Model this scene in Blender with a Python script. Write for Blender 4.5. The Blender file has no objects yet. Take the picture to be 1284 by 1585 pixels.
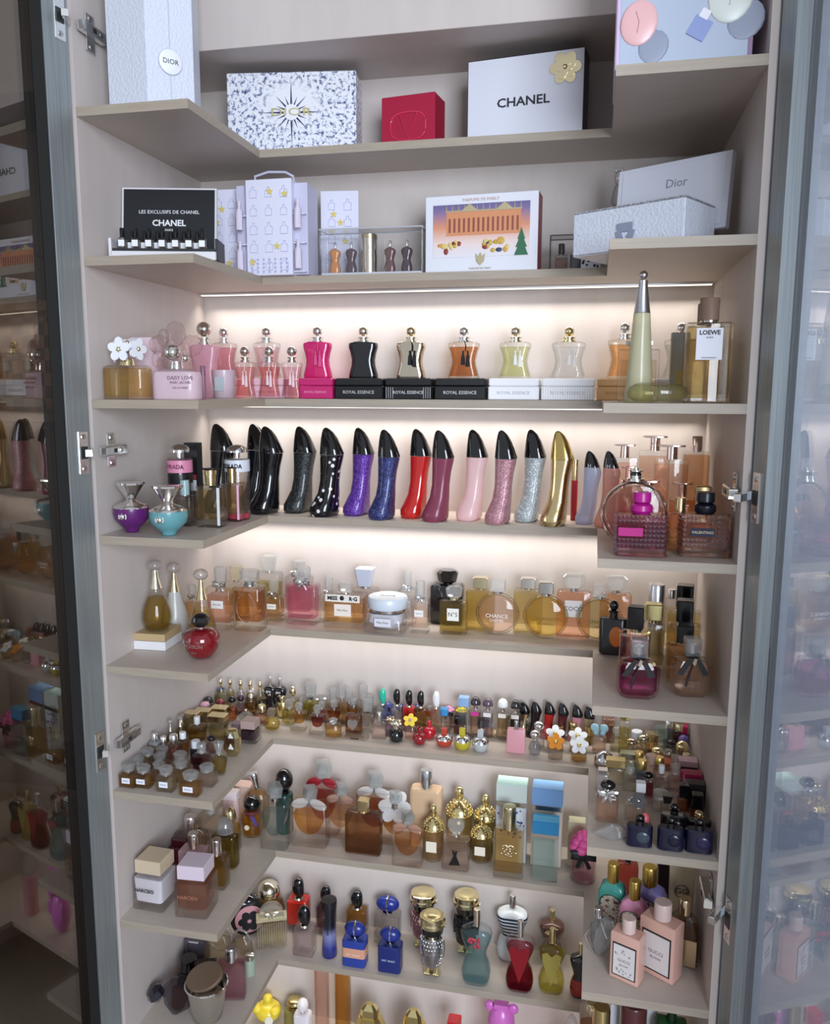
import bpy, math, random
from mathutils import Vector, Matrix, Euler
SC = bpy.context.scene
COL = SC.collection
R = math.radians
# ------------------------------------------------------------------ camera
CAM = Vector((0.7177, -1.4505, 1.5139)); FPX = 1268.9
CX = Vector((0.97705258, 0.21296819, 0.00357831))       # right
CY = Vector((0.03484864, -0.14325964, -0.98907141))     # down
CZ = Vector((-0.21012812, 0.96649947, -0.14739385))     # forward
cam_d = bpy.data.cameras.new('camera'); cam_d.sensor_fit = 'HORIZONTAL'; cam_d.sensor_width = 36
cam_d.lens = FPX / 1284 * 36; cam_d.clip_start = .02
cam = bpy.data.objects.new('camera', cam_d); COL.objects.link(cam)
cam.matrix_world = Matrix(((CX.x, -CY.x, -CZ.x, CAM.x), (CX.y, -CY.y, -CZ.y, CAM.y), (CX.z, -CY.z, -CZ.z, CAM.z), (0, 0, 0, 1)))
SC.camera = cam
# ------------------------------------------------------------------ world, exposure
W_ = bpy.data.worlds.new('room_light'); SC.world = W_; W_.use_nodes = True
W_.node_tree.nodes['Background'].inputs[0].default_value = (.87, .915, 1.0, 1)
W_.node_tree.nodes['Background'].inputs[1].default_value = .42
LED_W = .56           # watts of each LED strip
SC.view_settings.view_transform = 'Standard'; SC.view_settings.look = 'None'
SC.view_settings.gamma = 1; SC.view_settings.use_curve_mapping = False
SC.view_settings.exposure = 0.40
try:
    SC.cycles.use_denoising = True; SC.cycles.denoiser = 'OPENIMAGEDENOISE'
    SC.cycles.max_bounces = 10; SC.cycles.transparent_max_bounces = 40; SC.cycles.transmission_bounces = 10
    SC.cycles.diffuse_bounces = 4; SC.cycles.glossy_bounces = 5
    SC.cycles.caustics_reflective = False; SC.cycles.caustics_refractive = False
    SC.cycles.sample_clamp_indirect = 4; SC.cycles.sample_clamp_direct = 0
except Exception: pass
def area(name, loc, rot, sx, sy, watts, col, spread=180, parent=None):
    l = bpy.data.lights.new(name, 'AREA'); l.shape = 'RECTANGLE'; l.size = sx; l.size_y = sy
    l.energy = watts; l.color = col; l.spread = R(spread)
    o = bpy.data.objects.new(name, l); COL.objects.link(o); o.location = loc; o.rotation_euler = rot; o.parent = parent
    return o
# daylight from the window behind the photographer
area('window_daylight', (1.9, -3.3, 1.8), (R(84), 0, R(28)), 1.3, 1.7, 92, (.80, .88, 1.0))

# ------------------------------------------------------------------ helpers
def lin(h):
    h = h.lstrip('#'); o = []
    for i in (0, 2, 4):
        c = int(h[i:i+2], 16) / 255
        o.append(c / 12.92 if c <= .04045 else ((c + .055) / 1.055) ** 2.4)
    return (o[0], o[1], o[2], 1)
MC = {}
def nmat(key):
    m = bpy.data.materials.new(key); m.use_nodes = True; nt = m.node_tree; nt.nodes.clear()
    out = nt.nodes.new('ShaderNodeOutputMaterial'); MC[key] = m
    return m, nt, out
def pbsdf(nt, col, rough, metal=0, coat=0):
    b = nt.nodes.new('ShaderNodeBsdfPrincipled'); b.inputs['Base Color'].default_value = col
    b.inputs['Roughness'].default_value = rough; b.inputs['Metallic'].default_value = metal
    b.inputs['Coat Weight'].default_value = coat; b.inputs['Coat Roughness'].default_value = .05
    return b
def noise(nt, scale, detail=3, vec=None, rough=.5):
    n = nt.nodes.new('ShaderNodeTexNoise'); n.inputs['Scale'].default_value = scale
    n.inputs['Detail'].default_value = detail; n.inputs['Roughness'].default_value = rough
    if vec: nt.links.new(vec, n.inputs['Vector'])
    return n
def objco(nt, sc=(1, 1, 1)):
    t = nt.nodes.new('ShaderNodeTexCoord'); m = nt.nodes.new('ShaderNodeMapping'); m.inputs['Scale'].default_value = sc
    nt.links.new(t.outputs['Object'], m.inputs['Vector']); return m.outputs[0]
def ramp(nt, fac, stops, const=False):
    r = nt.nodes.new('ShaderNodeValToRGB'); e = r.color_ramp.elements
    if const: r.color_ramp.interpolation = 'CONSTANT'
    while len(e) < len(stops): e.new(.5)
    for i, (p, c) in enumerate(stops): e[i].position = p; e[i].color = lin(c) if isinstance(c, str) else c
    nt.links.new(fac, r.inputs[0]); return r
def P(c, rough=.35, coat=0):                       # paint, plastic, card
    k = 'paint_%s_%g_%g' % (c, rough, coat)
    if k in MC: return MC[k]
    m, nt, out = nmat(k); b = pbsdf(nt, lin(c), rough, 0, coat)
    nt.links.new(b.outputs[0], out.inputs[0]); return m
def M(c='#d8d8d8', rough=.15):                     # metal
    k = 'metal_%s_%g' % (c, rough)
    if k in MC: return MC[k]
    m, nt, out = nmat(k); b = pbsdf(nt, half(c, .52), rough, 1)
    nt.links.new(b.outputs[0], out.inputs[0]); return m
GOLD = '#e3c988'; SILV = '#dcdcdc'; RGOLD = '#dca287'
def thin(nt, tint, rough=.02, ior=1.45, edge=.6):
    """thin clear wall: tinted see-through, Fresnel gloss, deeper tint where the wall is seen edge-on"""
    lw = nt.nodes.new('ShaderNodeLayerWeight'); lw.inputs['Blend'].default_value = .25
    mx = nt.nodes.new('ShaderNodeMix'); mx.data_type = 'RGBA'
    mx.inputs['A'].default_value = tint
    mx.inputs['B'].default_value = tuple((tint[i] ** 1.6) * edge for i in range(3)) + (1,)
    nt.links.new(lw.outputs['Facing'], mx.inputs['Factor'])
    t = nt.nodes.new('ShaderNodeBsdfTransparent'); nt.links.new(mx.outputs['Result'], t.inputs[0])
    g = nt.nodes.new('ShaderNodeBsdfGlossy'); g.inputs['Roughness'].default_value = rough
    f0 = ((ior - 1) / (ior + 1)) ** 2; s = nt.nodes.new('ShaderNodeMixShader'); nt.links.new(schlick(nt, f0), s.inputs[0])
    nt.links.new(t.outputs[0], s.inputs[1]); nt.links.new(g.outputs[0], s.inputs[2]); return s
def schlick(nt, f0):                               # the same reflectance from either side of a thin wall
    lw = nt.nodes.new('ShaderNodeLayerWeight'); lw.inputs['Blend'].default_value = .5
    p = nt.nodes.new('ShaderNodeMath'); p.operation = 'POWER'; p.inputs[1].default_value = 5; nt.links.new(lw.outputs['Facing'], p.inputs[0])
    m = nt.nodes.new('ShaderNodeMath'); m.operation = 'MULTIPLY_ADD'; m.inputs[1].default_value = 1 - f0; m.inputs[2].default_value = f0
    nt.links.new(p.outputs[0], m.inputs[0]); return m.outputs[0]
def half(c, e=.21): return tuple(v ** e for v in lin(c)[:3]) + (1,)     # tint of one of the two walls light crosses
def G(c='#f4f6f6'):                                # clear glass wall
    k = 'glass_' + c
    if k in MC: return MC[k]
    m, nt, out = nmat(k); s = thin(nt, half(c, .08), .02, 1.5, .62)
    r = nt.nodes.new('ShaderNodeBsdfGlass'); r.inputs['Color'].default_value = half(c, .1)
    r.inputs['IOR'].default_value = 1.38; r.inputs['Roughness'].default_value = .01
    x = nt.nodes.new('ShaderNodeMixShader'); x.inputs[0].default_value = .03
    nt.links.new(s.outputs[0], x.inputs[1]); nt.links.new(r.outputs[0], x.inputs[2])
    nt.links.new(x.outputs[0], out.inputs[0]); return m
def milky(nt, clear, col, f):                      # diffuse share put in to brighten it, standing in for caustic light
    d = nt.nodes.new('ShaderNodeBsdfDiffuse'); d.inputs[0].default_value = col
    t = nt.nodes.new('ShaderNodeBsdfTranslucent'); t.inputs[0].default_value = col
    a = nt.nodes.new('ShaderNodeMixShader'); nt.links.new(d.outputs[0], a.inputs[1]); nt.links.new(t.outputs[0], a.inputs[2])
    x = nt.nodes.new('ShaderNodeMixShader'); x.inputs[0].default_value = f
    nt.links.new(clear.outputs[0], x.inputs[1]); nt.links.new(a.outputs[0], x.inputs[2]); return x
def L(c):                                          # coloured liquid or solid tinted glass
    k = 'liquid_' + c
    if k in MC: return MC[k]
    m, nt, out = nmat(k); col = half(c); s = thin(nt, col, .02, 1.15, .9)
    r = nt.nodes.new('ShaderNodeBsdfRefraction'); r.inputs['Color'].default_value = col
    r.inputs['IOR'].default_value = 1.2; r.inputs['Roughness'].default_value = .03
    x = nt.nodes.new('ShaderNodeMixShader'); x.inputs[0].default_value = .03
    nt.links.new(s.outputs[0], x.inputs[1]); nt.links.new(r.outputs[0], x.inputs[2])
    nt.links.new(milky(nt, x, half(c, .8), .1).outputs[0], out.inputs[0]); return m
def X(c='#f2f7f8'):                                # solid cut crystal
    k = 'crystal_' + c
    if k in MC: return MC[k]
    m, nt, out = nmat(k); col = half(c, .3); s = thin(nt, col, .02, 2.0, .5)
    r = nt.nodes.new('ShaderNodeBsdfGlass'); r.inputs['Color'].default_value = col
    r.inputs['IOR'].default_value = 1.5; r.inputs['Roughness'].default_value = .02
    x = nt.nodes.new('ShaderNodeMixShader'); x.inputs[0].default_value = .15
    nt.links.new(s.outputs[0], x.inputs[1]); nt.links.new(r.outputs[0], x.inputs[2])
    nt.links.new(milky(nt, x, half(c, .3), .18).outputs[0], out.inputs[0]); return m
def F(c, clear=.3):                                # frosted or tinted milky glass
    k = 'frosted_%s_%g' % (c, clear)
    if k in MC: return MC[k]
    m, nt, out = nmat(k); col = half(c, .82)
    b = pbsdf(nt, col, .25, 0, .3); tl = nt.nodes.new('ShaderNodeBsdfTranslucent'); tl.inputs[0].default_value = col
    a = nt.nodes.new('ShaderNodeMixShader'); a.inputs[0].default_value = .15
    nt.links.new(b.outputs[0], a.inputs[1]); nt.links.new(tl.outputs[0], a.inputs[2])
    t = nt.nodes.new('ShaderNodeBsdfTransparent'); t.inputs[0].default_value = col
    x = nt.nodes.new('ShaderNodeMixShader'); x.inputs[0].default_value = clear
    nt.links.new(a.outputs[0], x.inputs[1]); nt.links.new(t.outputs[0], x.inputs[2])
    nt.links.new(x.outputs[0], out.inputs[0]); return m
def S(c):                                          # cut glass facets that glint
    k = 'facet_' + c
    if k in MC: return MC[k]
    m, nt, out = nmat(k); s = thin(nt, half(c, .3), .03, 3.0, .5); nt.links.new(s.outputs[0], out.inputs[0]); return m
def GLIT(c, c2, sc=900):                           # glitter coat
    k = 'glitter_%s_%s' % (c, c2)
    if k in MC: return MC[k]
    m, nt, out = nmat(k); v = nt.nodes.new('ShaderNodeTexVoronoi'); v.inputs['Scale'].default_value = sc
    nt.links.new(objco(nt), v.inputs['Vector'])
    r = ramp(nt, v.outputs['Color'], [(0, c), (.55, c), (.85, c2)])
    b = pbsdf(nt, lin(c), .3, .35, .6); nt.links.new(r.outputs[0], b.inputs['Base Color'])
    bp = nt.nodes.new('ShaderNodeBump'); bp.inputs['Strength'].default_value = .5; bp.inputs['Distance'].default_value = .001
    nt.links.new(v.outputs['Distance'], bp.inputs['Height']); nt.links.new(bp.outputs[0], b.inputs['Normal'])
    nt.links.new(b.outputs[0], out.inputs[0]); return m

def at_z(u, v, z):
    d = CX * ((u - 642) / FPX) + CY * ((v - 792.5) / FPX) + CZ
    return CAM + d * ((z - CAM.z) / d.z)
def at_y(u, v, y):
    d = CX * ((u - 642) / FPX) + CY * ((v - 792.5) / FPX) + CZ
    return CAM + d * ((y - CAM.y) / d.y)
def mpp(p): return (p - CAM).dot(CZ) / FPX          # metres for one photo pixel at p

def mk(name, verts, faces, mat, parent=None, smooth=38):
    me = bpy.data.meshes.new(name); me.from_pydata(verts, [], faces); me.update()
    if smooth:
        me.polygons.foreach_set('use_smooth', [True] * len(me.polygons)); me.set_sharp_from_angle(angle=R(smooth))
    if mat: me.materials.append(mat)
    o = bpy.data.objects.new(name, me); COL.objects.link(o); o.parent = parent; return o
def ringpts(hw, hd, rr, n):
    if rr > 1.4: return [(hw * math.cos(2*math.pi*(i+.5)/n), hd * math.sin(2*math.pi*(i+.5)/n)) for i in range(n)]
    r = max(rr, .01) * min(hw, hd); k = n // 4; p = []
    for q, (sx, sy) in enumerate(((1, 1), (-1, 1), (-1, -1), (1, -1))):
        for i in range(k):
            a = math.pi/2 * (q + (i / (k - 1) if k > 1 else .5))
            p.append((sx * (hw - r) + r * math.cos(a), sy * (hd - r) + r * math.sin(a)))
    return p
def xf(vs, loc, rot):
    if rot is not None:
        m = Euler(tuple(R(a) for a in rot)).to_matrix(); vs = [tuple(m @ Vector(v)) for v in vs]
    if loc != (0, 0, 0): vs = [(v[0] + loc[0], v[1] + loc[1], v[2] + loc[2]) for v in vs]
    return vs
def loftg(rings, n=20):
    """rings (z, half width, half depth, corner roundness [, offset x, offset y]); roundness 2 = ellipse"""
    vs = []; fs = []; n = max(4, n // 4 * 4)
    for g in rings:
        z, hw, hd, rr = g[:4]; ox, oy = (g[4], g[5]) if len(g) > 4 else (0, 0)
        vs += [(x + ox, y + oy, z) for x, y in ringpts(max(hw, 1e-5), max(hd, 1e-5), rr, n)]
    for i in range(len(rings) - 1):
        for j in range(n):
            k = (j + 1) % n; fs.append((i*n + j, i*n + k, (i+1)*n + k, (i+1)*n + j))
    fs.append(tuple(range(n - 1, -1, -1))); fs.append(tuple(range((len(rings) - 1) * n, len(rings) * n)))
    return vs, fs
def loft(parent, name, mat, rings, n=20, loc=(0, 0, 0), rot=None, smooth=38):
    vs, fs = loftg(rings, n); return mk(name, xf(vs, loc, rot), fs, mat, parent, smooth)
def lathe(parent, name, mat, prof, n=20, loc=(0, 0, 0), rot=None, sy=1, smooth=38):
    return loft(parent, name, mat, [(z, r, r * sy, 2) for z, r in prof], n, loc, rot, smooth)
def rb(w, d, h, rr=.1, bev=None, z=0):              # bevelled block rings
    b = min(w, d, h) * .06 if bev is None else bev
    return [(z, w/2 - b, d/2 - b, rr), (z + b, w/2, d/2, rr), (z + h - b, w/2, d/2, rr), (z + h, w/2 - b, d/2 - b, rr)]
def box(parent, name, mat, w, d, h, loc=(0, 0, 0), rot=None, rr=.02, bev=None, n=8):
    return loft(parent, name, mat, rb(w, d, h, rr, bev), n, loc, rot, 30)
def ball(parent, name, mat, rx, ry, rz, loc, n=16, m=9, rot=None, smooth=180):
    rg = []
    for i in range(m + 1):
        a = -math.pi/2 + math.pi * i / m; c = max(math.cos(a), .02); rg.append((rz * math.sin(a), rx * c, ry * c, 2))
    return loft(parent, name, mat, rg, n, loc, rot, smooth)
def tubeg(pts, r, n=6, closed=False, flat=1):
    P_ = [Vector(p) for p in pts]; vs = []; fs = []; m = len(P_); up = Vector((0, 0, 1))
    for i, p in enumerate(P_):
        a = P_[(i - 1) % m] if (i or closed) else p; b = P_[(i + 1) % m] if (i < m - 1 or closed) else p
        t = (b - a).normalized(); s = t.cross(up if abs(t.z) < .95 else Vector((0, 1, 0))).normalized(); w = s.cross(t)
        rr = r[i] if isinstance(r, (list, tuple)) else r
        for j in range(n):
            c = 2 * math.pi * j / n; vs.append(tuple(p + s * (rr * math.cos(c)) + w * (rr * flat * math.sin(c))))
    for i in range(m if closed else m - 1):
        k = (i + 1) % m
        for j in range(n):
            l = (j + 1) % n; fs.append((i*n + j, i*n + l, k*n + l, k*n + j))
    if not closed: fs += [tuple(range(n - 1, -1, -1)), tuple(range((m - 1) * n, m * n))]
    return vs, fs
def tube(parent, name, mat, pts, r, n=6, closed=False, flat=1):
    vs, fs = tubeg(pts, r, n, closed, flat); return mk(name, vs, fs, mat, parent, 60)
def join(parent, name, mat, pieces, smooth=38):      # pieces: list of (verts, faces) belonging to ONE part
    vs = []; fs = []
    for v, f in pieces:
        o = len(vs); vs += list(v); fs += [tuple(i + o for i in q) for q in f]
    return mk(name, vs, fs, mat, parent, smooth)
def prism(parent, name, mat, outline, t, loc=(0, 0, 0), rot=None, smooth=30):
    """flat outline in local x,z extruded by t along y"""
    n = len(outline); vs = [(x, -t/2, z) for x, z in outline] + [(x, t/2, z) for x, z in outline]
    fs = [tuple(range(n)), tuple(range(2*n - 1, n - 1, -1))] + [(i, n + i, n + (i+1) % n, (i+1) % n) for i in range(n)]
    return mk(name, xf(vs, loc, rot), fs, mat, parent, smooth)
def text(parent, s, size, loc, mat, rot=(90, 0, 0), name='lettering', sx=1, bold=0, align='CENTER'):
    c = bpy.data.curves.new(name, 'FONT'); c.body = s; c.size = size; c.align_x = align; c.align_y = 'CENTER'
    c.extrude = .00012; c.offset = bold; c.resolution_u = 2
    t = bpy.data.objects.new(name, c); COL.objects.link(t)
    me = bpy.data.meshes.new_from_object(t.evaluated_get(bpy.context.evaluated_depsgraph_get()))
    bpy.data.objects.remove(t); bpy.data.curves.remove(c); me.name = name
    me.materials.clear(); me.materials.append(mat)
    me.transform(Euler(tuple(R(a) for a in rot)).to_matrix().to_4x4() @ Matrix.Diagonal((sx, 1, 1, 1)))
    o = bpy.data.objects.new(name, me); COL.objects.link(o); o.location = loc; o.parent = parent; return o
def empty(name, loc=(0, 0, 0), rz=0, parent=None):
    o = bpy.data.objects.new(name, None); COL.objects.link(o); o.location = loc; o.rotation_euler = (0, 0, R(rz)); o.parent = parent
    o.empty_display_size = .02; return o
def tag(o, label, cat, group=None):
    o['label'] = label; o['category'] = cat
    if group: o['group'] = group
    return o
def dup(src, loc, rz=None, label=None, group=None):
    r = src.copy(); COL.objects.link(r); r.location = loc
    if rz is not None: r.rotation_euler = (0, 0, R(rz))
    if label: r['label'] = label
    if group: r['group'] = group
    for ch in list(src.children):
        c = ch.copy(); COL.objects.link(c); c.parent = r
        for g in list(ch.children):
            d = g.copy(); COL.objects.link(d); d.parent = c
    return r
# ------------------------------------------------------------------ cabinet geometry (metres)
WID = .9; TH = .0125
SZ = {1: 1.9001, 2: 1.6993, 3: 1.4982, 4: 1.2966, 5: 1.0946, 6: .8906, 7: .6696, 8: .4495, 9: .229}   # shelf tops
AL = .1689; AR = .172; D1 = .1287; D2 = .372         # arm widths, back run depth, arm depth
def lam(key, c1, c2, rough, sc=(3, 3, 60)):
    m, nt, out = nmat(key); n = noise(nt, 6, 4, objco(nt, sc))
    r = ramp(nt, n.outputs[0], [(.35, c1), (.65, c2)]); b = pbsdf(nt, lin(c1), rough)
    nt.links.new(r.outputs[0], b.inputs['Base Color']); nt.links.new(b.outputs[0], out.inputs[0]); return m
MW = lam('laminate_wall', '#c4bab4', '#c8beb8', .5, (6, 6, 1))
MS = lam('laminate_shelf', '#bfb3a8', '#c4b8ad', .4, (3, 40, 40))
ME = lam('shelf_edging_shaded', '#a09485', '#a89c8c', .45, (3, 40, 40))  # beige edging, its colour darkened for the weaker light on the front edges
def steel(key, c1, c2, rough):
    m, nt, out = nmat(key); n = noise(nt, 8, 3, objco(nt, (60, 60, 1)))
    r = ramp(nt, n.outputs[0], [(.3, c1), (.7, c2)]); b = pbsdf(nt, lin(c1), rough, .6)
    nt.links.new(r.outputs[0], b.inputs['Base Color']); nt.links.new(b.outputs[0], out.inputs[0]); return m
MF = steel('brushed_frame', '#8d9495', '#a0a7a8', .42)
def plainbox(parent, name, mat, x0, x1, y0, y1, z0, z1, bev=.0006):
    return box(parent, name, mat, x1 - x0, y1 - y0, z1 - z0, ((x0 + x1)/2, (y0 + y1)/2, z0), bev=bev)
# room
def struct(o): o['kind'] = 'structure'; return o
mfl = lam('floor_wood', '#8d8078', '#988a80', .5, (2, 30, 2))
struct(plainbox(None, 'floor', mfl, -2.6, 3.6, -4.6, .08, -.05, 0))
struct(plainbox(None, 'wall_back', P('#a9b2c4', .7), -2.6, 3.6, .03, .1, 0, 2.75))
struct(plainbox(None, 'wall_left', P('#6a5f58', .7), -2.66, -2.6, -1.5, .1, 0, 2.75))
struct(plainbox(None, 'wall_right', P('#b9c0cc', .7), 3.6, 3.66, -1.2, .1, 0, 2.75))
# ------------------------------------------------------------------ the cabinet
CAB = tag(empty('display_cabinet', (0, 0, 0)), 'tall built-in beige perfume cabinet with U-shaped lit shelves and two open glass doors', 'cabinet')
plainbox(CAB, 'back_panel', MW, -.018, WID + .018, 0, .016, .06, 2.5)
plainbox(CAB, 'side_panel', MW, -.010, 0, -D2, 0, .06, 2.5)
plainbox(CAB, 'side_panel', MW, WID, WID + .010, -D2, 0, .06, 2.5)
plainbox(CAB, 'header_box', MW, 0, WID, -.17, 0, 2.0405, 2.5)
plainbox(CAB, 'plinth', ME, -.018, WID + .018, -D2 + .03, 0, 0, .06)
def ushelf(z, name='shelf'):
    o = [(0, 0), (0, -D2), (AL, -D2), (AL, -D1), (WID - AR, -D1), (WID - AR, -D2), (WID, -D2), (WID, 0)]
    n = len(o); vs = [(x, y, z - TH) for x, y in o] + [(x, y, z) for x, y in o]
    fs = [(i, (i+1) % n, n + (i+1) % n, n + i) for i in range(n)]
    for a in (0, n):                                   # three quads: left arm, back run, right arm
        q = [(a, a+1, a+2, a+3), (a, a+3, a+4, a+7), (a+4, a+5, a+6, a+7)]
        fs += q if a else [tuple(reversed(t)) for t in q]
    s = mk(name, vs, fs, MS, CAB, 0); s.data.materials.append(ME)
    for p in s.data.polygons:
        if abs(p.normal.z) < .5: p.material_index = 1
    return s
MLED = nmat('led_diffuser'); _e = MLED[1].nodes.new('ShaderNodeEmission'); _e.inputs[0].default_value = (1, .93, .8, 1); _e.inputs[1].default_value = 1.5
MLED[1].links.new(_e.outputs[0], MLED[2].inputs[0]); MLED = MLED[0]
for i, z in SZ.items():
    s = ushelf(z)
    if 2 <= i <= 8:
        zb = z - TH
        st = plainbox(CAB, 'led_strip', M('#c9c9c9', .4), .004, WID - .004, -.03, -.016, zb - .0035, zb - .0002, .0003)
        plainbox(st, 'diffuser', MLED, .006, WID - .006, -.0275, -.0185, zb - .0045, zb - .0036, .0001)
        area('led_light', (WID/2, -.0245, zb - .0062), (0, 0, 0), WID - .03, .006, LED_W * {2: 1, 3: 1, 4: .95, 5: .52, 6: .38, 7: .34, 8: .38}[i], (1, .955, .89), 106, CAB)
# doors: frame of four rails, pane, hinges.  local x runs from the hinge edge to the free edge, +y is the inner side
def glass_pane(key, tint, refl, rough=.01):
    m, nt, out = nmat(key); t = nt.nodes.new('ShaderNodeBsdfTransparent'); t.inputs[0].default_value = tint
    g = nt.nodes.new('ShaderNodeBsdfGlossy'); g.inputs['Roughness'].default_value = rough; g.inputs[0].default_value = (.95, .93, .9, 1)
    s = nt.nodes.new('ShaderNodeMixShader'); nt.links.new(schlick(nt, refl), s.inputs[0])
    nt.links.new(t.outputs[0], s.inputs[1]); nt.links.new(g.outputs[0], s.inputs[2]); nt.links.new(s.outputs[0], out.inputs[0]); return m
def door(sgn, hinge, ang, tint, refl, hz):
    """hinge: point on the pane plane at the hinge edge; ang: direction of the door from the hinge"""
    d = empty('door', hinge, ang, CAB); w = .44; z0, z1 = .075, 2.48; f = .042 if sgn > 0 else .036; t = .022
    inn = sgn                                           # +1: inner face at local +y
    y0, y1 = (.011, .0225) if inn > 0 else (-.021, -.003); fi = y1 if inn > 0 else y0
    for nm, a in (('hinge_stile', (0, f)), ('free_stile', (w - f, w))):
        plainbox(d, nm, MF, a[0], a[1], y0, y1, z0, z1, .001)
    plainbox(d, 'top_rail', MF, f, w - f, y0, y1, z1 - f, z1, .001)
    plainbox(d, 'bottom_rail', MF, f, w - f, y0, y1, z0, z0 + f, .001)
    plainbox(d, 'glass_pane', glass_pane('pane_%d' % sgn, tint, refl), f - .004, w - f + .004, -.002, .002, z0 + f - .004, z1 - f + .004, .0003)
    if inn > 0: plainbox(d, 'gasket', P('#141516', .6), f, f + .003, .0025, y1 - .002, z0 + f, z1 - f, .0003)
    for z in hz:
        yi = fi + .0005 * inn
        pl = box(d, 'hinge_plate', M('#cfcfcb', .25), .018, .0022, .062, (.014, yi, z - .031), bev=.0006, rr=.3)
        for k in (-.023, .023):
            lathe(d, 'screw', M('#9a9a96', .3), [(0, .0038), (.001, .0038), (.0016, .002)], 10, (.014, yi + .0012 * inn, z + k), (-90 * inn, 0, 0))
        box(d, 'hinge_cup', P('#2a2b2c', .4), .014, .002, .018, (.014, yi + .0012 * inn, z - .009), rr=.5)
    return d
hzL = [2.01, 1.422, .964]; hzR = [1.385, .822]
DL = door(1, (-.0240, -.374, 0), 259.15, (.62, .56, .5, 1), .16, hzL)
DR = door(-1, (.9305, -.374, 0), 284.24, (.85, .87, .91, 1), .2, hzR)
def hinge_arm(z, side):
    """arm from the door plate to the mounting plate on the cabinet side"""
    s = 1 if side == 'L' else -1; x = 0 if s > 0 else WID; mm = M('#d2d2ce', .2)
    a = box(CAB, 'hinge_arm', mm, .011, .056, .015, (x + s * .0085, -.335, z - .0075), bev=.0015)
    box(a, 'hinge_link', mm, .009, .042, .011, (x + s * -.001, -.381, z - .0055), (0, 0, s * 30), bev=.001)
    mp = box(CAB, 'mounting_plate', mm, .003, .02, .05, (x + s * .0018, -.332, z - .025), bev=.0005, rr=.3)
    for k in (-.019, .019): lathe(mp, 'screw', M('#8e8e8a', .3), [(0, .004), (.0012, .004), (.002, .002)], 10, (x + s * .0032, -.332, z + k), (0, 90 * s, 0))
    lathe(a, 'screw', M('#6f6f6c', .3), [(0, .0035), (.0008, .0035), (.001, .002)], 10, (x + s * .0141, -.322, z), (0, 90 * s, 0))
    box(a, 'slot', P('#202022', .5), .0006, .008, .006, (x + s * .0142, -.338, z - .003))
for z in hzL: hinge_arm(z, 'L')
for z in hzR: hinge_arm(z, 'R')
# ------------------------------------------------------------------ placing things on the shelves
OCC = []
def frame(S, u, top, base, w, y=None, dr=.6, on=0, bd=1):
    z = SZ[S] + on + .0004
    if base is not None:
        p = at_z(u, base, z); W = w * mpp(p); D = W * dr
        c = Vector((at_y(u, base, p.y + D*bd/2).x, p.y + D*bd/2, z))
    else:
        p = at_y(u, top, y); W = w * mpp(p); D = W * dr; c = Vector((p.x, y, z))
    return c, W, at_y(u, top, c.y).z - z, D
def put(S, u, top, base, w, label, fn, y=None, dr=.6, rz=0, on=0, bd=1, name='perfume_bottle', cat='perfume bottle', group=None, **k):
    c, W, H, D = frame(S, u, top, base, w, y, dr, on, bd)
    hx = W/2*abs(math.cos(R(rz))) + D/2*abs(math.sin(R(rz))) + .0025; hy = D/2*abs(math.cos(R(rz))) + W/2*abs(math.sin(R(rz))) + .003
    c.x = min(max(c.x, hx), WID - hx); c.y = min(c.y, -hy)
    r = empty(name, c, rz); tag(r, label, cat, group); fn(r, W, H, D, **k); return r
# ------------------------------------------------------------------ bottle pieces
def lerp_ring(rings, z):
    for a, b in zip(rings, rings[1:]):
        if a[0] <= z <= b[0]:
            t = (z - a[0]) / max(b[0] - a[0], 1e-9); a6 = tuple(a) + (0, 0) * (len(a) == 4); b6 = tuple(b) + (0, 0) * (len(b) == 4)
            return (z,) + tuple(a6[i] + (b6[i] - a6[i]) * t for i in range(1, 6))
    g = rings[-1] if z > rings[-1][0] else rings[0]; return (z,) + tuple(g[1:]) + (0, 0) * (len(g) == 4)
def vessel(r, rings, gm, lm=None, fill=.8, ins=.12, base=.1, n=20, name='glass_body', rot=None, loc=(0, 0, 0), smooth=38):
    b = loft(r, name, gm, rings, n, loc, rot, smooth)
    if lm:
        z0, z1 = rings[0][0], rings[-1][0]; zb = z0 + (z1 - z0) * base; zf = z0 + (z1 - z0) * fill
        zs = [zb] + [g[0] for g in rings if zb + 1e-4 < g[0] < zf - 1e-4] + [zf]; lr = []
        for z in zs:
            g = lerp_ring(rings, z); t = ins * min(max(q[1] for q in rings), max(q[2] for q in rings))
            lr.append((z, max(g[1] - t, .0008), max(g[2] - t, .0008), g[3], g[4], g[5]))
        loft(r, 'liquid', lm, lr, n, loc, rot, smooth)
    return b
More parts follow.
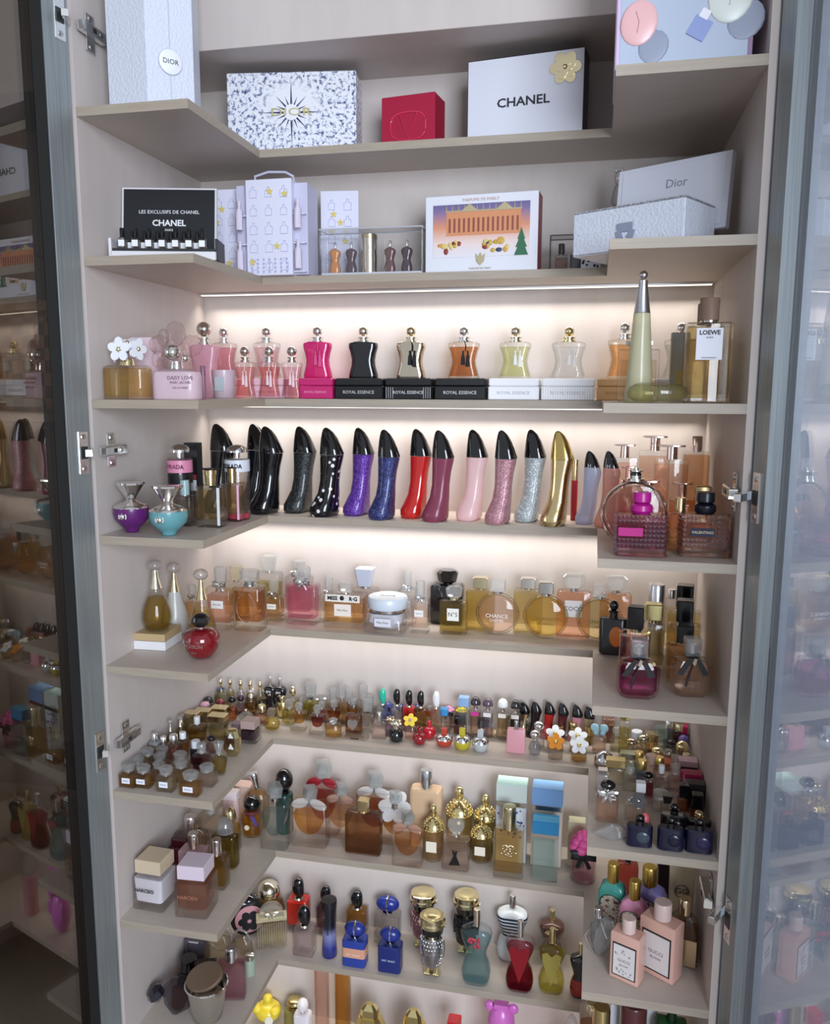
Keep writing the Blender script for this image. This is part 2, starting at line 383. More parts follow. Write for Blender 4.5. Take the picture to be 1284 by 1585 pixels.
def cap(r, k, w, h, z, mat, d=None, x=0, y=0, rot=None, name='cap'):
    d = w if d is None else d; o = (x, y, z)
    if k == 'cyl': return loft(r, name, mat, [(0, w*.5, d*.5, 2), (h*.94, w*.5, d*.5, 2), (h, w*.46, d*.46, 2)], 20, o, rot)
    if k == 'sq': return loft(r, name, mat, rb(w, d, h, .12, min(w, h) * .05), 16, o, rot)
    if k == 'ball': return ball(r, name, mat, w*.5, d*.5, h*.5, (x, y, z + h*.5), 18, 10)
    if k == 'dome': return loft(r, name, mat, [(0, w*.5, d*.5, 2), (h*.3, w*.5, d*.5, 2), (h*.62, w*.42, d*.42, 2), (h*.86, w*.26, d*.26, 2), (h, w*.06, d*.06, 2)], 20, o, rot, 80)
    if k == 'gem': return loft(r, name, mat, [(0, w*.3, d*.3, .6), (h*.12, w*.42, d*.42, .6), (h*.8, w*.5, d*.5, .6), (h, w*.36, d*.36, .6)], 8, o, rot, 20)
    if k == 'cut': return loft(r, name, mat, [(0, w*.36, d*.36, .5), (h*.08, w*.44, d*.44, .5), (h*.9, w*.5, d*.5, .5), (h, w*.44, d*.44, .5)], 8, o, rot, 20)
    if k == 'flare': return loft(r, name, mat, [(0, w*.28, d*.28, 2), (h*.15, w*.3, d*.3, 2), (h*.6, w*.4, d*.4, 2), (h*.95, w*.5, d*.5, 2), (h, w*.46, d*.46, 2)], 16, o, rot)
    if k == 'taper': return loft(r, name, mat, [(0, w*.5, d*.5, .25), (h*.95, w*.36, d*.36, .25), (h, w*.33, d*.33, .25)], 16, o, rot)
    if k == 'trap': return loft(r, name, mat, [(0, w*.33, d*.33, .1), (h*.96, w*.5, d*.5, .1), (h, w*.48, d*.48, .1)], 8, o, rot, 20)
    if k == 'stone':                               # smooth pebble standing on end
        rg = [(h*(.5 - .5*math.cos(math.pi*i/9)), w*.5*max(math.sin(math.pi*i/9), .03)**.8, d*.5*max(math.sin(math.pi*i/9), .03)**.8, 2, w*.04*math.sin(i), 0) for i in range(10)]
        return loft(r, name, mat, rg, 18, o, rot, 180)
    if k == 'cube':                                # crystal cube turned on its corner
        a = h * .62; return loft(r, name, mat, [(-a/2, a/2, a/2, .05), (a/2, a/2, a/2, .05)], 8, (x, y, z + h*.5), rot or (28, 18, 38), 20)
    if k == 'tee':                                 # stem with a thin flat plate on top
        s = loft(r, 'cap_stem', mat, [(0, w*.22, w*.22, 2), (h*.8, w*.22, w*.22, 2)], 14, o); return loft(r, name, mat, rb(w, d, h*.12, .5, h*.02), 16, (x, y, z + h*.82))
    if k == 'mush': return loft(r, name, mat, [(0, w*.5, d*.5, 2), (h*.25, w*.5, d*.5, 2), (h*.6, w*.44, d*.44, 2), (h*.88, w*.26, d*.26, 2), (h, w*.05, d*.05, 2)], 20, o, rot, 60)
def plate(r, w, h, z, y, mat, s=None, size=None, tm=None, x=0, t=.0006, name='label', sub=None):
    p = box(r, name, mat, w, t, h, (x, y - t/2, z), bev=.0001)
    if s: text(p, s, size or h*.45, (x, y - t - .00015, z + h*(.5 if not sub else .62)), tm or P('#22201f', .5))
    if sub: text(p, sub, (size or h*.45)*.5, (x, y - t - .00015, z + h*.25), tm or P('#22201f', .5))
    return p
PFR = [(0, .93), (.03, 1), (.94, 1), (.985, .93), (1, .8)]
def bottle(r, W, H, D, body=.68, rr=.18, pf=PFR, n=16, gl=None, liq=None, fill=.82, ins=.12, base=.1, neck=(.3, .05, None), c=('cyl', .4, None), cd=None, lab=None, txt=None, rib=None, smooth=38):
    """general bottle: body profile pf (height share, width share[, depth share]), neck collar, cap, label, printed text"""
    hb = H * body
    rg = [(hb*q[0], W/2*q[1], D/2*(q[2] if len(q) > 2 else q[1]), rr) for q in pf]
    vessel(r, rg, gl or G(), L(liq) if liq else None, fill, ins, base, n, smooth=smooth)
    z = hb
    if neck:
        nw = W*neck[0]; nh = H*neck[1]; lathe(r, 'collar', neck[2] or M(SILV), [(0, nw*.5), (nh*.5, nw*.5), (nh*.55, nw*.44), (nh, nw*.44)], 16, (0, 0, z - .0005)); z += nh - .001
    if c:
        cw = W*c[1]; cap(r, c[0], cw, H - z, z, c[2] or M(SILV), (cw if cd is None else W*cd) if rr > 1.4 or cd is not None else min(cw, D*1.05))
    if lab:                                        # (width, height, bottom height, colour, text, text colour)
        plate(r, W*lab[0], H*lab[1], H*lab[2], -D/2 - .0002, P(lab[3], .5), lab[4] if len(lab) > 4 else None, tm=P(lab[5], .5) if len(lab) > 5 else None, size=(W*lab[0]*1.5/max(len(lab[4]), 3)) if len(lab) > 4 and lab[4] else None)
    if txt:                                        # (text, size share of W, height share, colour)
        text(r, txt[0], W*txt[1], (0, -D/2 - .0006, H*txt[2]), P(txt[3], .4))
def bow(r, w, z, y, mat, tails=True, x=0, name='ribbon_bow'):
    pc = []
    for s in (-1, 1):
        pc.append(tubeg([(x, y, z), (x + s*w*.25, y - w*.08, z + w*.2), (x + s*w*.5, y - w*.06, z + w*.16), (x + s*w*.48, y - w*.02, z - w*.06), (x + s*w*.2, y - w*.03, z - w*.04), (x, y, z)], w*.07, 5, flat=1.8))
        if tails: pc.append(tubeg([(x, y, z), (x + s*w*.14, y - w*.06, z - w*.22), (x + s*w*.26, y - w*.03, z - w*.5)], w*.06, 5, flat=1.6))
    pc.append(loftg([(z - w*.1, w*.09, w*.07, 2, x, y - w*.03), (z + w*.1, w*.09, w*.07, 2, x, y - w*.03)], 8))
    return join(r, name, mat, pc, 60)
def petals(r, R_, n, loc, rot, mat, cm, name='flower', t=.003, core=.26, a0=0):
    """one flower: n rounded petals round a dome; rot turns it out of the x-z plane"""
    pc = []
    for i in range(n):
        a = 2*math.pi*i/n + a0; o = []
        for j in range(10):
            b = 2*math.pi*j/10; px = R_*.58 + R_*.42*math.cos(b); pz = R_*.36*math.sin(b)
            o.append((px*math.cos(a) - pz*math.sin(a), px*math.sin(a) + pz*math.cos(a)))
        m = 10; vs = [(x, -t/2 - t*.02*i, z) for x, z in o] + [(x, t/2 - t*.02*i, z) for x, z in o]
        fs = [tuple(range(m)), tuple(range(2*m - 1, m - 1, -1))] + [(q, m + q, m + (q+1) % m, (q+1) % m) for q in range(m)]
        pc.append((xf(vs, loc, rot), fs))
    f = join(r, name, mat, pc, 50)
    if cm:
        off = Euler(tuple(R(q) for q in rot)).to_matrix() @ Vector((0, -t*.5, 0))
        ball(f, 'flower_centre', cm, R_*core, R_*core, R_*core, (loc[0] + off.x, loc[1] + off.y, loc[2] + off.z), 12, 7)
    return f
def tassel(r, x, y, z0, z1, w, mat):
    m = z0 + (z1 - z0)*.45
    tube(r, 'tassel_cord', mat, [(x - w*.2, y, z0), (x + w*.05, y - w*.3, (z0 + m)/2), (x, y - w*.3, m)], w*.1, 5)
    for k, dz in ((-.35, 0), (.4, -.12)):
        zt = m + (z1 - z0)*dz*-.5
        lathe(r, 'tassel', mat, [(z1 + (z0 - m)*.02 - (z1 - z0)*dz*.6, w*.36), (m - (m - z1)*.35, w*.26), (m - (m - z1)*.22, w*.13), (m, w*.16), (m + w*.12, w*.05)], 8, (x + w*k, y - w*.35, 0))
def pdm(r, W, H, D, liq=None, body=None, capm=None, tas=None, gl=None):
    """waisted oval flask with ball stopper and tassels"""
    hb = H*.70; g = [(0, .93), (.03, 1), (.12, .97), (.35, .82), (.5, .78), (.68, .86), (.84, .98), (.93, 1), (.97, .95), (1, .7)]
    rg = [(hb*z, W/2*s, D/2*(.9 + .1*s), .75) for z, s in g]
    if body: loft(r, 'flask', body, rg, 20)
    else: vessel(r, rg, gl or G(), L(liq) if liq else None, .86, .16, .07, 20)
    cm = capm or M(SILV, .12); cw = W*.42
    lathe(r, 'collar', cm, [(0, cw*.5), (H*.035, cw*.5), (H*.04, cw*.36), (H*.07, cw*.36), (H*.075, cw*.48), (H*.095, cw*.48)], 16, (0, 0, hb - .0005))
    bz = H*.195; ball(r, 'stopper', cm, bz*.5, bz*.5, bz*.5, (0, 0, H - bz*.5), 18, 10)
    if tas: tassel(r, W*.1, -D*.5 - .001, hb + H*.03, hb*.36, W*.2, tas)
def essence_box(S, u0, u1, top, base, label, mat, tm, stripes=None, y=-.065, word='ROYAL ESSENCE'):
    p0 = at_y(u0, base, y - .045); p1 = at_y(u1, base, y - .045); x0, x1 = p0.x, p1.x; h = .034
    r = tag(empty('perfume_carton', ((x0 + x1)/2, y, SZ[S] + .0004)), label, 'box', 'low cartons under the tassel flasks')
    w = x1 - x0 - .0015; loft(r, 'carton_base', mat, rb(w, .09, h*.62, .04, .0008), 8, smooth=30); loft(r, 'carton_lid', mat, rb(w*.985, .088, h*.38, .04, .002, h*.62 + .0003), 8, smooth=30)
    if stripes:
        for i in range(21):
            xs = (i - 10)/10*w*.46
            if abs(xs) > w*.3 or stripes == 'all': box(r, 'stripe', P('#cfcfcf' if stripes != 'all' else '#b9b9ba', .4), w*.007, .0004, h*.55, (xs, -.0452, h*.03), bev=.0001)
    text(r, word, w*.088, (0, -.0458, h*.32), tm)
    return h
# shoe-shaped bottle: rings (height share, half width, centre offset) swept from toe to heel cap
def shoe(r, W, H, D, body=None, capm=None, capz=.70, gloss=False, emblem=None):
    prof = [(0, .30, .46, -.06), (.03, .36, .50, -.06), (.09, .37, .49, -.05), (.16, .33, .42, 0), (.26, .29, .33, .08), (.40, .27, .28, .12), (.54, .29, .28, .15), (.66, .33, .30, .19),
            (.71, .34, .30, .20), (.80, .29, .25, .16), (.88, .235, .19, .12), (.95, .16, .12, .07), (.985, .09, .06, .03), (1, .03, .02, .02)]
    def rg(a, b, k=1):
        zs = [a] + [p[0] for p in prof if a < p[0] < b] + [b]; o = []
        for z in zs:
            for p, q in zip(prof, prof[1:]):
                if p[0] <= z <= q[0]:
                    t = (z - p[0])/(q[0] - p[0]); v = [p[i] + (q[i] - p[i])*t for i in (1, 2, 3)]; break
            o.append((z*H, v[0]*W*k*1.15, v[1]*D*k*1.05, .8, v[2]*W*.95, v[2]*D*.5))
        return o
    loft(r, 'shoe_body', body, rg(0, capz - .004), 20, smooth=60)
    loft(r, 'heel_cap', capm or P('#0c0d10', .08, .6), rg(capz, 1, 1.03), 20, smooth=60)
    if emblem: text(r, emblem, H*.07, (W*.1, -D*.22, H*.8), M('#e8e8e8', .2))
# teardrop with long neck and bead stopper
def teardrop(r, W, H, D, liq='#c9a63e', gl=None, neckm=None, frost=None):
    hb = H*.60; g = [(0, .62), (.02, .72), (.12, .92), (.28, 1), (.45, .96), (.65, .78), (.85, .55), (1, .42)]
    rg = [(hb*z, W/2*s, W/2*s, 2) for z, s in g]
    if frost: loft(r, 'frosted_body', frost, rg, 24, smooth=60)
    else: vessel(r, rg, G(), L(liq), .78, .1, .05, 24, smooth=60)
    nm = neckm or M('#d6c9a2', .14)
    lathe(r, 'neck', nm, [(hb, W*.215), (H*.68, W*.155), (H*.78, W*.1), (H*.86, W*.075)], 18, smooth=60)
    for i in range(4): lathe(r, 'neck_ring', nm, [(0, W*.10), (H*.006, W*.105), (H*.012, W*.10)], 14, (0, 0, H*(.74 + .026*i)))
    ball(r, 'bead_stopper', X('#efe6e2'), W*.27, W*.27, H*.075, (0, 0, H*.922), 18, 10)
def disc_bottle(r, W, H, D, liq='#d8b35a', capm=None, ringm=None, word='CHANCE', frac=.77, tm='#f2efe6'):
    """round flat flask standing on its rim"""
    Rr = H*frac/2; t = W*.16; zc = Rr
    n = 32; pr = [(-t, Rr*.80), (-t*.75, Rr*.94), (-t*.3, Rr), (t*.3, Rr), (t*.75, Rr*.94), (t, Rr*.80)]
    lathe(r, 'glass_body', G(), pr, n, (0, 0, zc), (90, 0, 0))
    lathe(r, 'liquid', L(liq), [(z*.62, q*.9) for z, q in pr], n, (0, 0, zc), (90, 0, 0))
    vs, fs = tubeg([((Rr - t*.2)*math.cos(2*math.pi*i/36), 0, zc + (Rr - t*.2)*math.sin(2*math.pi*i/36)) for i in range(36)], t*.24, 6, True)
    mk('rim', vs, fs, ringm or G('#f2efe6'), r, 60)
    lathe(r, 'collar', M(SILV), [(0, W*.12), (H*.04, W*.12)], 14, (0, 0, H*frac - .001))
    cap(r, 'sq', W*.34, H*(1 - frac - .03), H*(frac + .03), capm or X(), W*.3)
    text(r, word, W*.13, (0, -t - .0008, zc - Rr*.05), P(tm, .4)); text(r, 'CHANEL', W*.09, (0, -t - .0008, zc - Rr*.26), P(tm, .4))
def bowed(r, W, H, D, liq='#e9a9a0', capk='cut', capm=None, bowm=None, body=.70, word='Miss Dior', gl=None, fill=.8, labc='#f0ebe6', neckm=None):
    """square bottle with silver bow at its neck and cut crystal cap"""
    bottle(r, W, H, D, body, .12, liq=liq, gl=gl, fill=fill, ins=.16, base=.16, neck=(.36, .05, neckm or M(SILV)), c=(capk, .46, capm or X()))
    bow(r, W*.5, H*(body + .02), -D*.22, bowm or M('#cfd1d3', .2))
    if word: plate(r, W*.5, H*.13, H*body*.5, -D/2 - .0003, P(labc, .5), word, W*.085)
def studded(r, W, H, D, liq, capm, tint, lab, word=None):
    """squat bottle covered in pyramid studs"""
    hb = H*.66; rg = rb(W*.94, D*.9, hb, .3, W*.03); vessel(r, rg, G(tint), L(liq), .84, .1, .2, 16)
    nx, nz = 11, 9; s = W*.98/nx; pc = []
    def pyr(c, u, v, nrm, h):
        a = [c - u - v, c + u - v, c + u + v, c - u + v]; return ([tuple(q) for q in a] + [tuple(c + nrm*h)], [(0, 1, 4), (1, 2, 4), (2, 3, 4), (3, 0, 4)])
    for face in range(3):
        for i in range(nx if face == 0 else 7):
            for j in range(nz):
                z = hb*(j + .5)/nz; u = Vector((s/2, 0, 0)); v = Vector((0, 0, hb/nz/2))
                if face == 0: c = Vector(((i - (nx - 1)/2)*s*.9, -D*.45, z)); nr = Vector((0, -1, 0)); u = u*.9
                else:
                    sd = -1 if face == 1 else 1; c = Vector((sd*W*.47, (i - 3)*D*.115, z)); u = Vector((0, D*.0575, 0)); nr = Vector((sd, 0, 0))
                if face == 0 and lab and abs(c.x + (W*.06 if word else W*.2)) < W*.27 and hb*.47 < z < hb*.73: continue
                if face == 0 and j < 2: continue
                pc.append(pyr(c, u, v, nr, s*.42))
    join(r, 'studs', S(tint), pc, 0)
    plate(r, W*.46, hb*.2, hb*.5, -D*.45 - .0012, P(lab, .65), word, W*.075, P('#d9c9a8', .4), x=-W*(.06 if word else .2))
    lathe(r, 'cap_base', capm, [(0, W*.17), (H*.05, W*.215), (H*.13, W*.21), (H*.165, W*.15)], 20, (0, 0, hb))
    lathe(r, 'cap', capm, [(0, W*.15), (H*.02, W*.175), (H*.15, W*.175), (H*.165, W*.165)], 20, (0, 0, hb + H*.172))
def medusa(r, W, H, D, glassm, neckm):
    """bowl-shaped bottle with flaring cap and relief head"""
    g = [(0, .34), (.03, .38), (.12, .40), (.22, .62), (.42, .92), (.62, 1.0), (.8, .98)]; hb = H*.62
    lathe(r, 'bowl', glassm, [(hb*z, W/2*s) for z, s in g], 24, smooth=60)
    lathe(r, 'shoulder', M('#d9d2cc', .15), [(hb*.80, W*.49), (hb*.86, W*.47), (hb*.93, W*.32), (hb, W*.16), (H*.66, W*.13)], 24, smooth=60)
    loft(r, 'cap', neckm, [(0, W*.13, W*.13, .8), (H*.04, W*.14, W*.14, .8), (H*.29, W*.36, W*.36, .8), (H*.33, W*.36, W*.36, .8), (H*.335, W*.33, W*.33, .8)], 16, (0, 0, H*.665), None, 25)
    mm = M('#e3e0db', .25); y = -W*.475; z = hb*.56; pc = [xf_ball(W*.075, W*.03, W*.085, (0, y - .001, z))]
    for k in range(9):
        a = math.pi*(k/8*1.3 - .15); pc.append(xf_ball(W*.032, W*.02, W*.032, (W*.11*math.cos(a), y, z + W*.1*math.sin(a))))
    join(r, 'relief_head', mm, pc, 180)
def xf_ball(rx, ry, rz, loc, n=8, m=5):
    rg = [(rz*math.sin(-math.pi/2 + math.pi*i/m), rx*max(math.cos(-math.pi/2 + math.pi*i/m), .03), ry*max(math.cos(-math.pi/2 + math.pi*i/m), .03), 2) for i in range(m + 1)]
    vs, fs = loftg(rg, n); return (xf(vs, loc, None), fs)
def torso(r, W, H, D, liq=None, body=None, gl=None, capm=None, stripes=False, prin=None, low=None, vee=False):
    """bottle in the form of a dressed bust, hips below"""
    hb = H*.78; g = [(0, .78), (.02, .84), (.1, .92), (.22, .95), (.36, .82), (.47, .66), (.54, .64), (.64, .76), (.76, .93), (.86, 1.0), (.92, .93), (.96, .7), (1, .34)]
    rg = [(hb*z, W/2*s, D/2*(.45 + .55*s), .85) for z, s in g]
    if body: loft(r, 'bust', body, rg, 24, smooth=60)
    else: vessel(r, rg, gl or G(), L(liq) if liq else None, .8, .08, .05, 24, smooth=60)
    if stripes:
        for k in range(6):
            q = .5 + .07*k; e = [lerp_ring(rg, hb*(q + d)) for d in (0, .012, .024, .036)]
            loft(r, 'stripe', P('#14202e', .3), [(x[0], x[1]*1.012, x[2]*1.012, x[3]) for x in e], 24, smooth=60)
    if low:
        e = [lerp_ring(rg, hb*d) for d in (.05, .12, .2, .28, .36, .42)]
        loft(r, 'skirt', low, [(x[0], x[1]*1.01, x[2]*1.01, x[3]) for x in e], 24, smooth=60)
    if prin and vee: prism(r, 'corset', prin, [(0, hb*.2), (W*.3, hb*.66), (W*.34, hb*.84), (W*.16, hb*.88), (0, hb*.8), (-W*.16, hb*.88), (-W*.34, hb*.84), (-W*.3, hb*.66)], .0016, (0, -D*.5, 0))
    elif prin:
        rnd = random.Random(6); pc = [xf_ball(W*.06, D*.05, W*.06, (-W*.22 + W*.4*rnd.random(), -D*.47, hb*(.64 + .24*rnd.random())), 8, 5) for _ in range(13)]; join(r, 'flower_print', prin, pc, 180)
    m = capm or M(SILV)
    lathe(r, 'neck', m, [(0, W*.11), (H*.05, W*.1)], 14, (0, 0, hb - .001)); cap(r, 'cyl', W*.22, H*.17, hb + H*.045, m)
def rect(W_=None, **k):
    def f(r, W, H, D): bottle(r, W, H, D, **k)
    return f
# ------------------------------------------------------------------ boxes on the two upper shelves
LEA = nmat('pebbled_white'); _n = noise(LEA[1], 260, 2, objco(LEA[1])); _b = pbsdf(LEA[1], lin('#d3d8e4'), .45)
_bp = LEA[1].nodes.new('ShaderNodeBump'); _bp.inputs['Strength'].default_value = .7; _bp.inputs['Distance'].default_value = .002
LEA[1].links.new(_n.outputs[0], _bp.inputs['Height']); LEA[1].links.new(_bp.outputs[0], _b.inputs['Normal']); LEA[1].links.new(_b.outputs[0], LEA[2].inputs[0]); LEA = LEA[0]
WHT = P('#d6d8e2', .45); BLK = P('#17181c', .35); GLD = M(GOLD, .25); INK = P('#22242c', .5)
def facebox(name, label, S, y, u0, u1, top, base_v, dep, mat, rz=0, cat='box'):
    """box whose front face spans photo columns u0..u1 at depth y; returns root, width, height"""
    a = at_y(u0, base_v, y); b = at_y(u1, base_v, y); w = (b.x - a.x)/math.cos(R(rz)); h = at_y((u0 + u1)/2, top, y).z - SZ[S]
    r = tag(empty(name, ((a.x + b.x)/2, y, SZ[S] + .0004), rz), label, cat); return r, w, h
# tall hexagonal box
p = at_y(240, 100, -.285); rt = tag(empty('gift_box', (p.x, -.285, SZ[1] + .0004), 1), 'tall white pebbled hexagonal gift box with round seal on the top left shelf arm', 'box')
hx = [(.068*math.cos(R(a)), .068*math.sin(R(a))) for a in range(-90 - 42, 228, 60)]
hv = [(x, y, z) for z in (0, .33) for x, y in hx]
hb_ = mk('box_body', hv, [(i, (i+1) % 6, 6 + (i+1) % 6, 6 + i) for i in range(6)] + [(5, 4, 3, 2, 1, 0), (6, 7, 8, 9, 10, 11)], LEA, rt, 0)
f0 = Vector(hx[1]); f1 = Vector(hx[2]); mid = (f0 + f1)/2; fa = math.degrees(math.atan2(f1.y - f0.y, f1.x - f0.x)); nn = Vector((mid.x, mid.y)).normalized()
box(rt, 'seam', P('#b9bdc8', .6), .0012, .0006, .328, (mid.x + nn.x*.0002, mid.y + nn.y*.0002, .001), (0, 0, fa), bev=.0001)
dz = at_y(264, 84, -.35).z - SZ[1]
sl = lathe(rt, 'seal', P('#e8ebf3', .4), [(0, .0165), (.0012, .0165), (.0016, .0158)], 28, (mid.x + nn.x*.0008, mid.y + nn.y*.0008, dz), (90, 0, fa))
lathe(rt, 'seal_rim', P('#aab0be', .4), [(0, .0172), (.0009, .0172)], 28, (mid.x + nn.x*.0004, mid.y + nn.y*.0004, dz), (90, 0, fa))
text(sl, 'DIOR', .0095, (mid.x + nn.x*.0026, mid.y + nn.y*.0026, dz), INK, (90, 0, fa))
# toile box
MT = nmat('toile_print'); nt = MT[1]; oc = objco(nt, (1, 1, 1)); n1 = noise(nt, 150, 5, oc, .7); n2 = noise(nt, 13, 2, oc)
r1 = ramp(nt, n1.outputs[0], [(.38, '#343d68'), (.45, '#9aa2bd'), (.49, '#e6e7ee')]); b = pbsdf(nt, lin('#e6e7ee'), .4)
sep = nt.nodes.new('ShaderNodeVectorMath'); sep.operation = 'LENGTH'; mp = nt.nodes.new('ShaderNodeMapping'); mp.inputs['Scale'].default_value = (9, 0, 12); mp.inputs['Location'].default_value = (0, 0, -.9)
nt.links.new(oc, mp.inputs[0]); nt.links.new(mp.outputs[0], sep.inputs[0])
r2 = ramp(nt, sep.outputs['Value'], [(.28, '#ffffff'), (.5, '#000000')]); mx = nt.nodes.new('ShaderNodeMix'); mx.data_type = 'RGBA'
nt.links.new(r2.outputs[0], mx.inputs['Factor']); nt.links.new(r1.outputs[0], mx.inputs['A']); mx.inputs['B'].default_value = lin('#e6e7ee')
nt.links.new(mx.outputs['Result'], b.inputs['Base Color']); nt.links.new(b.outputs[0], MT[2].inputs[0])
rt, w, h = facebox('gift_box', 'white gift box printed with navy foliage and a star on the top shelf', 1, -.10, 358, 547, 111, 180, .07, None, 8)
box(rt, 'box_body', MT[0], w, .07, h, (0, .035, 0), bev=.0015)
st = []
for i in range(16):
    l = (.052 if i % 4 == 0 else .036 if i % 2 == 0 else .027); a = math.pi*i/8; c, s = math.cos(a), math.sin(a); q = .0045
    st.append(([(c*l, -.0004, s*l), (-s*q*.5, -.0004, c*q*.5), (s*q*.5, -.0004, -c*q*.5), (c*l*.3, -.0012, s*l*.3)], [(0, 1, 3), (0, 3, 2)]))
s_ = join(rt, 'star_print', P('#343d66', .4), st, 0); s_.location = (0, -.0002, h*.5)
lathe(rt, 'star_disc', P('#e9e9ee', .4), [(0, .0125), (.0012, .0125)], 20, (0, -.0004, h*.5), (90, 0, 0)); text(rt, 'DIOR', .017, (0, -.0022, h*.5), M('#c9b25a', .35), sx=1.7)
# red box with oval and V outline
rt, w, h = facebox('gift_box', 'small crimson gift box with embossed oval V emblem on the top shelf', 1, -.085, 589, 674, 147, 200, .06, None, -8)
box(rt, 'box_body', P('#a8123a', .4), w, .05, h, (0, .025, 0), bev=.001); rd = P('#d0355a', .3)
ov = [(w*.33*math.copysign(abs(math.cos(t))**.7, math.cos(t)), -.0006, h*.42 + h*.26*math.copysign(abs(math.sin(t))**.7, math.sin(t))) for t in [2*math.pi*i/32 for i in range(32)]]
vs, fs = tubeg(ov, .0012, 5, True); mk('oval_emblem', vs, fs, rd, rt)
tube(rt, 'v_emblem', rd, [(-w*.17, -.0006, h*.67), (0, -.0006, h*.17), (w*.17, -.0006, h*.67)], .0012, 5)
# white box with black sides
rt, w, h = facebox('gift_box', 'wide white gift box with black sides and gold camellia on the top shelf', 1, -.105, 721, 903, 84, 170, .05, None, -7)
box(rt, 'box_body', BLK, w, .045, h, (0, .0235, 0), bev=.0008); box(rt, 'white_lid', P('#d6d8e2', .4), w*.985, .001, h*.975, (0, .0005, h*.012), bev=.0002)
text(rt, 'CHANEL', .0185, (-.002, -.0003, h*.44), INK, bold=.0004, sx=1.15)
for k, (n_, rr_) in enumerate(((6, .0245), (5, .018), (5, .011))):
    petals(rt, rr_, n_, (w*.34, -.0008 - .001*k, h*.78), (0, 0, 0), GLD, GLD if k == 2 else None, 'camellia_petals', .0012, .35, k*.5)
# pink framed box on the right arm
pf_ = at_z(957, 97, SZ[1] + .0004); xl = .7265; xr = at_y(1163, 83, -.352).x; yb = -.235
rt = tag(empty('gift_box', ((xl + xr)/2, -.352, SZ[1] + .0004)), 'large lilac gift box printed with egg-shaped bottles on the upper right shelf arm', 'box')
w = xr - xl; h = .2; box(rt, 'box_body', P('#c9b6d2', .45), w, .125, h, (0, .0625, 0), bev=.001); box(rt, 'picture', P('#aeb9cb', .35), w*.93, .0006, h*.96, (0, -.0003, .004), bev=.0001)
box(rt, 'picture_edge', P('#8d6f92', .4), .005, .0008, h*.98, (w*.485, -.0003, .002), bev=.0001)
for (x, z, sx_, sz_, cc, nm) in ((-.052, .052, .022, .026, '#e3b3b3', 'pink_egg'), (.052, .074, .026, .031, '#d6dbd4', 'white_egg')):
    ball(rt, nm, P(cc, .3), sx_, .003, sz_, (x, -.001, z), 20, 10, (0, 12, 0))
    ball(rt, 'egg_shadow', P('#8f97aa', .4), sx_*.8, .0008, sz_*.75, (x + .018, -.0006, z - .028), 18, 8, (0, 30, 0))
    tube(rt, 'seam_line', P('#b98f90' if 'pink' in nm else '#a9b0a8', .4), [(x - .004, -.004, z + .012), (x, -.0042, z), (x - .002, -.004, z - .012)], .0004, 4)
for (x, z, a, cc) in ((-.008, .085, -18, '#d9dbe0'), (.012, .03, 30, '#8b9ac8'), (.018, .098, 20, '#d4b0b8')):
    q = box(rt, 'bottle_print', P(cc, .3), .022, .0016, .024, (x, -.0012, z), (0, a, 0), bev=.0005); box(q, 'cap_print', P('#e6e3ea', .3), .011, .0018, .011, (x + .018*math.sin(R(a)), -.0013, z + .024*math.cos(R(a))), (0, a, 0), bev=.0004)
# ---------- second shelf
# black case with vials
pA = at_z(180, 398, SZ[2] + .0004); yb = -.30
xa = at_y(176, 380, yb).x; xb = at_y(322, 380, yb).x; w = xb - xa
rt = tag(empty('sampler_case', ((xa + xb)/2 + .012, yb, SZ[2] + .0004), 14), 'open black sampler case with raised lettered lid on the second left shelf arm', 'case')
box(rt, 'tray', P('#d8d6d8', .5), w, .05, .012, (0, 0, 0), bev=.0006); box(rt, 'tray_lining', P('#101114', .5), w*.97, .046, .004, (0, 0, .0122), bev=.0003)
for s in (-1, 1): box(rt, 'tray_side', P('#d8d6d8' if s < 0 else '#191a1e', .5), .004, .05, .03, (s*w*.5, 0, 0), bev=.0005)
ld = empty('lid', (0, .028, .012), 0, rt); ld.rotation_euler = (R(-10), 0, 0); lw = w*.93; lh = .106
box(ld, 'lid_shell', P('#cfccce', .5), lw, .006, lh, (-.006, .003, 0), bev=.0006); box(ld, 'lid_lining', P('#101319', .4), lw*.96, .0012, lh*.94, (-.006, -.0004, lh*.03), bev=.0003)
for s_, z_, zz in (('LES EXCLUSIFS DE CHANEL', .0075, .64), ('CHANEL', .013, .48), ('PARIS', .005, .38)): text(ld, s_, z_, (-.006, -.0014, lh*zz), P('#e8e8ea', .4), bold=.0003 if zz == .48 else 0)
proto = None; ORD = ['leftmost', 'second from left', 'third from left', 'fourth from left', 'fifth from left', 'sixth from left', 'rightmost']
for j in range(2):
    for i in range(7 if j == 0 else 6):
        x = (-.5 + (i + .75 + .35*j)/7.9)*w; yy = -.013 + .022*j; c = rt.matrix_basis @ Vector((x, yy, .0165))
        lab = ('tiny white-labelled vial %s in the sampler case front row' if j == 0 else 'tiny black-capped vial %s in the sampler case rear row') % ORD[i]
        if proto is None:
            proto = tag(empty('sample_vial', c, 14), lab, 'vial', 'vials in the black sampler case')
            loft(proto, 'glass_body', G(), rb(.0105, .0105, .0155, .1, .0006), 8); box(proto, 'liquid', L('#d9c7a0'), .008, .008, .012, (0, 0, .0015), bev=.0004)
            plate(proto, .0086, .009, .003, -.0055, P('#e6e8ec', .5)); lathe(proto, 'cap', P('#101114', .25), [(0, .0034), (.013, .0034), (.0135, .003)], 10, (0, 0, .0158))
        else: dup(proto, c, 14, lab, 'vials in the black sampler case')
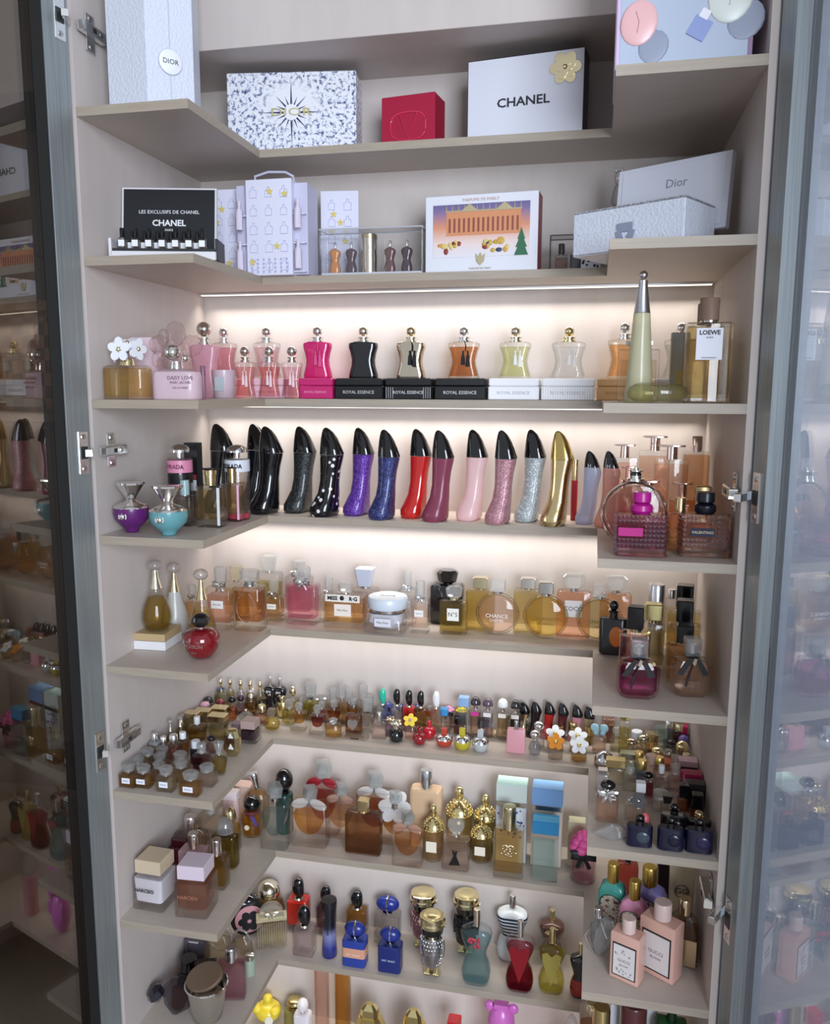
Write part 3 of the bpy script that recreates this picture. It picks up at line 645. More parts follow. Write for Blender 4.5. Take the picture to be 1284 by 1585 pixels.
# white tower calendar
mW = P('#dcdcec', .5); mL = P('#b9b6d6', .5); mg = P('#d8c56a', .4)
yb = -.14; xa = at_y(372, 380, yb).x; xb = at_y(462, 380, yb).x; tw = xb - xa; th = at_y(420, 277, yb).z - SZ[2]
rt = tag(empty('advent_calendar', ((xa + xb)/2, yb + .02, SZ[2] + .0004), 0), 'white tower calendar with two opened side panels, gold stars and looped handle', 'calendar')
td = .062; box(rt, 'tower', mW, tw*.78, td, th, (0, td/2 - .02, 0), bev=.001)
for s in (-1, 1):
    c_ = box(rt, 'recess', P('#c6c4da', .6), tw*.22, td*.8, th*.96, (s*tw*.5, td/2 - .012, th*.01), bev=.0008)
    for k in range(3): box(c_, 'ledge', mW, tw*.2, td*.6, .002, (s*tw*.5, td/2 - .028, th*(.03 + .3*k)), bev=.0003)
    for k in range(2): lathe(c_, 'vial', P('#d9cfe0', .4), [(0, .006), (.03, .006), (.034, .003), (.046, .003)], 10, (s*tw*.5, -.022, th*(.06 + .42*k)))
tube(rt, 'handle', P('#cfcfe2', .5), [(-tw*.33, .01, th - .002), (-tw*.34, .008, th + .012), (-tw*.1, .008, th + .018), (tw*.2, .008, th + .016), (tw*.33, .008, th + .009), (tw*.34, .01, th - .002)], .0022, 6)
def deco(o, w, h, yf, seed, off=0):
    rnd = random.Random(seed); cols = max(2, int(w/.021)); rows = 5
    for i in range(cols):
        for j in range(rows):
            x = off - w/2 + w*(i + .5)/cols; z = h*(j + .55)/(rows + .3)
            q = .011 + .002*rnd.random()
            vs, fs = tubeg([(x - q*.5, yf, z - q*.6), (x + q*.5, yf, z - q*.6), (x + q*.5, yf, z + q*.3), (x + q*.15, yf, z + q*.45), (x + q*.15, yf, z + q*.85), (x - q*.15, yf, z + q*.85), (x - q*.15, yf, z + q*.45), (x - q*.5, yf, z + q*.3)], .0005, 4, True)
            mk('bottle_outline', vs, fs, mL, o, 0)
    for _ in range(4):
        x = off + (rnd.random() - .5)*w*.8; z = h*(.12 + .8*rnd.random()); s5 = [(((.0065 if k % 2 == 0 else .0028)*math.sin(math.pi*k/5)), ((.0065 if k % 2 == 0 else .0028)*math.cos(math.pi*k/5))) for k in range(10)]
        prism(o, 'gold_star', mg, s5, .0008, (x, yf - .0006, z))
dk = empty('front_print', (0, -.0204, 0), 0, rt); deco(dk, tw*.78, th, -.0002, 1)
for i in range(7):
    for j in range(4): lathe(dk, 'pearl_dot', mL, [(0, .0022), (.0008, .0018)], 8, (-tw*.3 + tw*.1*i, -.0002, .006 + .0065*j), (90, 0, 0))
for s, uo in ((-1, 284), (1, 555)):
    yo = -.105 if s < 0 else -.05; po = at_y(uo, 360, yo); hx_ = s*tw*.61; hy_ = .02 if s < 0 else .062; dx = po.x - rt.location.x - hx_; dy = yo - (rt.location.y + hy_); wl = math.hypot(dx, dy); an = math.degrees(math.atan2(dy, dx))
    if s < 0: an -= 180
    pn = empty('side_panel', (hx_, hy_, 0), an, rt); box(pn, 'panel_board', mW, wl, .003, th*.97, (s*wl/2, 0, .001), bev=.0005)
    deco(pn, wl*.85, th*.95, -.0019, 5 + s, s*wl/2)
# clear set with four bust miniatures
yb = -.118; xa = at_y(494, 400, yb).x; xb = at_y(653, 400, yb).x; h = at_y(573, 353, yb).z - SZ[2]; w = xb - xa
rt = tag(empty('clear_gift_case', ((xa + xb)/2, yb + .022, SZ[2] + .0004), 1), 'clear plastic gift case standing between the white calendar and the palace box', 'case')
loft(rt, 'clear_shell', G('#eef0f4'), rb(w, .044, h, .06, .001), 12, smooth=30); box(rt, 'base_tray', P('#cfd2da', .5), w*.97, .04, .004, (0, 0, .0003), bev=.0004)
vs, fs = tubeg([(-w/2, -.022, h), (w/2, -.022, h), (w/2, .022, h), (-w/2, .022, h)], .0011, 4, True); mk('shell_edge', vs, fs, P('#c9ccd2', .2), rt, 0)
for uu, lq, lb in ((518, '#c98a5a', 'copper-tinted bust miniature at the left end of the clear case'), (543, '#5a4a50', 'smoky bust miniature left of the gold tube in the clear case'), (603, '#6a4a4a', 'brown bust miniature right of the gold tube in the clear case'), (629, '#4a3a42', 'dark bust miniature at the right end of the clear case')):
    xx = at_y(uu, 395, yb + .018).x; rr_ = tag(empty('bust_miniature', (xx, yb + .02, SZ[2] + .0046)), lb, 'perfume bottle', 'miniatures in the clear case'); torso(rr_, .019, .052, .014, None, P(lq, .2, .5), capm=M('#d8cfc8'))
xx = at_y(571, 395, yb + .018).x; rr_ = tag(empty('metal_tube', (xx, yb + .02, SZ[2] + .0046)), 'tall shiny gold tube in the middle of the clear case', 'tube'); lathe(rr_, 'tube_body', M('#d7c8ac', .12), [(0, .0135), (.055, .0135)], 20); lathe(rr_, 'tube_cap', M('#cdb377', .15), [(0, .0138), (.006, .0138), (.007, .013)], 20, (0, 0, .0552))
# palace box
rt, w, h = facebox('gift_box', 'white gift box with golden palace picture on the second shelf', 2, -.112, 657, 832, 300, 380, .05, None, -4)
box(rt, 'box_body', P('#dfe0e8', .4), w, .04, h, (0, .0205, 0), bev=.001); box(rt, 'box_side_print', P('#8d4a4e', .5), .0008, .039, h*.98, (w/2 + .0003, .0205, .001), bev=.0001)
SK = nmat('sunset_print'); oc = objco(SK[1]); sp = SK[1].nodes.new('ShaderNodeSeparateXYZ'); SK[1].links.new(oc, sp.inputs[0])
r_ = ramp(SK[1], sp.outputs[2], [(0.02, '#dfe1ea'), (.045, '#e6d3cf'), (.07, '#d9936f'), (.095, '#7e6f9c'), (.115, '#4d5684')]); b = pbsdf(SK[1], (1, 1, 1, 1), .4); SK[1].links.new(r_.outputs[0], b.inputs[0]); SK[1].links.new(b.outputs[0], SK[2].inputs[0])
box(rt, 'picture', SK[0], w*.86, .0006, h*.68, (0, 0, h*.2), bev=.0001)
pal = box(rt, 'palace', P('#d38f66', .4), w*.66, .0006, h*.3, (.004, -.0005, h*.48), bev=.0001)
for i in range(15): box(pal, 'palace_window', P('#8d4d3f', .5), w*.018, .0004, h*.18, (.004 - w*.3 + w*.043*i, -.0009, h*.52), bev=.0001)
box(pal, 'cornice', GLD, w*.68, .0008, h*.02, (.004, -.0008, h*.78), bev=.0001)
for i in range(13): lathe(pal, 'spire', GLD, [(0, .0011), (.006, .0008), (.009, .0002)], 6, (.004 - w*.33 + w*.055*i, -.0008, h*.8))
for x in (-.018, .038): prism(pal, 'pediment', GLD, [(-.014, 0), (.014, 0), (0, .011)], .0008, (x, -.001, h*.79))
prism(rt, 'fir_tree', P('#2f6a4c', .5), [(-.011, 0), (.011, 0), (.006, .012), (.009, .012), (.004, .024), (.006, .024), (0, .042), (-.006, .024), (-.004, .024), (-.009, .012), (-.006, .012)], .0008, (w*.36, -.0009, h*.2))
rnd = random.Random(4)
for gx, n_ in ((-.055, 9), (.022, 13)):
    for k in range(n_): ball(rt, 'sleigh_print', P(rnd.choice(['#c9a64e', '#8c3b34', '#d9c37a', '#3d4766', '#d8a04a']), .4), .003 + .004*rnd.random(), .0006, .003 + .003*rnd.random(), (gx + (rnd.random() - .5)*.045, -.0008, h*(.27 + .13*rnd.random())), 8, 5)
prism(rt, 'crest', GLD, [(-.008, .018), (-.006, .006), (0, 0), (.006, .006), (.008, .018), (.003, .014), (0, .02), (-.003, .014)], .0008, (0, -.0009, h*.09)); text(rt, 'PARFUMS DE MARLY', .004, (0, -.0006, h*.05), GLD); text(rt, 'PARFUMS DE MARLY', .0065, (0, -.0006, h*.93), P('#c9a7a0', .5))
# small clear cube with two bottles
yb = -.095; xa = at_y(851, 390, yb).x; xb = at_y(907, 390, yb).x; w = xb - xa; h = at_y(880, 364, yb).z - SZ[2]
rt = tag(empty('clear_cube_case', ((xa + xb)/2, yb + .02, SZ[2] + .0004)), 'small clear cube case with dark edges beside the palace box', 'case'); loft(rt, 'clear_shell', G('#e2dedd'), rb(w, .042, h, .05, .0008), 8, smooth=30)
for q in ([(-w/2, -.021, h), (w/2, -.021, h), (w/2, .021, h), (-w/2, .021, h)], [(-w/2, -.021, 0.001), (-w/2, -.021, h), (-w/2, -.0205, h)], [(w/2, -.021, 0.001), (w/2, -.021, h), (w/2, -.0205, h)]): tube(rt, 'dark_edge', P('#4a3d3a', .4), q, .0008, 4, len(q) == 4)
for dx, cc, cm, lb in ((-.011, '#a35f4c', '#2a2322', 'squat brick-red miniature inside the small clear cube'), (.013, '#2c2a30', '#15161a', 'black miniature inside the small clear cube')):
    rr_ = tag(empty('perfume_miniature', (rt.location.x + dx, yb + .018, SZ[2] + .0012)), lb, 'perfume bottle'); bottle(rr_, .02, h*.8, .018, .6, .3, liq=cc if cc != '#2c2a30' else None, gl=P('#2c2a30', .2, .5) if cc == '#2c2a30' else None, c=('cyl', .5, P(cm, .2)))
# pink bottle with glass figure behind the white box
def figtop(r, W, H, D):
    bottle(r, W, H*.62, D, .85, .3, liq='#b98d92', gl=G('#e8d9da'), c=('cyl', .3, M('#b9a8a4')))
    f = lathe(r, 'glass_figure', X('#e9eaea'), [(H*.6, W*.16), (H*.66, W*.3), (H*.76, W*.22), (H*.82, W*.12)], 14); ball(r, 'figure_head', X('#e9eaea'), W*.17, W*.17, H*.075, (0, 0, H*.89), 14, 8)
    for s in (-1, 1): ball(r, 'figure_ear', X('#e9eaea'), W*.06, W*.05, H*.03, (s*W*.12, 0, H*.965), 8, 5)
put(2, 958, 258, None, 40, 'pinkish bottle with clear glass figure stopper behind the white drawer box', figtop, y=-.10, dr=.7)
# white drawer box with upright lid
yb = -.27; xa = at_y(909, 390, yb).x; xb = at_y(1092, 390, yb).x
rt = tag(empty('drawer_gift_box', (.773, -.235, SZ[2] + .0004), -31), 'white pebbled drawer box with upright open lid on the second right shelf arm', 'box')
w, d, h = .165, .09, .058; box(rt, 'box_body', LEA, w, d, h, (0, 0, 0), bev=.0012)
dr_ = box(rt, 'drawer_front', LEA, w*.97, .002, h*.47, (0, -d/2 - .0012, h*.03), bev=.0005); box(dr_, 'ribbon_pull', P('#8b93a6', .35), .022, .0016, .012, (.0, -d/2 - .003, h*.42), bev=.0004)
for s in (-1, 1): prism(dr_, 'ribbon_tail', P('#8b93a6', .35), [(-.005, 0), (.005, 0), (.004, .012), (-.003, .012)], .0014, (s*.007, -d/2 - .0032, h*.27), (0, s*20, 0))
box(rt, 'glitter_edge', GLIT('#8a8d92', '#e4e4e8'), w, d, .002, (0, 0, h + .0002), bev=.0003)
ld = empty('lid', (.012, d/2 + .002, h*.55), 0, rt); ld.rotation_euler = (R(-6), 0, 0); box(ld, 'lid_shell', WHT, w*1.02, .012, .102, (.0, .0065, -.0), bev=.001)
box(ld, 'lid_inset', P('#d6d9e4', .5), w*.93, .001, .091, (.0, .0, .0055), bev=.0003); text(ld, 'Dior', .017, (.008, -.0009, .07), P('#8f9098', .4))
# floral strip box under the drawer box edge
rt = tag(empty('floral_carton', (at_y(914, 405, -.1).x, -.085, SZ[2] + .0004)), 'small white carton with black floral print below the drawer box', 'box'); MTF = MT[0]
box(rt, 'carton_body', P('#d9dbe2', .5), .03, .03, .03, (0, 0, 0), bev=.0006)
rnd = random.Random(9)
for k in range(14): ball(rt, 'floral_print', P('#23242b', .5), .002 + .002*rnd.random(), .0005, .0015 + .0015*rnd.random(), ((rnd.random() - .5)*.026, -.0152, .004 + .02*rnd.random()), 7, 4)
# ------------------------------------------------------------------ third shelf: tassel flasks
def daisy(r, W, H, D):
    hb = H*.5; bottle(r, W, hb/.88, D, .88, .7, pf=[(0, .97), (.04, 1), (.86, 1), (.95, .96), (1, .82)], n=24, gl=G('#f3e9cc'), liq='#e6c070', fill=.92, ins=.05, base=.08, neck=None, c=None)
    lathe(r, 'cap_base', M('#d8bd72', .2), [(0, W*.16), (H*.1, W*.13)], 16, (0, 0, hb*.99)); wp = P('#eef0f6', .3, .3)
    petals(r, W*.26, 5, (-W*.04, -D*.42, H*.73), (0, 0, 0), wp, GLD, 'flower', .0035, .2, .3)
    petals(r, W*.24, 5, (W*.26, -D*.02, H*.74), (0, 0, 75), wp, GLD, 'flower', .0035, .2)
    petals(r, W*.23, 5, (-W*.27, 0, H*.7), (0, 0, -65), wp, GLD, 'flower', .0035, .2)
    petals(r, W*.24, 5, (0, D*.1, H*.82), (-60, 0, 10), wp, GLD, 'flower', .0035, .2)
    text(r, 'DAISY', W*.09, (W*.12, -D/2 - .0006, hb*.62), P('#8b6d2b', .5)); text(r, 'MARC JACOBS', W*.05, (W*.12, -D/2 - .0006, hb*.5), P('#8b6d2b', .5))
put(3, 189, 513, None, 74, 'amber oval bottle topped with white daisies at the front of the left arm', daisy, y=-.335, dr=.5)
def pinkcard(r, W, H, D): loft(r, 'bottle_body', F('#f2d8e2', .15), [(0, W*.5, D*.5, .2), (H*.7, W*.44, D*.5, .2), (H, W*.34, D*.45, .2)], 12)
put(3, 224, 523, None, 52, 'tall plain pale pink slab bottle behind the daisy bottles', pinkcard, y=-.275, dr=.5)
def daisylove(r, W, H, D):
    hb = H*.42; vessel(r, [(hb*z, W/2*s, D/2*s, .8) for z, s in ((0, .97), (.04, 1), (.78, 1), (.9, .95), (1, .5))], F('#f0d6df', .3), None, n=24)
    lathe(r, 'neck', M(SILV), [(0, W*.14), (H*.1, W*.12)], 16, (0, 0, hb)); pg = G('#f0c6c8')
    petals(r, W*.60, 5, (0, 0, H*.66), (0, 0, 0), pg, None, 'petals', .004, .2, .3); petals(r, W*.5, 5, (W*.22, -D*.1, H*.62), (0, 0, 20), pg, None, 'petals', .004, .2, .7); petals(r, W*.42, 5, (-W*.3, D*.02, H*.68), (0, 0, -20), pg, None, 'petals', .004, .2, .2)
    ball(r, 'silver_bead', M('#dcd6ca', .08), W*.155, W*.155, W*.155, (0, -D*.3, H*.64), 18, 10); ball(r, 'silver_bead', M('#dcd6ca', .08), W*.07, W*.07, W*.07, (W*.24, -D*.2, H*.56), 12, 8)
    for s_, z_, k in (('DAISY LOVE', .105, .7), ('MARC JACOBS', .07, .55), ('EAU SO SWEET', .05, .38)): text(r, s_, W*z_, (W*.2, -D/2 - .0006, hb*k), P('#6d4a68', .5))
put(3, 271, 505, None, 77, 'frosted pink bottle with large translucent petal flower stopper', daisylove, y=-.335, dr=.5)
put(3, 313.5, 566, None, 8, 'slim mauve tube atomiser beside the petal flower bottle', rect(body=.7, rr=2, gl=F('#a8748c', .3), neck=None, c=('cyl', 1, F('#8d5d78', .2)), pf=[(0, .95), (.02, 1), (1, 1)]), y=-.285, dr=1)
PK = F('#e7a9bb', .25); WT = P('#efe6ea', .6)
essence_box(3, 312, 352, 588, 616, 'pale pink low carton nearest the left cabinet wall', P('#dfa9b6', .45), P('#b98090', .5), y=-.062)
essence_box(3, 388, 440, 588, 616, 'pale pink low carton behind the three small pink flasks', P('#e3b7c2', .45), P('#b98090', .5), y=-.062)
EB = .0345
put(3, 315, 498, None, 46, 'rose pink waisted flask with dark silver ball stopper in the back left corner', pdm, y=-.098, dr=.5, body=F('#dfa0b0', .2), name='tassel_flask', capm=M('#b9b4a8', .15))
put(3, 346, 507, None, 40, 'translucent pink waisted flask second from the left wall', pdm, y=-.05, dr=.5, on=EB, liq='#e58aa2', gl=G('#f3d3dc'), name='tassel_flask')
put(3, 412, 506, None, 43, 'clear waisted flask with pale pink liquid behind the three small flasks', pdm, y=-.05, dr=.5, on=EB, liq='#eeb9c2', tas=WT, name='tassel_flask')
def cup(r, W, H, D):
    lathe(r, 'cup_wall', F('#d9c3cf', .12), [(0, W*.42), (H*.03, W*.44), (H, W*.5), (H, W*.46), (H*.9, W*.455), (H*.1, W*.4)], 24); plate(r, W*.4, H*.5, H*.25, -W*.475, F('#c3d0d6', .1))
put(3, 346, 573, None, 36, 'small frosted lilac candle cup with square label', cup, y=-.115 + .004, dr=1, name='candle_cup', cat='candle')
for uu, wv, lb, kw in ((378.5, 34, 'small coral pink tassel flask left of three at the shelf edge', dict(liq='#e58d8d', gl=G('#f0c4c4'))), (416, 35, 'small coral pink tassel flask in the middle of three at the shelf edge', dict(liq='#e88680', gl=G('#f3c6c2'))), (451, 33, 'small clear pink tassel flask right of three at the shelf edge', dict(liq='#e9a5b4'))):
    put(3, uu, 536, None, wv, lb, pdm, y=-.108, dr=.5, tas=P('#e9cdd2', .6), name='tassel_flask', capm=M('#cfc9bd', .12), **kw)
WH = P('#e9e9ec', .4); BK = P('#121316', .35)
for (u, w, u0, u1, bm, tm, sp, bl, fl, kw) in (
    (491, 45, 461, 515, P('#c0246a', .4), P('#e8a0c0', .5), None, 'bright magenta low carton', 'opaque magenta tassel flask with silver ball on a magenta carton', dict(body=P('#c81f68', .2, .6), tas=P('#d94f8a', .6))),
    (562, 46, 517, 593, BK, P('#c9c9c9', .4), None, 'glossy black low carton under the black flask', 'glossy black tassel flask with silver ball stopper', dict(body=P('#0c0f13', .06, .8), capm=M('#d6cdb5', .12))),
    (636, 46, 594, 669, BK, P('#d9d9d9', .4), 'side', 'black low carton with white stripes', 'mirrored gold tassel flask with black tassels', dict(body=M('#cbb894', .1), tas=P('#15151a', .7), capm=M('#d2c49a', .12))),
    (718, 49, 671, 752, BK, P('#d9d9d9', .4), None, 'black low carton under the amber flask', 'dark amber tassel flask with black tassels', dict(liq='#b9581e', gl=G('#e6b48a'), tas=P('#15151a', .7))),
    (798, 49, 754, 834, WH, P('#b5b5ba', .4), None, 'plain white low carton under the green flask', 'pale green tassel flask with white tassels', dict(liq='#cfd68c', gl=G('#eef2d8'), tas=P('#e8e8e0', .6), capm=M('#d8d0b5', .12))),
    (881, 52, 836, 920, WH, P('#c0c0c4', .4), 'all', 'white low carton with grey stripes', 'colourless clear tassel flask with gold ball and white tassels', dict(liq='#eceff0', tas=P('#eceae6', .6), capm=M('#d8be79', .12))),
    (967, 50, 922, 1000, P('#d9aa78', .45), P('#b98a55', .5), None, 'tan orange low carton near the right arm', 'peach amber tassel flask with silver ball behind the tall cone bottle', dict(liq='#e2994e', gl=G('#f0cfa0'))),
    (1055, 50, 1010, 1088, WH, P('#c0c0c4', .4), None, 'white low carton against the right cabinet wall', 'pale clear green tassel flask behind the brown glass bottle', dict(liq='#e3ead2', gl=G('#f2f6ea')))):
    h = essence_box(3, u0, u1, 591, 619, bl, bm, tm, sp)
    put(3, u, 505 if u < 950 else 499, None, w, fl, pdm, y=-.058, dr=.5, on=EB, name='tassel_flask', **kw)
# right arm
def frameb(r, W, H, D):
    vessel(r, rb(W, D, H*.86, .08, .0015), G('#eef0ee'), L('#efe0b8'), .8, .35, .1, 8); box(r, 'collar', M('#a9adaf', .2), W*.5, D*.6, H*.06, (0, 0, H*.862)); box(r, 'cap', M('#b9bdbf', .2), W*.66, D*.8, H*.075, (0, 0, H*.925))
put(3, 989, 528, None, 62, 'clear square-edged bottle with flat silver collar behind the cone bottle', frameb, y=-.24, dr=.4)
def cone(r, W, H, D):
    vessel(r, [(0, W*.5, W*.5, 2), (H*.02, W*.52, W*.52, 2), (H*.68, W*.30, W*.30, 2)], F('#dfdcb8', .35), None, n=24, name='frosted_body')
    lathe(r, 'liquid', F('#dccf92', .3), [(H*.04, W*.44), (H*.6, W*.28)], 20); ms = M('#a9aaad', .28)
    lathe(r, 'cone_cap', ms, [(H*.682, W*.30), (H*.69, W*.29), (H*.90, W*.16), (H*.925, W*.17), (H*.93, W*.12)], 22); ball(r, 'tip_bead', ms, W*.155, W*.155, W*.155, (0, 0, H - W*.155), 16, 9)
put(3, 996, 419, None, 43, 'tall frosted cone bottle with brushed steel cap and bead tip', cone, y=-.295, dr=1)
def pebble(r, W, H, D): vessel(r, [(H*z, W/2*s, D/2*s, 2) for z, s in ((0, .55), (.05, .72), (.25, .93), (.5, 1), (.75, .93), (.94, .7), (1, .5))], G('#eef0e0'), L('#cfc98a'), .9, .08, .08, 28, smooth=70)
put(3, 1017, 592, None, 95, 'low olive glass pebble bottle at the front edge of the right arm', pebble, y=-.343, dr=.5)
def loewe(r, W, H, D):
    hb = H*.765; vessel(r, rb(W, D, hb, .1, .002), G('#d9cba6'), L('#c0a05c'), .95, .12, .06, 12); lathe(r, 'collar', M('#8a8378', .2), [(0, W*.2), (H*.02, W*.2)], 16, (0, 0, hb))
    wd = nmat('cap_wood'); nt = wd[1]; n = noise(nt, 40, 3, objco(nt, (1, 1, .15))); rr_ = ramp(nt, n.outputs[0], [(.3, '#7a5f50'), (.7, '#94796a')]); b = pbsdf(nt, (1, 1, 1, 1), .55); nt.links.new(rr_.outputs[0], b.inputs[0]); nt.links.new(b.outputs[0], wd[2].inputs[0])
    lathe(r, 'wood_cap', wd[0], [(0, W*.215), (H*.205, W*.215), (H*.213, W*.205)], 24, (0, 0, hb + H*.021))
    p = plate(r, W*.57, H*.30, H*.41, -D/2 - .0004, P('#dfe0ea', .5)); x0 = -D/2 - .0013
    for s_, z_, k, bd in (('LOEWE', .135, .665, .0003), ('AURA', .06, .62, 0), ('PINK MAGNOLIA', .042, .43, 0)): text(p, s_, W*z_, (0, x0, H*k), P('#23252e', .5), bold=bd)
put(3, 1099, 461, None, 68, 'large square amber bottle with wooden cap and white label on the right arm', loewe, y=-.325, dr=.5, rz=0)
put(3, 1094, 470, None, 62, 'amber bottle with wooden cap hidden behind the large labelled one', rect(body=.78, rr=.1, gl=G('#d9cba6'), liq='#b9985a', neck=None, c=('cyl', .43, P('#84695a', .55))), y=-.25, dr=.5)
def greybox(r, W, H, D): box(r, 'carton_body', P('#b5b3ae', .5), W, D, H, bev=.0008); plate(r, W*.5, H*.4, H*.05, -D/2 - .0003, P('#c5b46a', .5), x=W*.1)
put(3, 1053, 515, None, 27, 'narrow grey carton with yellow panel behind the brown glass bottle', greybox, y=-.175, dr=.8, name='perfume_carton', cat='box')
# ------------------------------------------------------------------ fourth shelf: shoe bottles
SVM = M('#dcd9d2', .1)
put(4, 205, 746, 825, 55, 'purple bowl bottle with flaring silver cap and relief head', medusa, dr=1, bd=.4, glassm=F('#5a1a66', .15), neckm=M('#d8cfc9', .1))
put(4, 262, 751, 830, 60, 'turquoise bowl bottle with flaring silver cap and relief head', medusa, dr=1, bd=.4, glassm=F('#6cb3bd', .25), neckm=M('#d8d3cb', .1))
def candy(r, W, H, D, labc, word, tc, liq, low, black=False):
    hb = H*.83; lathe(r, 'glass_body', G(), [(0, W*.47), (hb*.02, W*.5), (hb*.96, W*.5), (hb, W*.45)], 24)
    lathe(r, 'liquid', L(liq), [(hb*.14, W*.43), (hb*.62, W*.43)], 22); lathe(r, 'base_disc', low, [(hb*.02, W*.44), (hb*.1, W*.44)], 22)
    if black: lathe(r, 'dark_band', P('#141416', .3), [(hb*.62, W*.505), (hb*.76, W*.505)], 24)
    b = lathe(r, 'label_band', P(labc, .4), [(hb*.78, W*.51), (hb*.965, W*.51)], 24); text(b, word, W*.24, (W*.06, -W*.512 - .0006, hb*.87), P(tc, .4), bold=.0002)
    lathe(r, 'pump', SVM, [(0, W*.13), (H*.09, W*.13)], 14, (0, 0, hb)); cap(r, 'mush', W*.84, H*.10, H*.90, M('#cfcfd2', .15))
put(4, 277, 687, None, 38, 'round bottle with pink label band and domed silver cap', candy, y=-.235, dr=1, labc='#d98aa8', word='PRADA', tc='#7a3f58', liq='#8d8488', low=P('#3a3438', .3), black=True)
put(4, 366, 688, None, 38, 'round bottle with white PRADA band and domed silver cap', candy, y=-.175, dr=1, labc='#d8dbe4', word='PRADA', tc='#20242e', liq='#cfae9c', low=P('#c23a52', .3))
def blackbox(r, W, H, D): box(r, 'carton_body', P('#121316', .35), W, D, H, bev=.0008); plate(r, W*.8, H*.14, H*.38, -D/2 - .0003, P('#c9ccd4', .5)); plate(r, W*.8, H*.06, H*.53, -D/2 - .0003, P('#8c2a38', .5))
put(4, 298, 685, None, 22, 'tall narrow black carton behind the pink-banded bottle', blackbox, y=-.19, dr=.8, name='perfume_carton', cat='box')
put(4, 288, 743, 815, 28, 'small clear bottle with aqua cap behind the turquoise bowl bottle', rect(body=.66, rr=.3, liq='#cbb9a0', c=('cyl', .5, F('#b9dcdd', .3)), neck=(.35, .03, None)), dr=.8)
def lhomme(r, W, H, D, side):
    bottle(r, W, H, D, .71, .12, liq='#c6a66a', fill=.9, ins=.14, base=.2, neck=(.4, .03, M('#cfae5a', .15)), c=None, gl=G())
    lathe(r, 'gold_cap', M('#cfae5a', .14), [(0, W*.2), (H*.13, W*.2), (H*.135, W*.23), (H*.22, W*.23), (H*.225, W*.2)], 18, (0, 0, H*.74))
    ball(r, 'cap_disc', P('#17181c', .2), W*.38, W*.3, H*.02, (-W*.05, D*.2, H*.975), 18, 6); box(r, 'side_edge', P(side, .3), W*.1, D*.06, H*.64, (W*.45, -D*.48, H*.04), bev=.0004)
put(4, 328, 724, 817, 41, 'square pale gold bottle with gold and black cap nearest the arm corner', lhomme, dr=.7, side='#d9dfe4')
put(4, 361, 722, 808, 32, 'square pale gold bottle with pink edge behind its twin', lhomme, dr=.8, side='#e6b7cd', y=None)
# shoes
KB = P('#0b0c10', .08, .7)
def dots():
    m, nt, out = nmat('polka_dots'); v = nt.nodes.new('ShaderNodeTexVoronoi'); v.inputs['Scale'].default_value = 85; nt.links.new(objco(nt), v.inputs['Vector'])
    r = ramp(nt, v.outputs['Distance'], [(0, '#e9e9ea'), (.26, '#e9e9ea'), (.29, '#0a0b0e')]); b = pbsdf(nt, (0, 0, 0, 1), .1, 0, .6); nt.links.new(r.outputs[0], b.inputs[0]); nt.links.new(b.outputs[0], out.inputs[0]); return m
SH = [(331, 656, None, 46, 'glossy black shoe bottle farthest left behind the round banded bottle', KB, -.10, None),
 (388, 656, None, 46, 'blue-black shoe bottle with square heel label third in from the wall', P('#0d1118', .06, .8), -.055, None),
 (410, 660, 797, 46, 'plain glossy black shoe bottle at the inner shelf corner', KB, None, None),
 (462, 660, 795, 44, 'dark grey glitter shoe bottle left of the polka dot one', GLIT('#16191b', '#59605f'), None, None),
 (503, 662, 801, 46, 'black shoe bottle with white polka dots', dots(), None, None),
 (552, 662, 799, 42, 'purple glitter shoe bottle', GLIT('#4a1d86', '#9a62d8'), None, None),
 (591, 665, 806, 42, 'midnight blue glitter shoe bottle', GLIT('#1a2052', '#5a68b0'), None, None),
 (640, 664, 803, 42, 'bright red shoe bottle', P('#c01e1a', .12, .7), None, None),
 (674, 666, 809, 42, 'burgundy glass shoe bottle right of the red one', F('#8e3a52', .25), None, '*'),
 (726, 665, 807, 42, 'pale pink glass shoe bottle', F('#f0cfd0', .3), None, None),
 (770, 666, 813, 42, 'mauve glitter shoe bottle', GLIT('#a8727c', '#d8aeb4'), None, None),
 (815, 665, 809, 42, 'silver glitter shoe bottle', GLIT('#9aa4a6', '#eef3f3'), None, None),
 (856, 667, 816, 44, 'shiny gold shoe bottle', M('#cda75c', .2), None, None),
 (905, 698, 812, 34, 'smaller frosted pale blue shoe bottle', F('#ccd2ea', .3), None, 'H'),
 (934, 698, 817, 34, 'smaller frosted coral shoe bottle', F('#f2b3a2', .3), None, 'H')]
for (u, t, b, w, lb, mt, y, em) in SH:
    put(4, u + 2, t, b, w, lb, shoe, y=y, dr=1.05, rz=-12, body=mt, capm=M('#b58a34', .2) if 'gold' in lb else None, capz=.78 if w == 34 else .70, emblem=em if em == 'H' else None, name='shoe_bottle', group='high-heel shoe bottles')
put(4, 887, 711, 806, 10, 'slim red lip tube with gold cap beside the gold shoe bottle', rect(body=.66, rr=2, gl=P('#b3202a', .2), neck=None, c=('cyl', 1, M('#a8874a', .2)), pf=[(0, .95), (.02, 1), (1, 1)]), dr=1, name='lip_gloss_tube', cat='lip gloss')
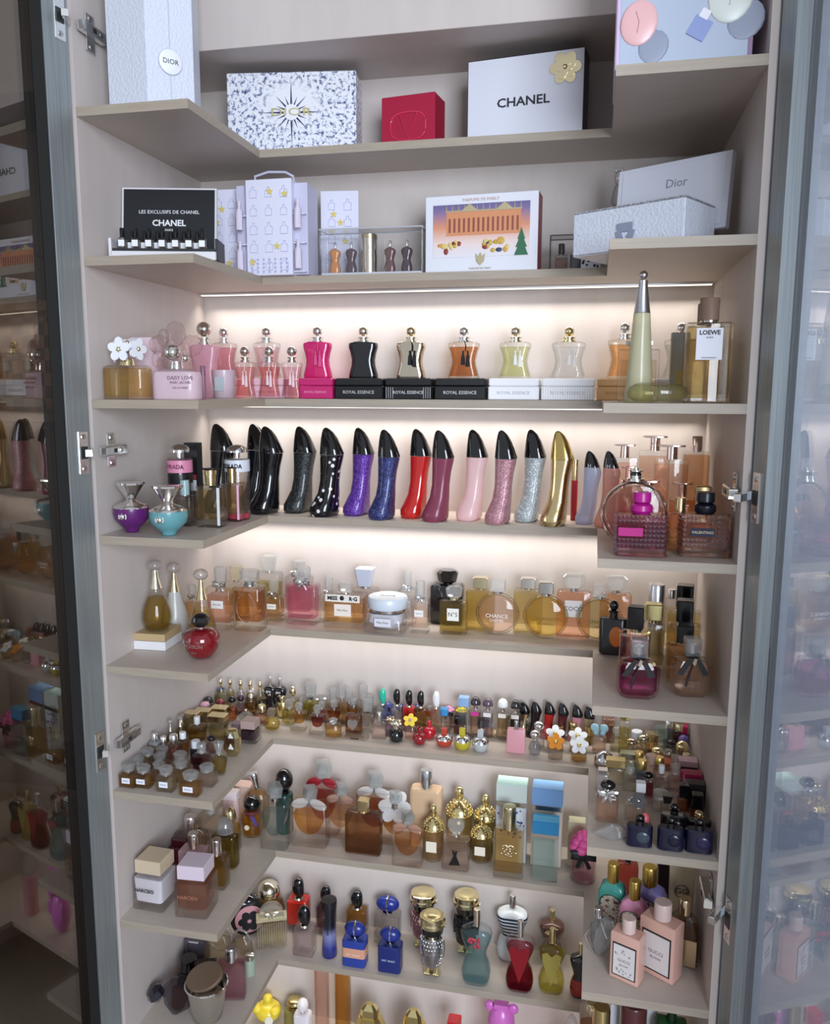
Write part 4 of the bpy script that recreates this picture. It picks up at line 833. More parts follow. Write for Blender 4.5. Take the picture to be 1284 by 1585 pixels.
# right arm: slabs with flat T caps
def idole(r, W, H, D, liq, capm=None, hb=.83):
    bottle(r, W, H, D, hb, .12, pf=[(0, .97), (.01, 1), (.985, 1), (1, .97)], liq=liq, fill=.93, ins=.1, base=.03, neck=None, c=None); cap(r, 'tee', W*.8, H*(1 - hb), H*hb, capm or M('#d9b3a6', .12), W*.4)
PE = '#eeb394'
put(4, 967, 686, None, 40, 'slim peach slab bottle with flat T cap at the left of the group', idole, y=-.105, dr=.35, liq=PE)
put(4, 1014, 673, None, 46, 'tallest peach slab bottle with flat T cap in the middle back', idole, y=-.085, dr=.3, liq=PE)
put(4, 1040, 687, None, 50, 'peach slab bottle with flat T cap in front of the tallest one', idole, y=-.14, dr=.3, liq=PE)
put(4, 1079, 675, None, 40, 'amber orange column bottle with silver cap against the right wall', rect(body=.84, rr=.2, gl=G('#f0d8c0'), liq='#d98a50', fill=.96, ins=.12, base=.03, neck=(.35, .02, None), c=('cyl', .4, M('#cfa890', .15))), y=-.12, dr=.7)
put(4, 973, 720, None, 28, 'small coral bottle with flat T cap behind the round flat bottle', idole, y=-.185, dr=.4, liq='#d9745c', capm=M('#d07a68', .2), hb=.76)
put(4, 1004, 742, None, 40, 'small peach orange T-capped bottle half hidden behind the round flat bottle', idole, y=-.185, dr=.35, liq='#dd9a70', hb=.72)
put(4, 1056, 745, None, 36, 'short orange T-capped bottle with reddish cap beside the studded pair', idole, y=-.2, dr=.45, liq='#e07a3c', capm=M('#c98a74', .15), hb=.72)
put(4, 1088, 752, None, 34, 'bottle with ribbed gold cap behind the navy-capped studded bottle', rect(body=.62, rr=.15, liq='#d9a060', c=('sq', .7, M('#a8854a', .25))), y=-.235, dr=.7)
put(4, 1053, 770, None, 36, 'small gold studded bottle hiding behind the navy-capped one', rect(body=.7, rr=.3, gl=G('#e6d2a0'), liq='#cfa95c', c=('cyl', .45, M('#b9954f', .2))), y=-.285, dr=.7)
def roundflat(r, W, H, D):
    Rr = H*.41; lathe(r, 'glass_disc', G('#e6e3dc'), [(-W*.13, Rr*.8), (-W*.1, Rr*.95), (0, Rr), (W*.1, Rr*.95), (W*.13, Rr*.8)], 30, (0, 0, Rr), (90, 0, 0)); lathe(r, 'liquid', L('#e3c8b0'), [(-W*.07, Rr*.82), (0, Rr*.86), (W*.07, Rr*.82)], 30, (0, 0, Rr), (90, 0, 0))
    vs, fs = tubeg([((Rr - W*.03)*math.cos(2*math.pi*i/36), 0, Rr + (Rr - W*.03)*math.sin(2*math.pi*i/36)) for i in range(36)], W*.025, 6, True); mk('rim', vs, fs, M('#9a8f86', .2), r, 60)
    lathe(r, 'collar', SVM, [(0, W*.16), (H*.03, W*.16), (H*.035, W*.1), (H*.07, W*.1)], 16, (0, 0, Rr*2)); ball(r, 'black_ball', P('#0d0d10', .06, .7), W*.1, W*.1, W*.1, (0, 0, H*.89 + .001), 16, 9); lathe(r, 'cap_plate', SVM, [(0, W*.12), (H*.015, W*.12), (H*.02, W*.05), (H*.05, W*.04)], 16, (0, 0, H*.94))
put(4, 984, 722, None, 86, 'round flat clear bottle with black ball cap behind the magenta studded one', roundflat, y=-.268, dr=.3)
put(4, 962, 742, None, 62, 'round flat coral bottle peeking out left behind the round clear one', rect(body=.86, rr=2, pf=[(0, .3), (.1, .62), (.3, .93), (.5, 1), (.7, .93), (.9, .62), (1, .3)], gl=G('#f0c0b0'), liq='#d97866', fill=.9, neck=None, c=('cyl', .16, M('#c97a68', .2))), y=-.235, dr=.35)
put(4, 989, 761, 863, 80, 'magenta pyramid-studded bottle with magenta cap', studded, dr=.62, liq='#8c1450', capm=P('#b01a86', .3), tint='#e38fc0', lab='#b32079')
put(4, 1088, 761, 864, 78, 'clear pink pyramid-studded bottle with navy cap and navy label', studded, dr=.62, liq='#d98d78', capm=P('#10141f', .3), tint='#f0d6cc', lab='#141b33', word='VALENTINO')
# ------------------------------------------------------------------ fifth shelf
bx = at_z(236, 1009, SZ[5]); rt = tag(empty('perfume_carton', (at_y(236, 1000, bx.y + .035).x, bx.y + .036, SZ[5] + .0004), 3), 'low white carton under the teardrop bottle stand', 'box'); box(rt, 'carton_body', P('#e2e1e2', .45), .075, .062, .0145, bev=.0006)
rt2 = tag(empty('perfume_carton', (rt.location.x, rt.location.y, SZ[5] + .0153), 3), 'tan carton lying on the white carton', 'box'); box(rt2, 'carton_body', P('#b9a178', .45), .073, .060, .012, bev=.0006)
put(5, 236, 866, None, 46, 'amber teardrop bottle with bead stopper standing on the two cartons', teardrop, dr=1, y=rt.location.y - .004, on=.0275, liq='#b98f2c', name='teardrop_bottle')
put(5, 268, 870, None, 40, 'frosted white teardrop bottle with gold neck behind the amber one', teardrop, y=-.20, frost=F('#d9d8d4', .25), neckm=M('#cdb27a', .15), name='teardrop_bottle')
put(5, 310, 880, None, 43, 'gold teardrop bottle with bead stopper behind the red apple bottle', teardrop, y=-.235, liq='#d0ab3c', neckm=M('#cfb06a', .14), name='teardrop_bottle')
def apple(r, W, H, D, glassm=None, capm=None, word=True):
    hb = H*.67; g = [(0, .40), (.02, .50), (.1, .66), (.3, .88), (.55, 1.0), (.72, .99), (.86, .86), (.95, .6), (1, .25)]
    lathe(r, 'apple_body', glassm or P('#7c0d1a', .07, .8), [(hb*z, W/2*s) for z, s in g], 28, smooth=70)
    lathe(r, 'collar', M('#b9a7a0', .2), [(0, W*.14), (H*.04, W*.14)], 16, (0, 0, hb*.985))
    loft(r, 'stopper', capm or P('#0e0e12', .06, .7), [(H*q, W*.5*s, W*.46*s, .7) for q, s in ((.70, .28), (.74, .4), (.83, .47), (.92, .42), (.98, .28), (1, .12))], 12, smooth=25)
    if word: text(r, 'Hypnotic', W*.115, (0, -W*.485, hb*.66), M('#e3d6d2', .3)); text(r, 'POISON', W*.15, (0, -W*.495, hb*.52), M('#e3d6d2', .3)); text(r, 'Dior', W*.08, (0, -W*.46, hb*.3), M('#c9a9a8', .3))
put(5, 313, 949, 1022, 57, 'glossy dark red apple bottle with black faceted stopper', apple, dr=1, bd=.55, name='apple_bottle')
put(5, 297, 905, None, 24, 'small amber bottle with silver cap behind the gold teardrop', bowed, y=-.14, dr=.7, liq='#d8a060', word=None, capm=X())
put(5, 344, 878, 975, 40, 'pink square bottle with bow and tall crystal cap on the left arm', bowed, dr=.75, liq='#e39a84')
def oval(r, W, H, D):
    bottle(r, W, H, D, .74, .45, liq='#b9622c', fill=.9, ins=.16, base=.22, neck=(.4, .08, M('#b9bcc0', .15)), c=None); cap(r, 'cut', W*.62, H*.17, H*.83, X(), D*.7)
    vs, fs = tubeg([(W*.32*math.cos(2*math.pi*i/28), -D/2 - .0003, H*.40 + H*.24*math.sin(2*math.pi*i/28)) for i in range(28)], .0006, 4, True); mk('oval_ring', vs, fs, M('#e4d6c8', .2), r)
put(5, 388, 882, 978, 48, 'amber bottle with engraved oval ring at the arm corner', oval, dr=.7)
put(5, 425, 898, 963, 30, 'small amber bottle with crystal cap right of the oval ring bottle', bowed, dr=.8, liq='#dca070', body=.64)
put(5, 416, 860, None, 38, 'olive square bottle with crystal block cap against the back wall', rect(body=.72, rr=.12, liq='#b0a038', fill=.75, ins=.15, base=.1, c=('trap', .55, X()), neck=(.3, .03, None)), y=-.035, dr=.6)
put(5, 365, 876, None, 34, 'clear bottle with golden crystal cap near the back left corner', rect(body=.7, rr=.12, liq='#e0c070', c=('cut', .6, X('#efe3b8'))), y=-.075, dr=.6)
put(5, 462, 868, None, 40, 'tall rose bottle with bow hidden behind the large pink bottle', bowed, y=-.045, dr=.6, liq='#e695aa', word=None, body=.74)
put(5, 470, 878, 968, 48, 'large pink bottle with silver bow and crystal cap', bowed, dr=.6, liq='#e27c96', gl=G('#f6dce2'), word=None, fill=.93, body=.72)
put(5, 509, 892, None, 26, 'small clear bowed bottle left of the lettered amber bottle', bowed, y=-.05, dr=.8, liq='#f0dcd8', body=.62)
def missrg(r, W, H, D):
    bottle(r, W, H, D, .76, .08, liq='#d79a4c', fill=.78, ins=.12, base=.17, neck=(.3, .03, None), c=('gem', .36, X())); plate(r, W*.42, H*.27, H*.28, -D/2 - .0003, P('#efe3d8', .5), 'Miss Dior', W*.07)
    p = plate(r, W*.86, H*.16, H*.6, -D/2 - .0003, P('#e9e2da', .5)); text(p, 'MISS', W*.13, (-W*.25, -D/2 - .0013, H*.68), BLK, bold=.0004); text(p, 'R·G', W*.13, (W*.27, -D/2 - .0013, H*.68), BLK, bold=.0004); ball(p, 'black_rose', BLK, W*.06, .0015, W*.06, (-W*.01, -D/2 - .001, H*.69), 10, 6)
put(5, 535, 901, 973, 64, 'wide amber bottle lettered MISS R·G with crystal cap', missrg, dr=.5)
put(5, 565, 879, None, 40, 'pale pink bottle with tapering lilac-grey block cap', rect(body=.63, rr=.15, gl=G('#fbeeee'), liq='#f2cfc8', fill=.8, neck=(.36, .05, None), c=('trap', .68, P('#c3c7d6', .2, .4))), y=-.045, dr=.6)
def jar(r, W, H, D):
    vessel(r, [(0, W*.46, W*.46, .3), (H*.03, W*.5, W*.5, .3), (H*.4, W*.5, W*.5, .35), (H*.58, W*.44, W*.44, .7)], G(), None, n=20); loft(r, 'cream', F('#d9d6de', .05), [(H*.1, W*.3, W*.3, .6), (H*.3, W*.41, W*.41, .4), (H*.55, W*.42, W*.42, .6)], 20)
    lathe(r, 'silver_band', M('#d0c6c0', .15), [(H*.58, W*.44), (H*.66, W*.45)], 28); ld = lathe(r, 'lid', P('#d3dce6', .3, .3), [(H*.66, W*.46), (H*.70, W*.48), (H*.95, W*.48), (H, W*.455)], 32)
    text(ld, 'DIOR', W*.16, (0, 0, H + .0004), M('#9aa2ac', .3), rot=(0, 0, 0)); plate(r, W*.4, H*.24, H*.22, -W*.5 - .0003, P('#dcdae2', .5), 'Miss Dior', W*.075)
put(5, 600, 922, 982, 66, 'square glass cream jar with round pale blue lid', jar, dr=1, name='cream_jar', cat='jar')
put(5, 631, 884, None, 26, 'slender clear bottle with crystal cap behind the cream jar', bowed, y=-.045, dr=.8, liq='#f3ece6', body=.68)
put(5, 650, 899, 981, 28, 'small pale bottle with silver cap between cream jar and black bottle', bowed, dr=.8, liq='#f0cdb8', body=.66, neckm=M('#a9acae', .15))
put(5, 692, 882, 967, 50, 'opaque black square bottle with black faceted stopper', rect(body=.74, rr=.12, gl=P('#0c0c0f', .06, .8), neck=(.3, .04, P('#0c0c0f', .1)), c=('gem', .66, P('#0d0d10', .05, .8)), lab=(.4, .2, .25, '#2a2a2c')), dr=.5)
put(5, 702, 907, 983, 42, 'gold square bottle with white N°5 label and crystal stopper', rect(body=.72, rr=.08, liq='#b8922a', fill=.92, ins=.08, base=.1, neck=(.3, .05, M('#d8c896', .2)), c=('gem', .6, X()), lab=(.44, .26, .3, '#efece2', 'N°5', '#22201c')), dr=.5)
put(5, 744, 893, None, 44, 'tall gold rectangular bottle behind the pink round bottle', rect(body=.78, rr=.08, gl=G('#efe2b4'), liq='#cba336', fill=.94, ins=.07, base=.05, neck=(.3, .03, M(GOLD)), c=('sq', .5, M('#cdb87c', .2))), y=-.055, dr=.4)
put(5, 769, 897, 985, 66, 'round flat bottle with pale pink liquid and crystal cap', disc_bottle, dr=.35, liq='#eac2ac', word='CHANCE', tm='#f4ece6', name='round_flask')
put(5, 818, 894, None, 44, 'tall gold rectangular bottle behind the two round bottles', rect(body=.8, rr=.08, gl=G('#efe6cc'), liq='#d6b860', fill=.92, ins=.07, base=.05, neck=(.3, .03, M(GOLD)), c=('sq', .5, M('#cfc8b4', .2))), y=-.055, dr=.4)
put(5, 843, 900, 991, 66, 'round flat bottle with golden liquid and grey silver cap', disc_bottle, dr=.35, liq='#d9ac3c', capm=M('#aaa79e', .2), ringm=G('#ecd79a'), tm='#7c5f22', name='round_flask')
put(5, 889, 888, None, 52, 'peach square bottle labelled COCO with round crystal stopper', rect(body=.74, rr=.06, gl=G('#fbe6d8'), liq='#ee9f76', fill=.97, ins=.06, base=.04, neck=(.3, .05, M(SILV)), c=('gem', .68, X()), lab=(.5, .26, .34, '#f0ebe6', 'COCO', '#2a2826')), y=-.06, dr=.4)
put(5, 926, 904, 996, 66, 'round flat bottle with pale green liquid and crystal cap', disc_bottle, dr=.35, liq='#dcc070', ringm=G('#dfe8c0'), tm='#6d7a3c', name='round_flask')
put(5, 954, 891, None, 48, 'peach square bottle with crystal stopper nearest the right arm', rect(body=.74, rr=.06, gl=G('#fbe6d8'), liq='#e8a070', fill=.97, ins=.06, base=.04, neck=(.3, .05, M(SILV)), c=('gem', .72, X())), y=-.06, dr=.4)
put(5, 1017, 904, None, 25, 'tall plain silver cylinder spray on the right arm', rect(body=.6, rr=2, gl=M('#c3c6cc', .3), pf=[(0, .96), (.01, 1), (1, 1)], neck=None, c=('cyl', 1.0, M('#cfd2d8', .3))), y=-.12, dr=1)
def opium(r, W, H, D, glassm=None, disc=F('#e0762c', .1), capm=None, fr=.98):
    hb = H*.68; gm = glassm or P('#0d0f13', .25, .4)
    loft(r, 'flask', gm, [(0, W*.42, D*.32, 1), (hb*.05, W*.5, D*.5, 1), (hb*.95, W*.5, D*.5, 1), (hb, W*.46, D*.4, 1)], 20)
    ball(r, 'oval_window', disc, W*.26, .0025, hb*.28, (W*.12, -D*.5, hb*.52), 20, 8); cm = capm or P('#0c0d10', .1, .6)
    lathe(r, 'neck', cm, [(0, W*.16), (H*.1, W*.14), (H*.11, W*.18), (H*.14, W*.18)], 16, (0, 0, hb)); ball(r, 'stopper', cm, W*.17, W*.17, H*.095, (0, 0, H*.905), 16, 9)
put(5, 947, 929, 1015, 42, 'black flat flask with glowing amber oval window and knob stopper', opium, dr=.4, rz=-4)
put(5, 985, 938, None, 46, 'dark red flask with slanted black block cap behind the magenta bow bottle', rect(body=.66, rr=.3, gl=G('#f0dcd4'), liq='#7a2428', fill=.9, neck=(.4, .05, M(GOLD)), c=('sq', .52, P('#0e0e12', .2, .4))), y=-.255, dr=.45, rz=-10)
put(5, 1012, 934, None, 34, 'pale gold bottle with flat gold cap in front of the silver cylinder', rect(body=.72, rr=.12, liq='#dcb75c', fill=.85, ins=.12, base=.12, neck=(.45, .05, M(GOLD)), c=('sq', .72, M('#d8c264', .2))), y=-.20, dr=.6)
put(5, 1040, 912, None, 22, 'narrow clear bottle with silver pump close to the right back corner', rect(body=.86, rr=2, liq='#e3cf90', c=('cyl', .6, M(SILV)), neck=None), y=-.10, dr=1)
for uu, tp, yy, lb, lq in ((1061, 905, -.135, 'gold bottle with slanted black cap at the back of three', '#dcb55a'), (1061, 928, -.195, 'gold bottle with slanted black cap in the middle of three', '#dfbb66'), (1061, 966, -.25, 'amber bottle with slanted black cap at the front of three', '#c98a50')):
    put(5, uu, tp, None, 50, lb, rect(body=.66, rr=.12, liq=lq, fill=.93, ins=.12, base=.1, neck=(.42, .05, M(GOLD)), c=('sq', .5, P('#0e0e12', .2, .4))), y=yy, dr=.5, rz=-8)
def monparis(r, W, H, D, liq, gl, bowm):
    hb = H*.68; loft(r, 'glass_body', G(gl), [(0, W*.36, D*.34, .5), (hb*.04, W*.42, D*.42, .5), (hb*.2, W*.5, D*.5, .5), (hb*.75, W*.5, D*.5, .5), (hb*.93, W*.4, D*.42, .5), (hb, W*.2, D*.26, .5)], 8, smooth=20)
    loft(r, 'liquid', L(liq), [(hb*.1, W*.38, D*.38, .5), (hb*.22, W*.44, D*.43, .5), (hb*.74, W*.44, D*.43, .5), (hb*.84, W*.4, D*.38, .5)], 8, smooth=20)
    lathe(r, 'pump', M('#c9c9cc', .15), [(0, W*.12), (H*.2, W*.12)], 14, (0, 0, hb)); loft(r, 'clear_cap', X(), rb(W*.4, W*.34, H*.31, .1, .001), 8, (0, 0, H*.69), None, 20)
    tube(r, 'neck_ribbon', bowm, [(W*.16*math.cos(2*math.pi*i/12), W*.16*math.sin(2*math.pi*i/12), hb + H*.015) for i in range(12)], W*.035, 5, True, 1.6)
    for s, a in ((-1, (-.16, -.42)), (1, (.12, .36))): prism(r, 'ribbon_tail', bowm, [(a[0]*W*.2, H*.68), (a[0]*W*.2 + W*.1*s, H*.7), (a[1]*W*.9 + s*W*.05, H*.42), (a[1]*W*.9 - s*W*.1, H*.4)], .0014, (0, -D*.5 - .001, 0))
    box(r, 'ribbon_clip', M('#d3c7a0', .2), W*.07, .002, H*.12, (-W*.03, -D*.5 - .002, H*.58), (0, 18, 0)); tube(r, 'ribbon_cord', bowm, [(-W*.04, -D*.5 - .002, H*.6), (-W*.13, -D*.5 - .003, H*.42), (-W*.2, -D*.5 - .003, H*.22)], W*.03, 5)
put(5, 985, 988, 1084, 64, 'faceted magenta bottle with black ribbon at the front of the right arm', monparis, dr=.6, liq='#8e1c52', gl='#eab6d2', bowm=P('#09090b', .6), rz=4)
put(5, 1067, 986, 1081, 60, 'faceted clear blush bottle with black ribbon by the right wall', monparis, dr=.6, liq='#ecc4a8', gl='#f4ece6', bowm=P('#09090b', .6), rz=6)
# ------------------------------------------------------------------ seventh shelf
def narciso(r, W, H, D, inner, glass, capc, word, tc):
    hb = H*.66; loft(r, 'glass_block', G(glass), rb(W, D, hb, .08, .0015), 12, smooth=30); inner_rg = [(hb*.18, W*.36, D*.36, .4), (hb*.26, W*.44, D*.44, .25), (hb*.96, W*.46, D*.46, .15)]
    loft(r, 'inner_core', inner, inner_rg, 16); text(r, word, W*.15, (-W*.08, -D/2 - .0008, hb*.62), P(tc, .4), bold=.0002)
    lathe(r, 'neck', M('#d8d2cc', .2), [(0, W*.2), (H*.05, W*.2)], 16, (0, 0, hb)); box(r, 'block_cap', P(capc, .45), W*.84, D*.84, H*.27, (0, 0, H*.72), bev=.001)
put(7, 243, 1322, 1413, 52, 'square glass bottle with white core and beige block cap', narciso, dr=.95, inner=F('#efeaf0', .05), glass='#ece6e6', capc='#cdbb9f', word='NARCISO', tc='#3a3436', rz=-2)
put(7, 306, 1330, 1424, 52, 'square rosy amber glass bottle with lilac block cap', narciso, dr=.95, inner=L('#d79a80'), glass='#f3dcd2', capc='#d9c9d6', word='NARCISO', tc='#a06a52', rz=4)
put(7, 253, 1290, None, 36, 'bottle with dark burgundy block cap behind the beige-capped bottle', rect(body=.72, rr=.1, gl=F('#6a2434', .1), neck=(.4, .03, None), c=('sq', .78, P('#4a0f1c', .2, .5))), y=-.20, dr=.9)
def archb(r, W, H, D, liq, gl='#f4efec', capm=None):
    hb = H*.72; loft(r, 'glass_body', G(gl), [(0, W*.48, D*.48, .2), (hb*.02, W*.5, D*.5, .2), (hb*.7, W*.5, D*.5, .2), (hb*.9, W*.42, D*.48, .2), (hb, W*.2, D*.4, .2)], 12)
    loft(r, 'liquid', L(liq), [(hb*.1, W*.42, D*.4, .2), (hb*.68, W*.42, D*.4, .2), (hb*.78, W*.4, D*.38, .2)], 12); cap(r, 'cyl', W*.36, H*.27, H*.73, capm or M('#d9c8c2', .12))
put(7, 292, 1262, None, 52, 'clear peach arch bottle with tall silver cap at the back of the left arm', archb, y=-.19, dr=.5, liq='#e8c0ac')
put(7, 299, 1289, None, 42, 'pink bottle with silver cap behind the lilac-capped block', rect(body=.66, rr=.15, gl=F('#e3b6c0', .25), neck=None, c=('cyl', .4, M('#d9cfcc', .12))), y=-.235, dr=.6)
put(7, 337, 1299, 1378, 34, 'amber gold bottle with silver cap at the inner edge of the left arm', rect(body=.68, rr=.15, liq='#b9862c', fill=.92, ins=.1, base=.12, neck=None, c=('cyl', .48, M('#d4cfca', .12))), dr=.7)
put(7, 350, 1265, 1346, 40, 'dark olive gold bottle with carved crystal cap', rect(body=.66, rr=.5, gl=G('#e3d9a8'), liq='#8a7a26', fill=.95, ins=.06, base=.05, neck=(.5, .05, P('#1c1c1a', .2)), c=('dome', .7, X())), dr=.6)
put(7, 358, 1249, 1322, 28, 'gold bottle with round gold cap beside the crystal-capped olive bottle', rect(body=.7, rr=.3, gl=G('#efdc98'), liq='#c09a30', neck=(.4, .04, M(GOLD)), c=('dome', .66, M('#c9b06a', .15))), dr=.8)
put(7, 322, 1250, None, 40, 'clear cream bottle half hidden at the back of the left arm', rect(body=.78, rr=.15, liq='#efe3d0', c=('cyl', .4, X())), y=-.10, dr=.5)
put(7, 357, 1223, None, 25, 'tall pale pink rounded carton bottle by the left back corner', rect(body=.8, rr=.7, gl=P('#d9b8b4', .4), neck=None, c=('sq', .98, P('#ead8d8', .35)), cd=.62), y=-.085, dr=.65)
put(7, 378, 1212, None, 26, 'beige pink plain carton by the left back corner', lambda r, W, H, D: box(r, 'carton_body', P('#cfb2a4', .5), W, D, H, bev=.001), y=-.04, dr=.8, name='perfume_carton', cat='box')
def tilt(r, W, H, D):
    vessel(r, [(H*z, W/2*s, D/2*s, 2) for z, s in ((0, .6), (.03, .72), (.2, .95), (.38, 1), (.55, .93), (.68, .6), (.72, .3))], G('#f6ead2'), L('#dca95c'), .9, .1, .06, 24, smooth=60)
    cap(r, 'flare', W*.36, H*.28, H*.71, M('#d6d8da', .12), rot=(0, -14, 0))
put(7, 397, 1195, None, 42, 'round amber bottle with slanted silver cap against the back wall', tilt, y=-.06, dr=.6)
def twilly(r, W, H, D):
    vessel(r, [(0, W*.4, W*.4, 2), (H*.02, W*.46, W*.46, 2), (H*.5, W*.5, W*.5, 2), (H*.58, W*.4, W*.4, 2), (H*.62, W*.24, W*.24, 2)], G('#f6e6c0'), L('#dc9a2c'), .88, .1, .1, 22)
    cap(r, 'ball', W*.78, H*.40, H*.60, P('#0d0e12', .07, .8)); tube(r, 'silk_ribbon', P('#7a2f52', .5), [(W*.3*math.cos(2*math.pi*i/14), W*.3*math.sin(2*math.pi*i/14), H*.6) for i in range(14)], W*.05, 5, True)
    prism(r, 'ribbon_end', P('#5a4a9a', .5), [(W*.1, H*.6), (W*.3, H*.58), (W*.46, H*.36), (W*.34, H*.34)], .0015, (0, -W*.44, 0)); lathe(r, 'seal', P('#e9dcc0', .4), [(0, W*.12), (.001, W*.12)], 16, (-W*.05, -W*.49, H*.3), (90, 0, 0))
put(7, 391, 1232, 1299, 34, 'round amber bottle with black ball cap and purple ribbon', twilly, dr=1, bd=.9)
put(7, 439, 1190, None, 27, 'dark green bottle with black mushroom cap against the back wall', rect(body=.62, rr=2, gl=F('#1d4a40', .15), neck=(.6, .04, P('#0d0e12', .1)), c=('ball', 1.05, P('#0d0e12', .06, .8))), y=-.06, dr=1)
def belle(r, W, H, D, liq, tulle=None, gl='#f5f3f0', cubem=None, star=False):
    """clear slab with a curved basin of liquid, crystal cube cap, ribbon of tulle"""
    hb = H*.72; loft(r, 'glass_body', G(gl), [(0, W*.46, D*.44, .25), (hb*.02, W*.49, D*.49, .25), (hb*.96, W*.5, D*.5, .25), (hb, W*.46, D*.46, .25)], 12)
    m = 13; o = [(W*.42*math.cos(math.pi + math.pi*i/(m - 1)), hb*.78 + hb*.50*math.sin(math.pi + math.pi*i/(m - 1))) for i in range(m)]
    prism(r, 'liquid', L(liq), o, D*.66); lathe(r, 'collar', M('#b9b5b0', .15), [(0, W*.13), (H*.05, W*.13)], 14, (0, 0, hb - .0005))
    a = H*.185; loft(r, 'cube_cap', cubem or X('#e6f2f5'), [(-a/2, a/2 - .001, a/2 - .001, .05), (-a/2 + .001, a/2, a/2, .05), (a/2 - .001, a/2, a/2, .05), (a/2, a/2 - .001, a/2 - .001, .05)], 8, (0, 0, H - a*.62), (8, 6, 35), 20)
    b = loft(r, 'cube_core', X('#dfeef2'), [(-a*.26, a*.26, a*.26, .05), (a*.26, a*.26, a*.26, .05)], 8, (0, 0, H - a*.62), (8, 6, 35), 20)
    if tulle:
        if star: petals(r, W*.52, 6, (0, -D*.3, hb*1.02), (-35, 0, 0), tulle, None, 'tulle_star', .0012)
        else:
            for s in (-1, 1): ball(r, 'tulle_wing', tulle, W*.26, D*.06, W*.14, (s*W*.25, -D*.25, hb*.98 + W*.02), 14, 8, (0, s*20, 0))
TU = F('#f6f2f0', .5)
put(7, 427, 1212, 1317, 44, 'iridescent clear bottle with crystal cube cap left of the amber basin row', belle, dr=.7, liq='#8fa6a8', gl='#eef2ee', rz=4)
put(7, 481, 1216, 1313, 58, 'wide clear bottle with amber basin and crystal cube cap', belle, dr=.5, liq='#d4812e', tulle=F('#f0ece8', .55), rz=2)
put(7, 500, 1177, None, 52, 'deep red bottle with crystal cube cap and red tulle', belle, y=-.045, dr=.5, liq='#a8281c', gl='#f0b8a8', tulle=F('#d23a48', .6))
put(7, 528, 1211, 1300, 46, 'peach bottle with crystal cube cap and peach tulle behind the brown slab', belle, dr=.45, liq='#e0a066', tulle=F('#e8c3ae', .6))
put(7, 580, 1194, None, 56, 'red amber bottle with crystal cube cap and white tulle bow at the back', belle, y=-.045, dr=.5, liq='#b34a22', gl='#f3cdb0', tulle=TU)
put(7, 612, 1224, 1310, 50, 'amber bottle with crystal cube cap and white star-shaped tulle', belle, dr=.45, liq='#d08038', tulle=F('#fafafa', .4), star=True)
put(7, 631, 1256, 1343, 48, 'small front amber bottle with crystal cube cap beside the bee bottles', belle, dr=.5, liq='#cf7c3c', tulle=F('#e3b9a0', .6))
put(7, 563, 1237, 1324, 56, 'flat brown glass slab bottle with gold square cap', rect(body=.78, rr=.1, gl=G('#cfae90'), liq='#8a5226', fill=.97, ins=.05, base=.04, neck=(.32, .03, M(GOLD)), c=('sq', .3, M('#b99a5c', .2))), dr=.35)
put(7, 660, 1191, None, 50, 'tall opaque beige column bottle with silver blue-topped cap', rect(body=.77, rr=.5, gl=P('#d9b792', .3, .3), neck=None, c=('cyl', .38, M('#c3cbd6', .15))), y=-.045, dr=.5)
def bee(r, W, H, D, liq, lab=False):
    """quilted dome bottle covered in gilt beads"""
    hb = H*.56; vessel(r, [(0, W*.46, W*.46, 2), (hb*.03, W*.5, W*.5, 2), (hb, W*.5, W*.5, 2)], G('#f2ead0'), L(liq), .92, .08, .08, 22); gm = M('#d3b764', .18)
    lathe(r, 'dome', gm, [(hb, W*.5), (H*.63, W*.47), (H*.70, W*.36), (H*.75, W*.2), (H*.78, W*.12)], 22, smooth=60); pc = []
    for k, (z, q) in enumerate(((.575, .5), (.62, .475), (.665, .42), (.71, .33), (.745, .22))):
        n = max(6, int(q*34))
        for i in range(n):
            a = 2*math.pi*(i + .5*(k % 2))/n; pc.append(xf_ball(W*.042, W*.042, W*.042, (W*q*math.cos(a), W*q*math.sin(a), H*z), 6, 4))
    join(r, 'beads', gm, pc, 180); lathe(r, 'collar', gm, [(0, W*.13), (H*.05, W*.12)], 16, (0, 0, H*.77)); cap(r, 'stone', W*.32, H*.2, H*.80, gm)
    if lab: plate(r, W*.5, H*.2, H*.2, -W*.5 - .0003, P('#ece3d0', .5))
put(7, 711, 1217, None, 42, 'large gilt-beaded dome bottle against the back wall', bee, y=-.036, dr=1, liq='#d9b760')
put(7, 752, 1229, None, 37, 'gilt-beaded dome bottle at the back beside the white majolica bottle', bee, y=-.032, dr=1, liq='#c9c070')
put(7, 670, 1245, 1336, 33, 'gilt-beaded dome bottle with label left of the black dress bottle', bee, dr=1, liq='#e0c088', lab=True)
put(7, 744, 1262, 1338, 33, 'gilt-beaded dome bottle with label right of the black dress bottle', bee, dr=1, liq='#d9b868', lab=True)
def dress(r, W, H, D):
    bottle(r, W, H, D, .66, .3, gl=G('#f6eee8'), liq='#efcfc0', fill=.85, ins=.14, base=.12, neck=(.3, .05, None), c=None)
    o = [(0, -.02), (.35, .2), (.5, .5), (.48, .8), (.25, 1.0), (0, .88), (-.25, 1.0), (-.48, .8), (-.5, .5), (-.35, .2)]
    prism(r, 'heart_stopper', X(), [(x*W*.62, H*.71 + z*H*.29) for x, z in o], D*.36)
    prism(r, 'black_dress', P('#101012', .4), [(-W*.22, H*.12), (W*.2, H*.14), (W*.06, H*.32), (W*.1, H*.42), (W*.04, H*.42), (0, H*.39), (-W*.06, H*.43), (-W*.1, H*.42), (-W*.05, H*.32)], .0012, (0, -D/2 - .0008, 0))
put(7, 705, 1267, 1349, 42, 'clear bottle with little black dress print and heart stopper', dress, dr=.55)
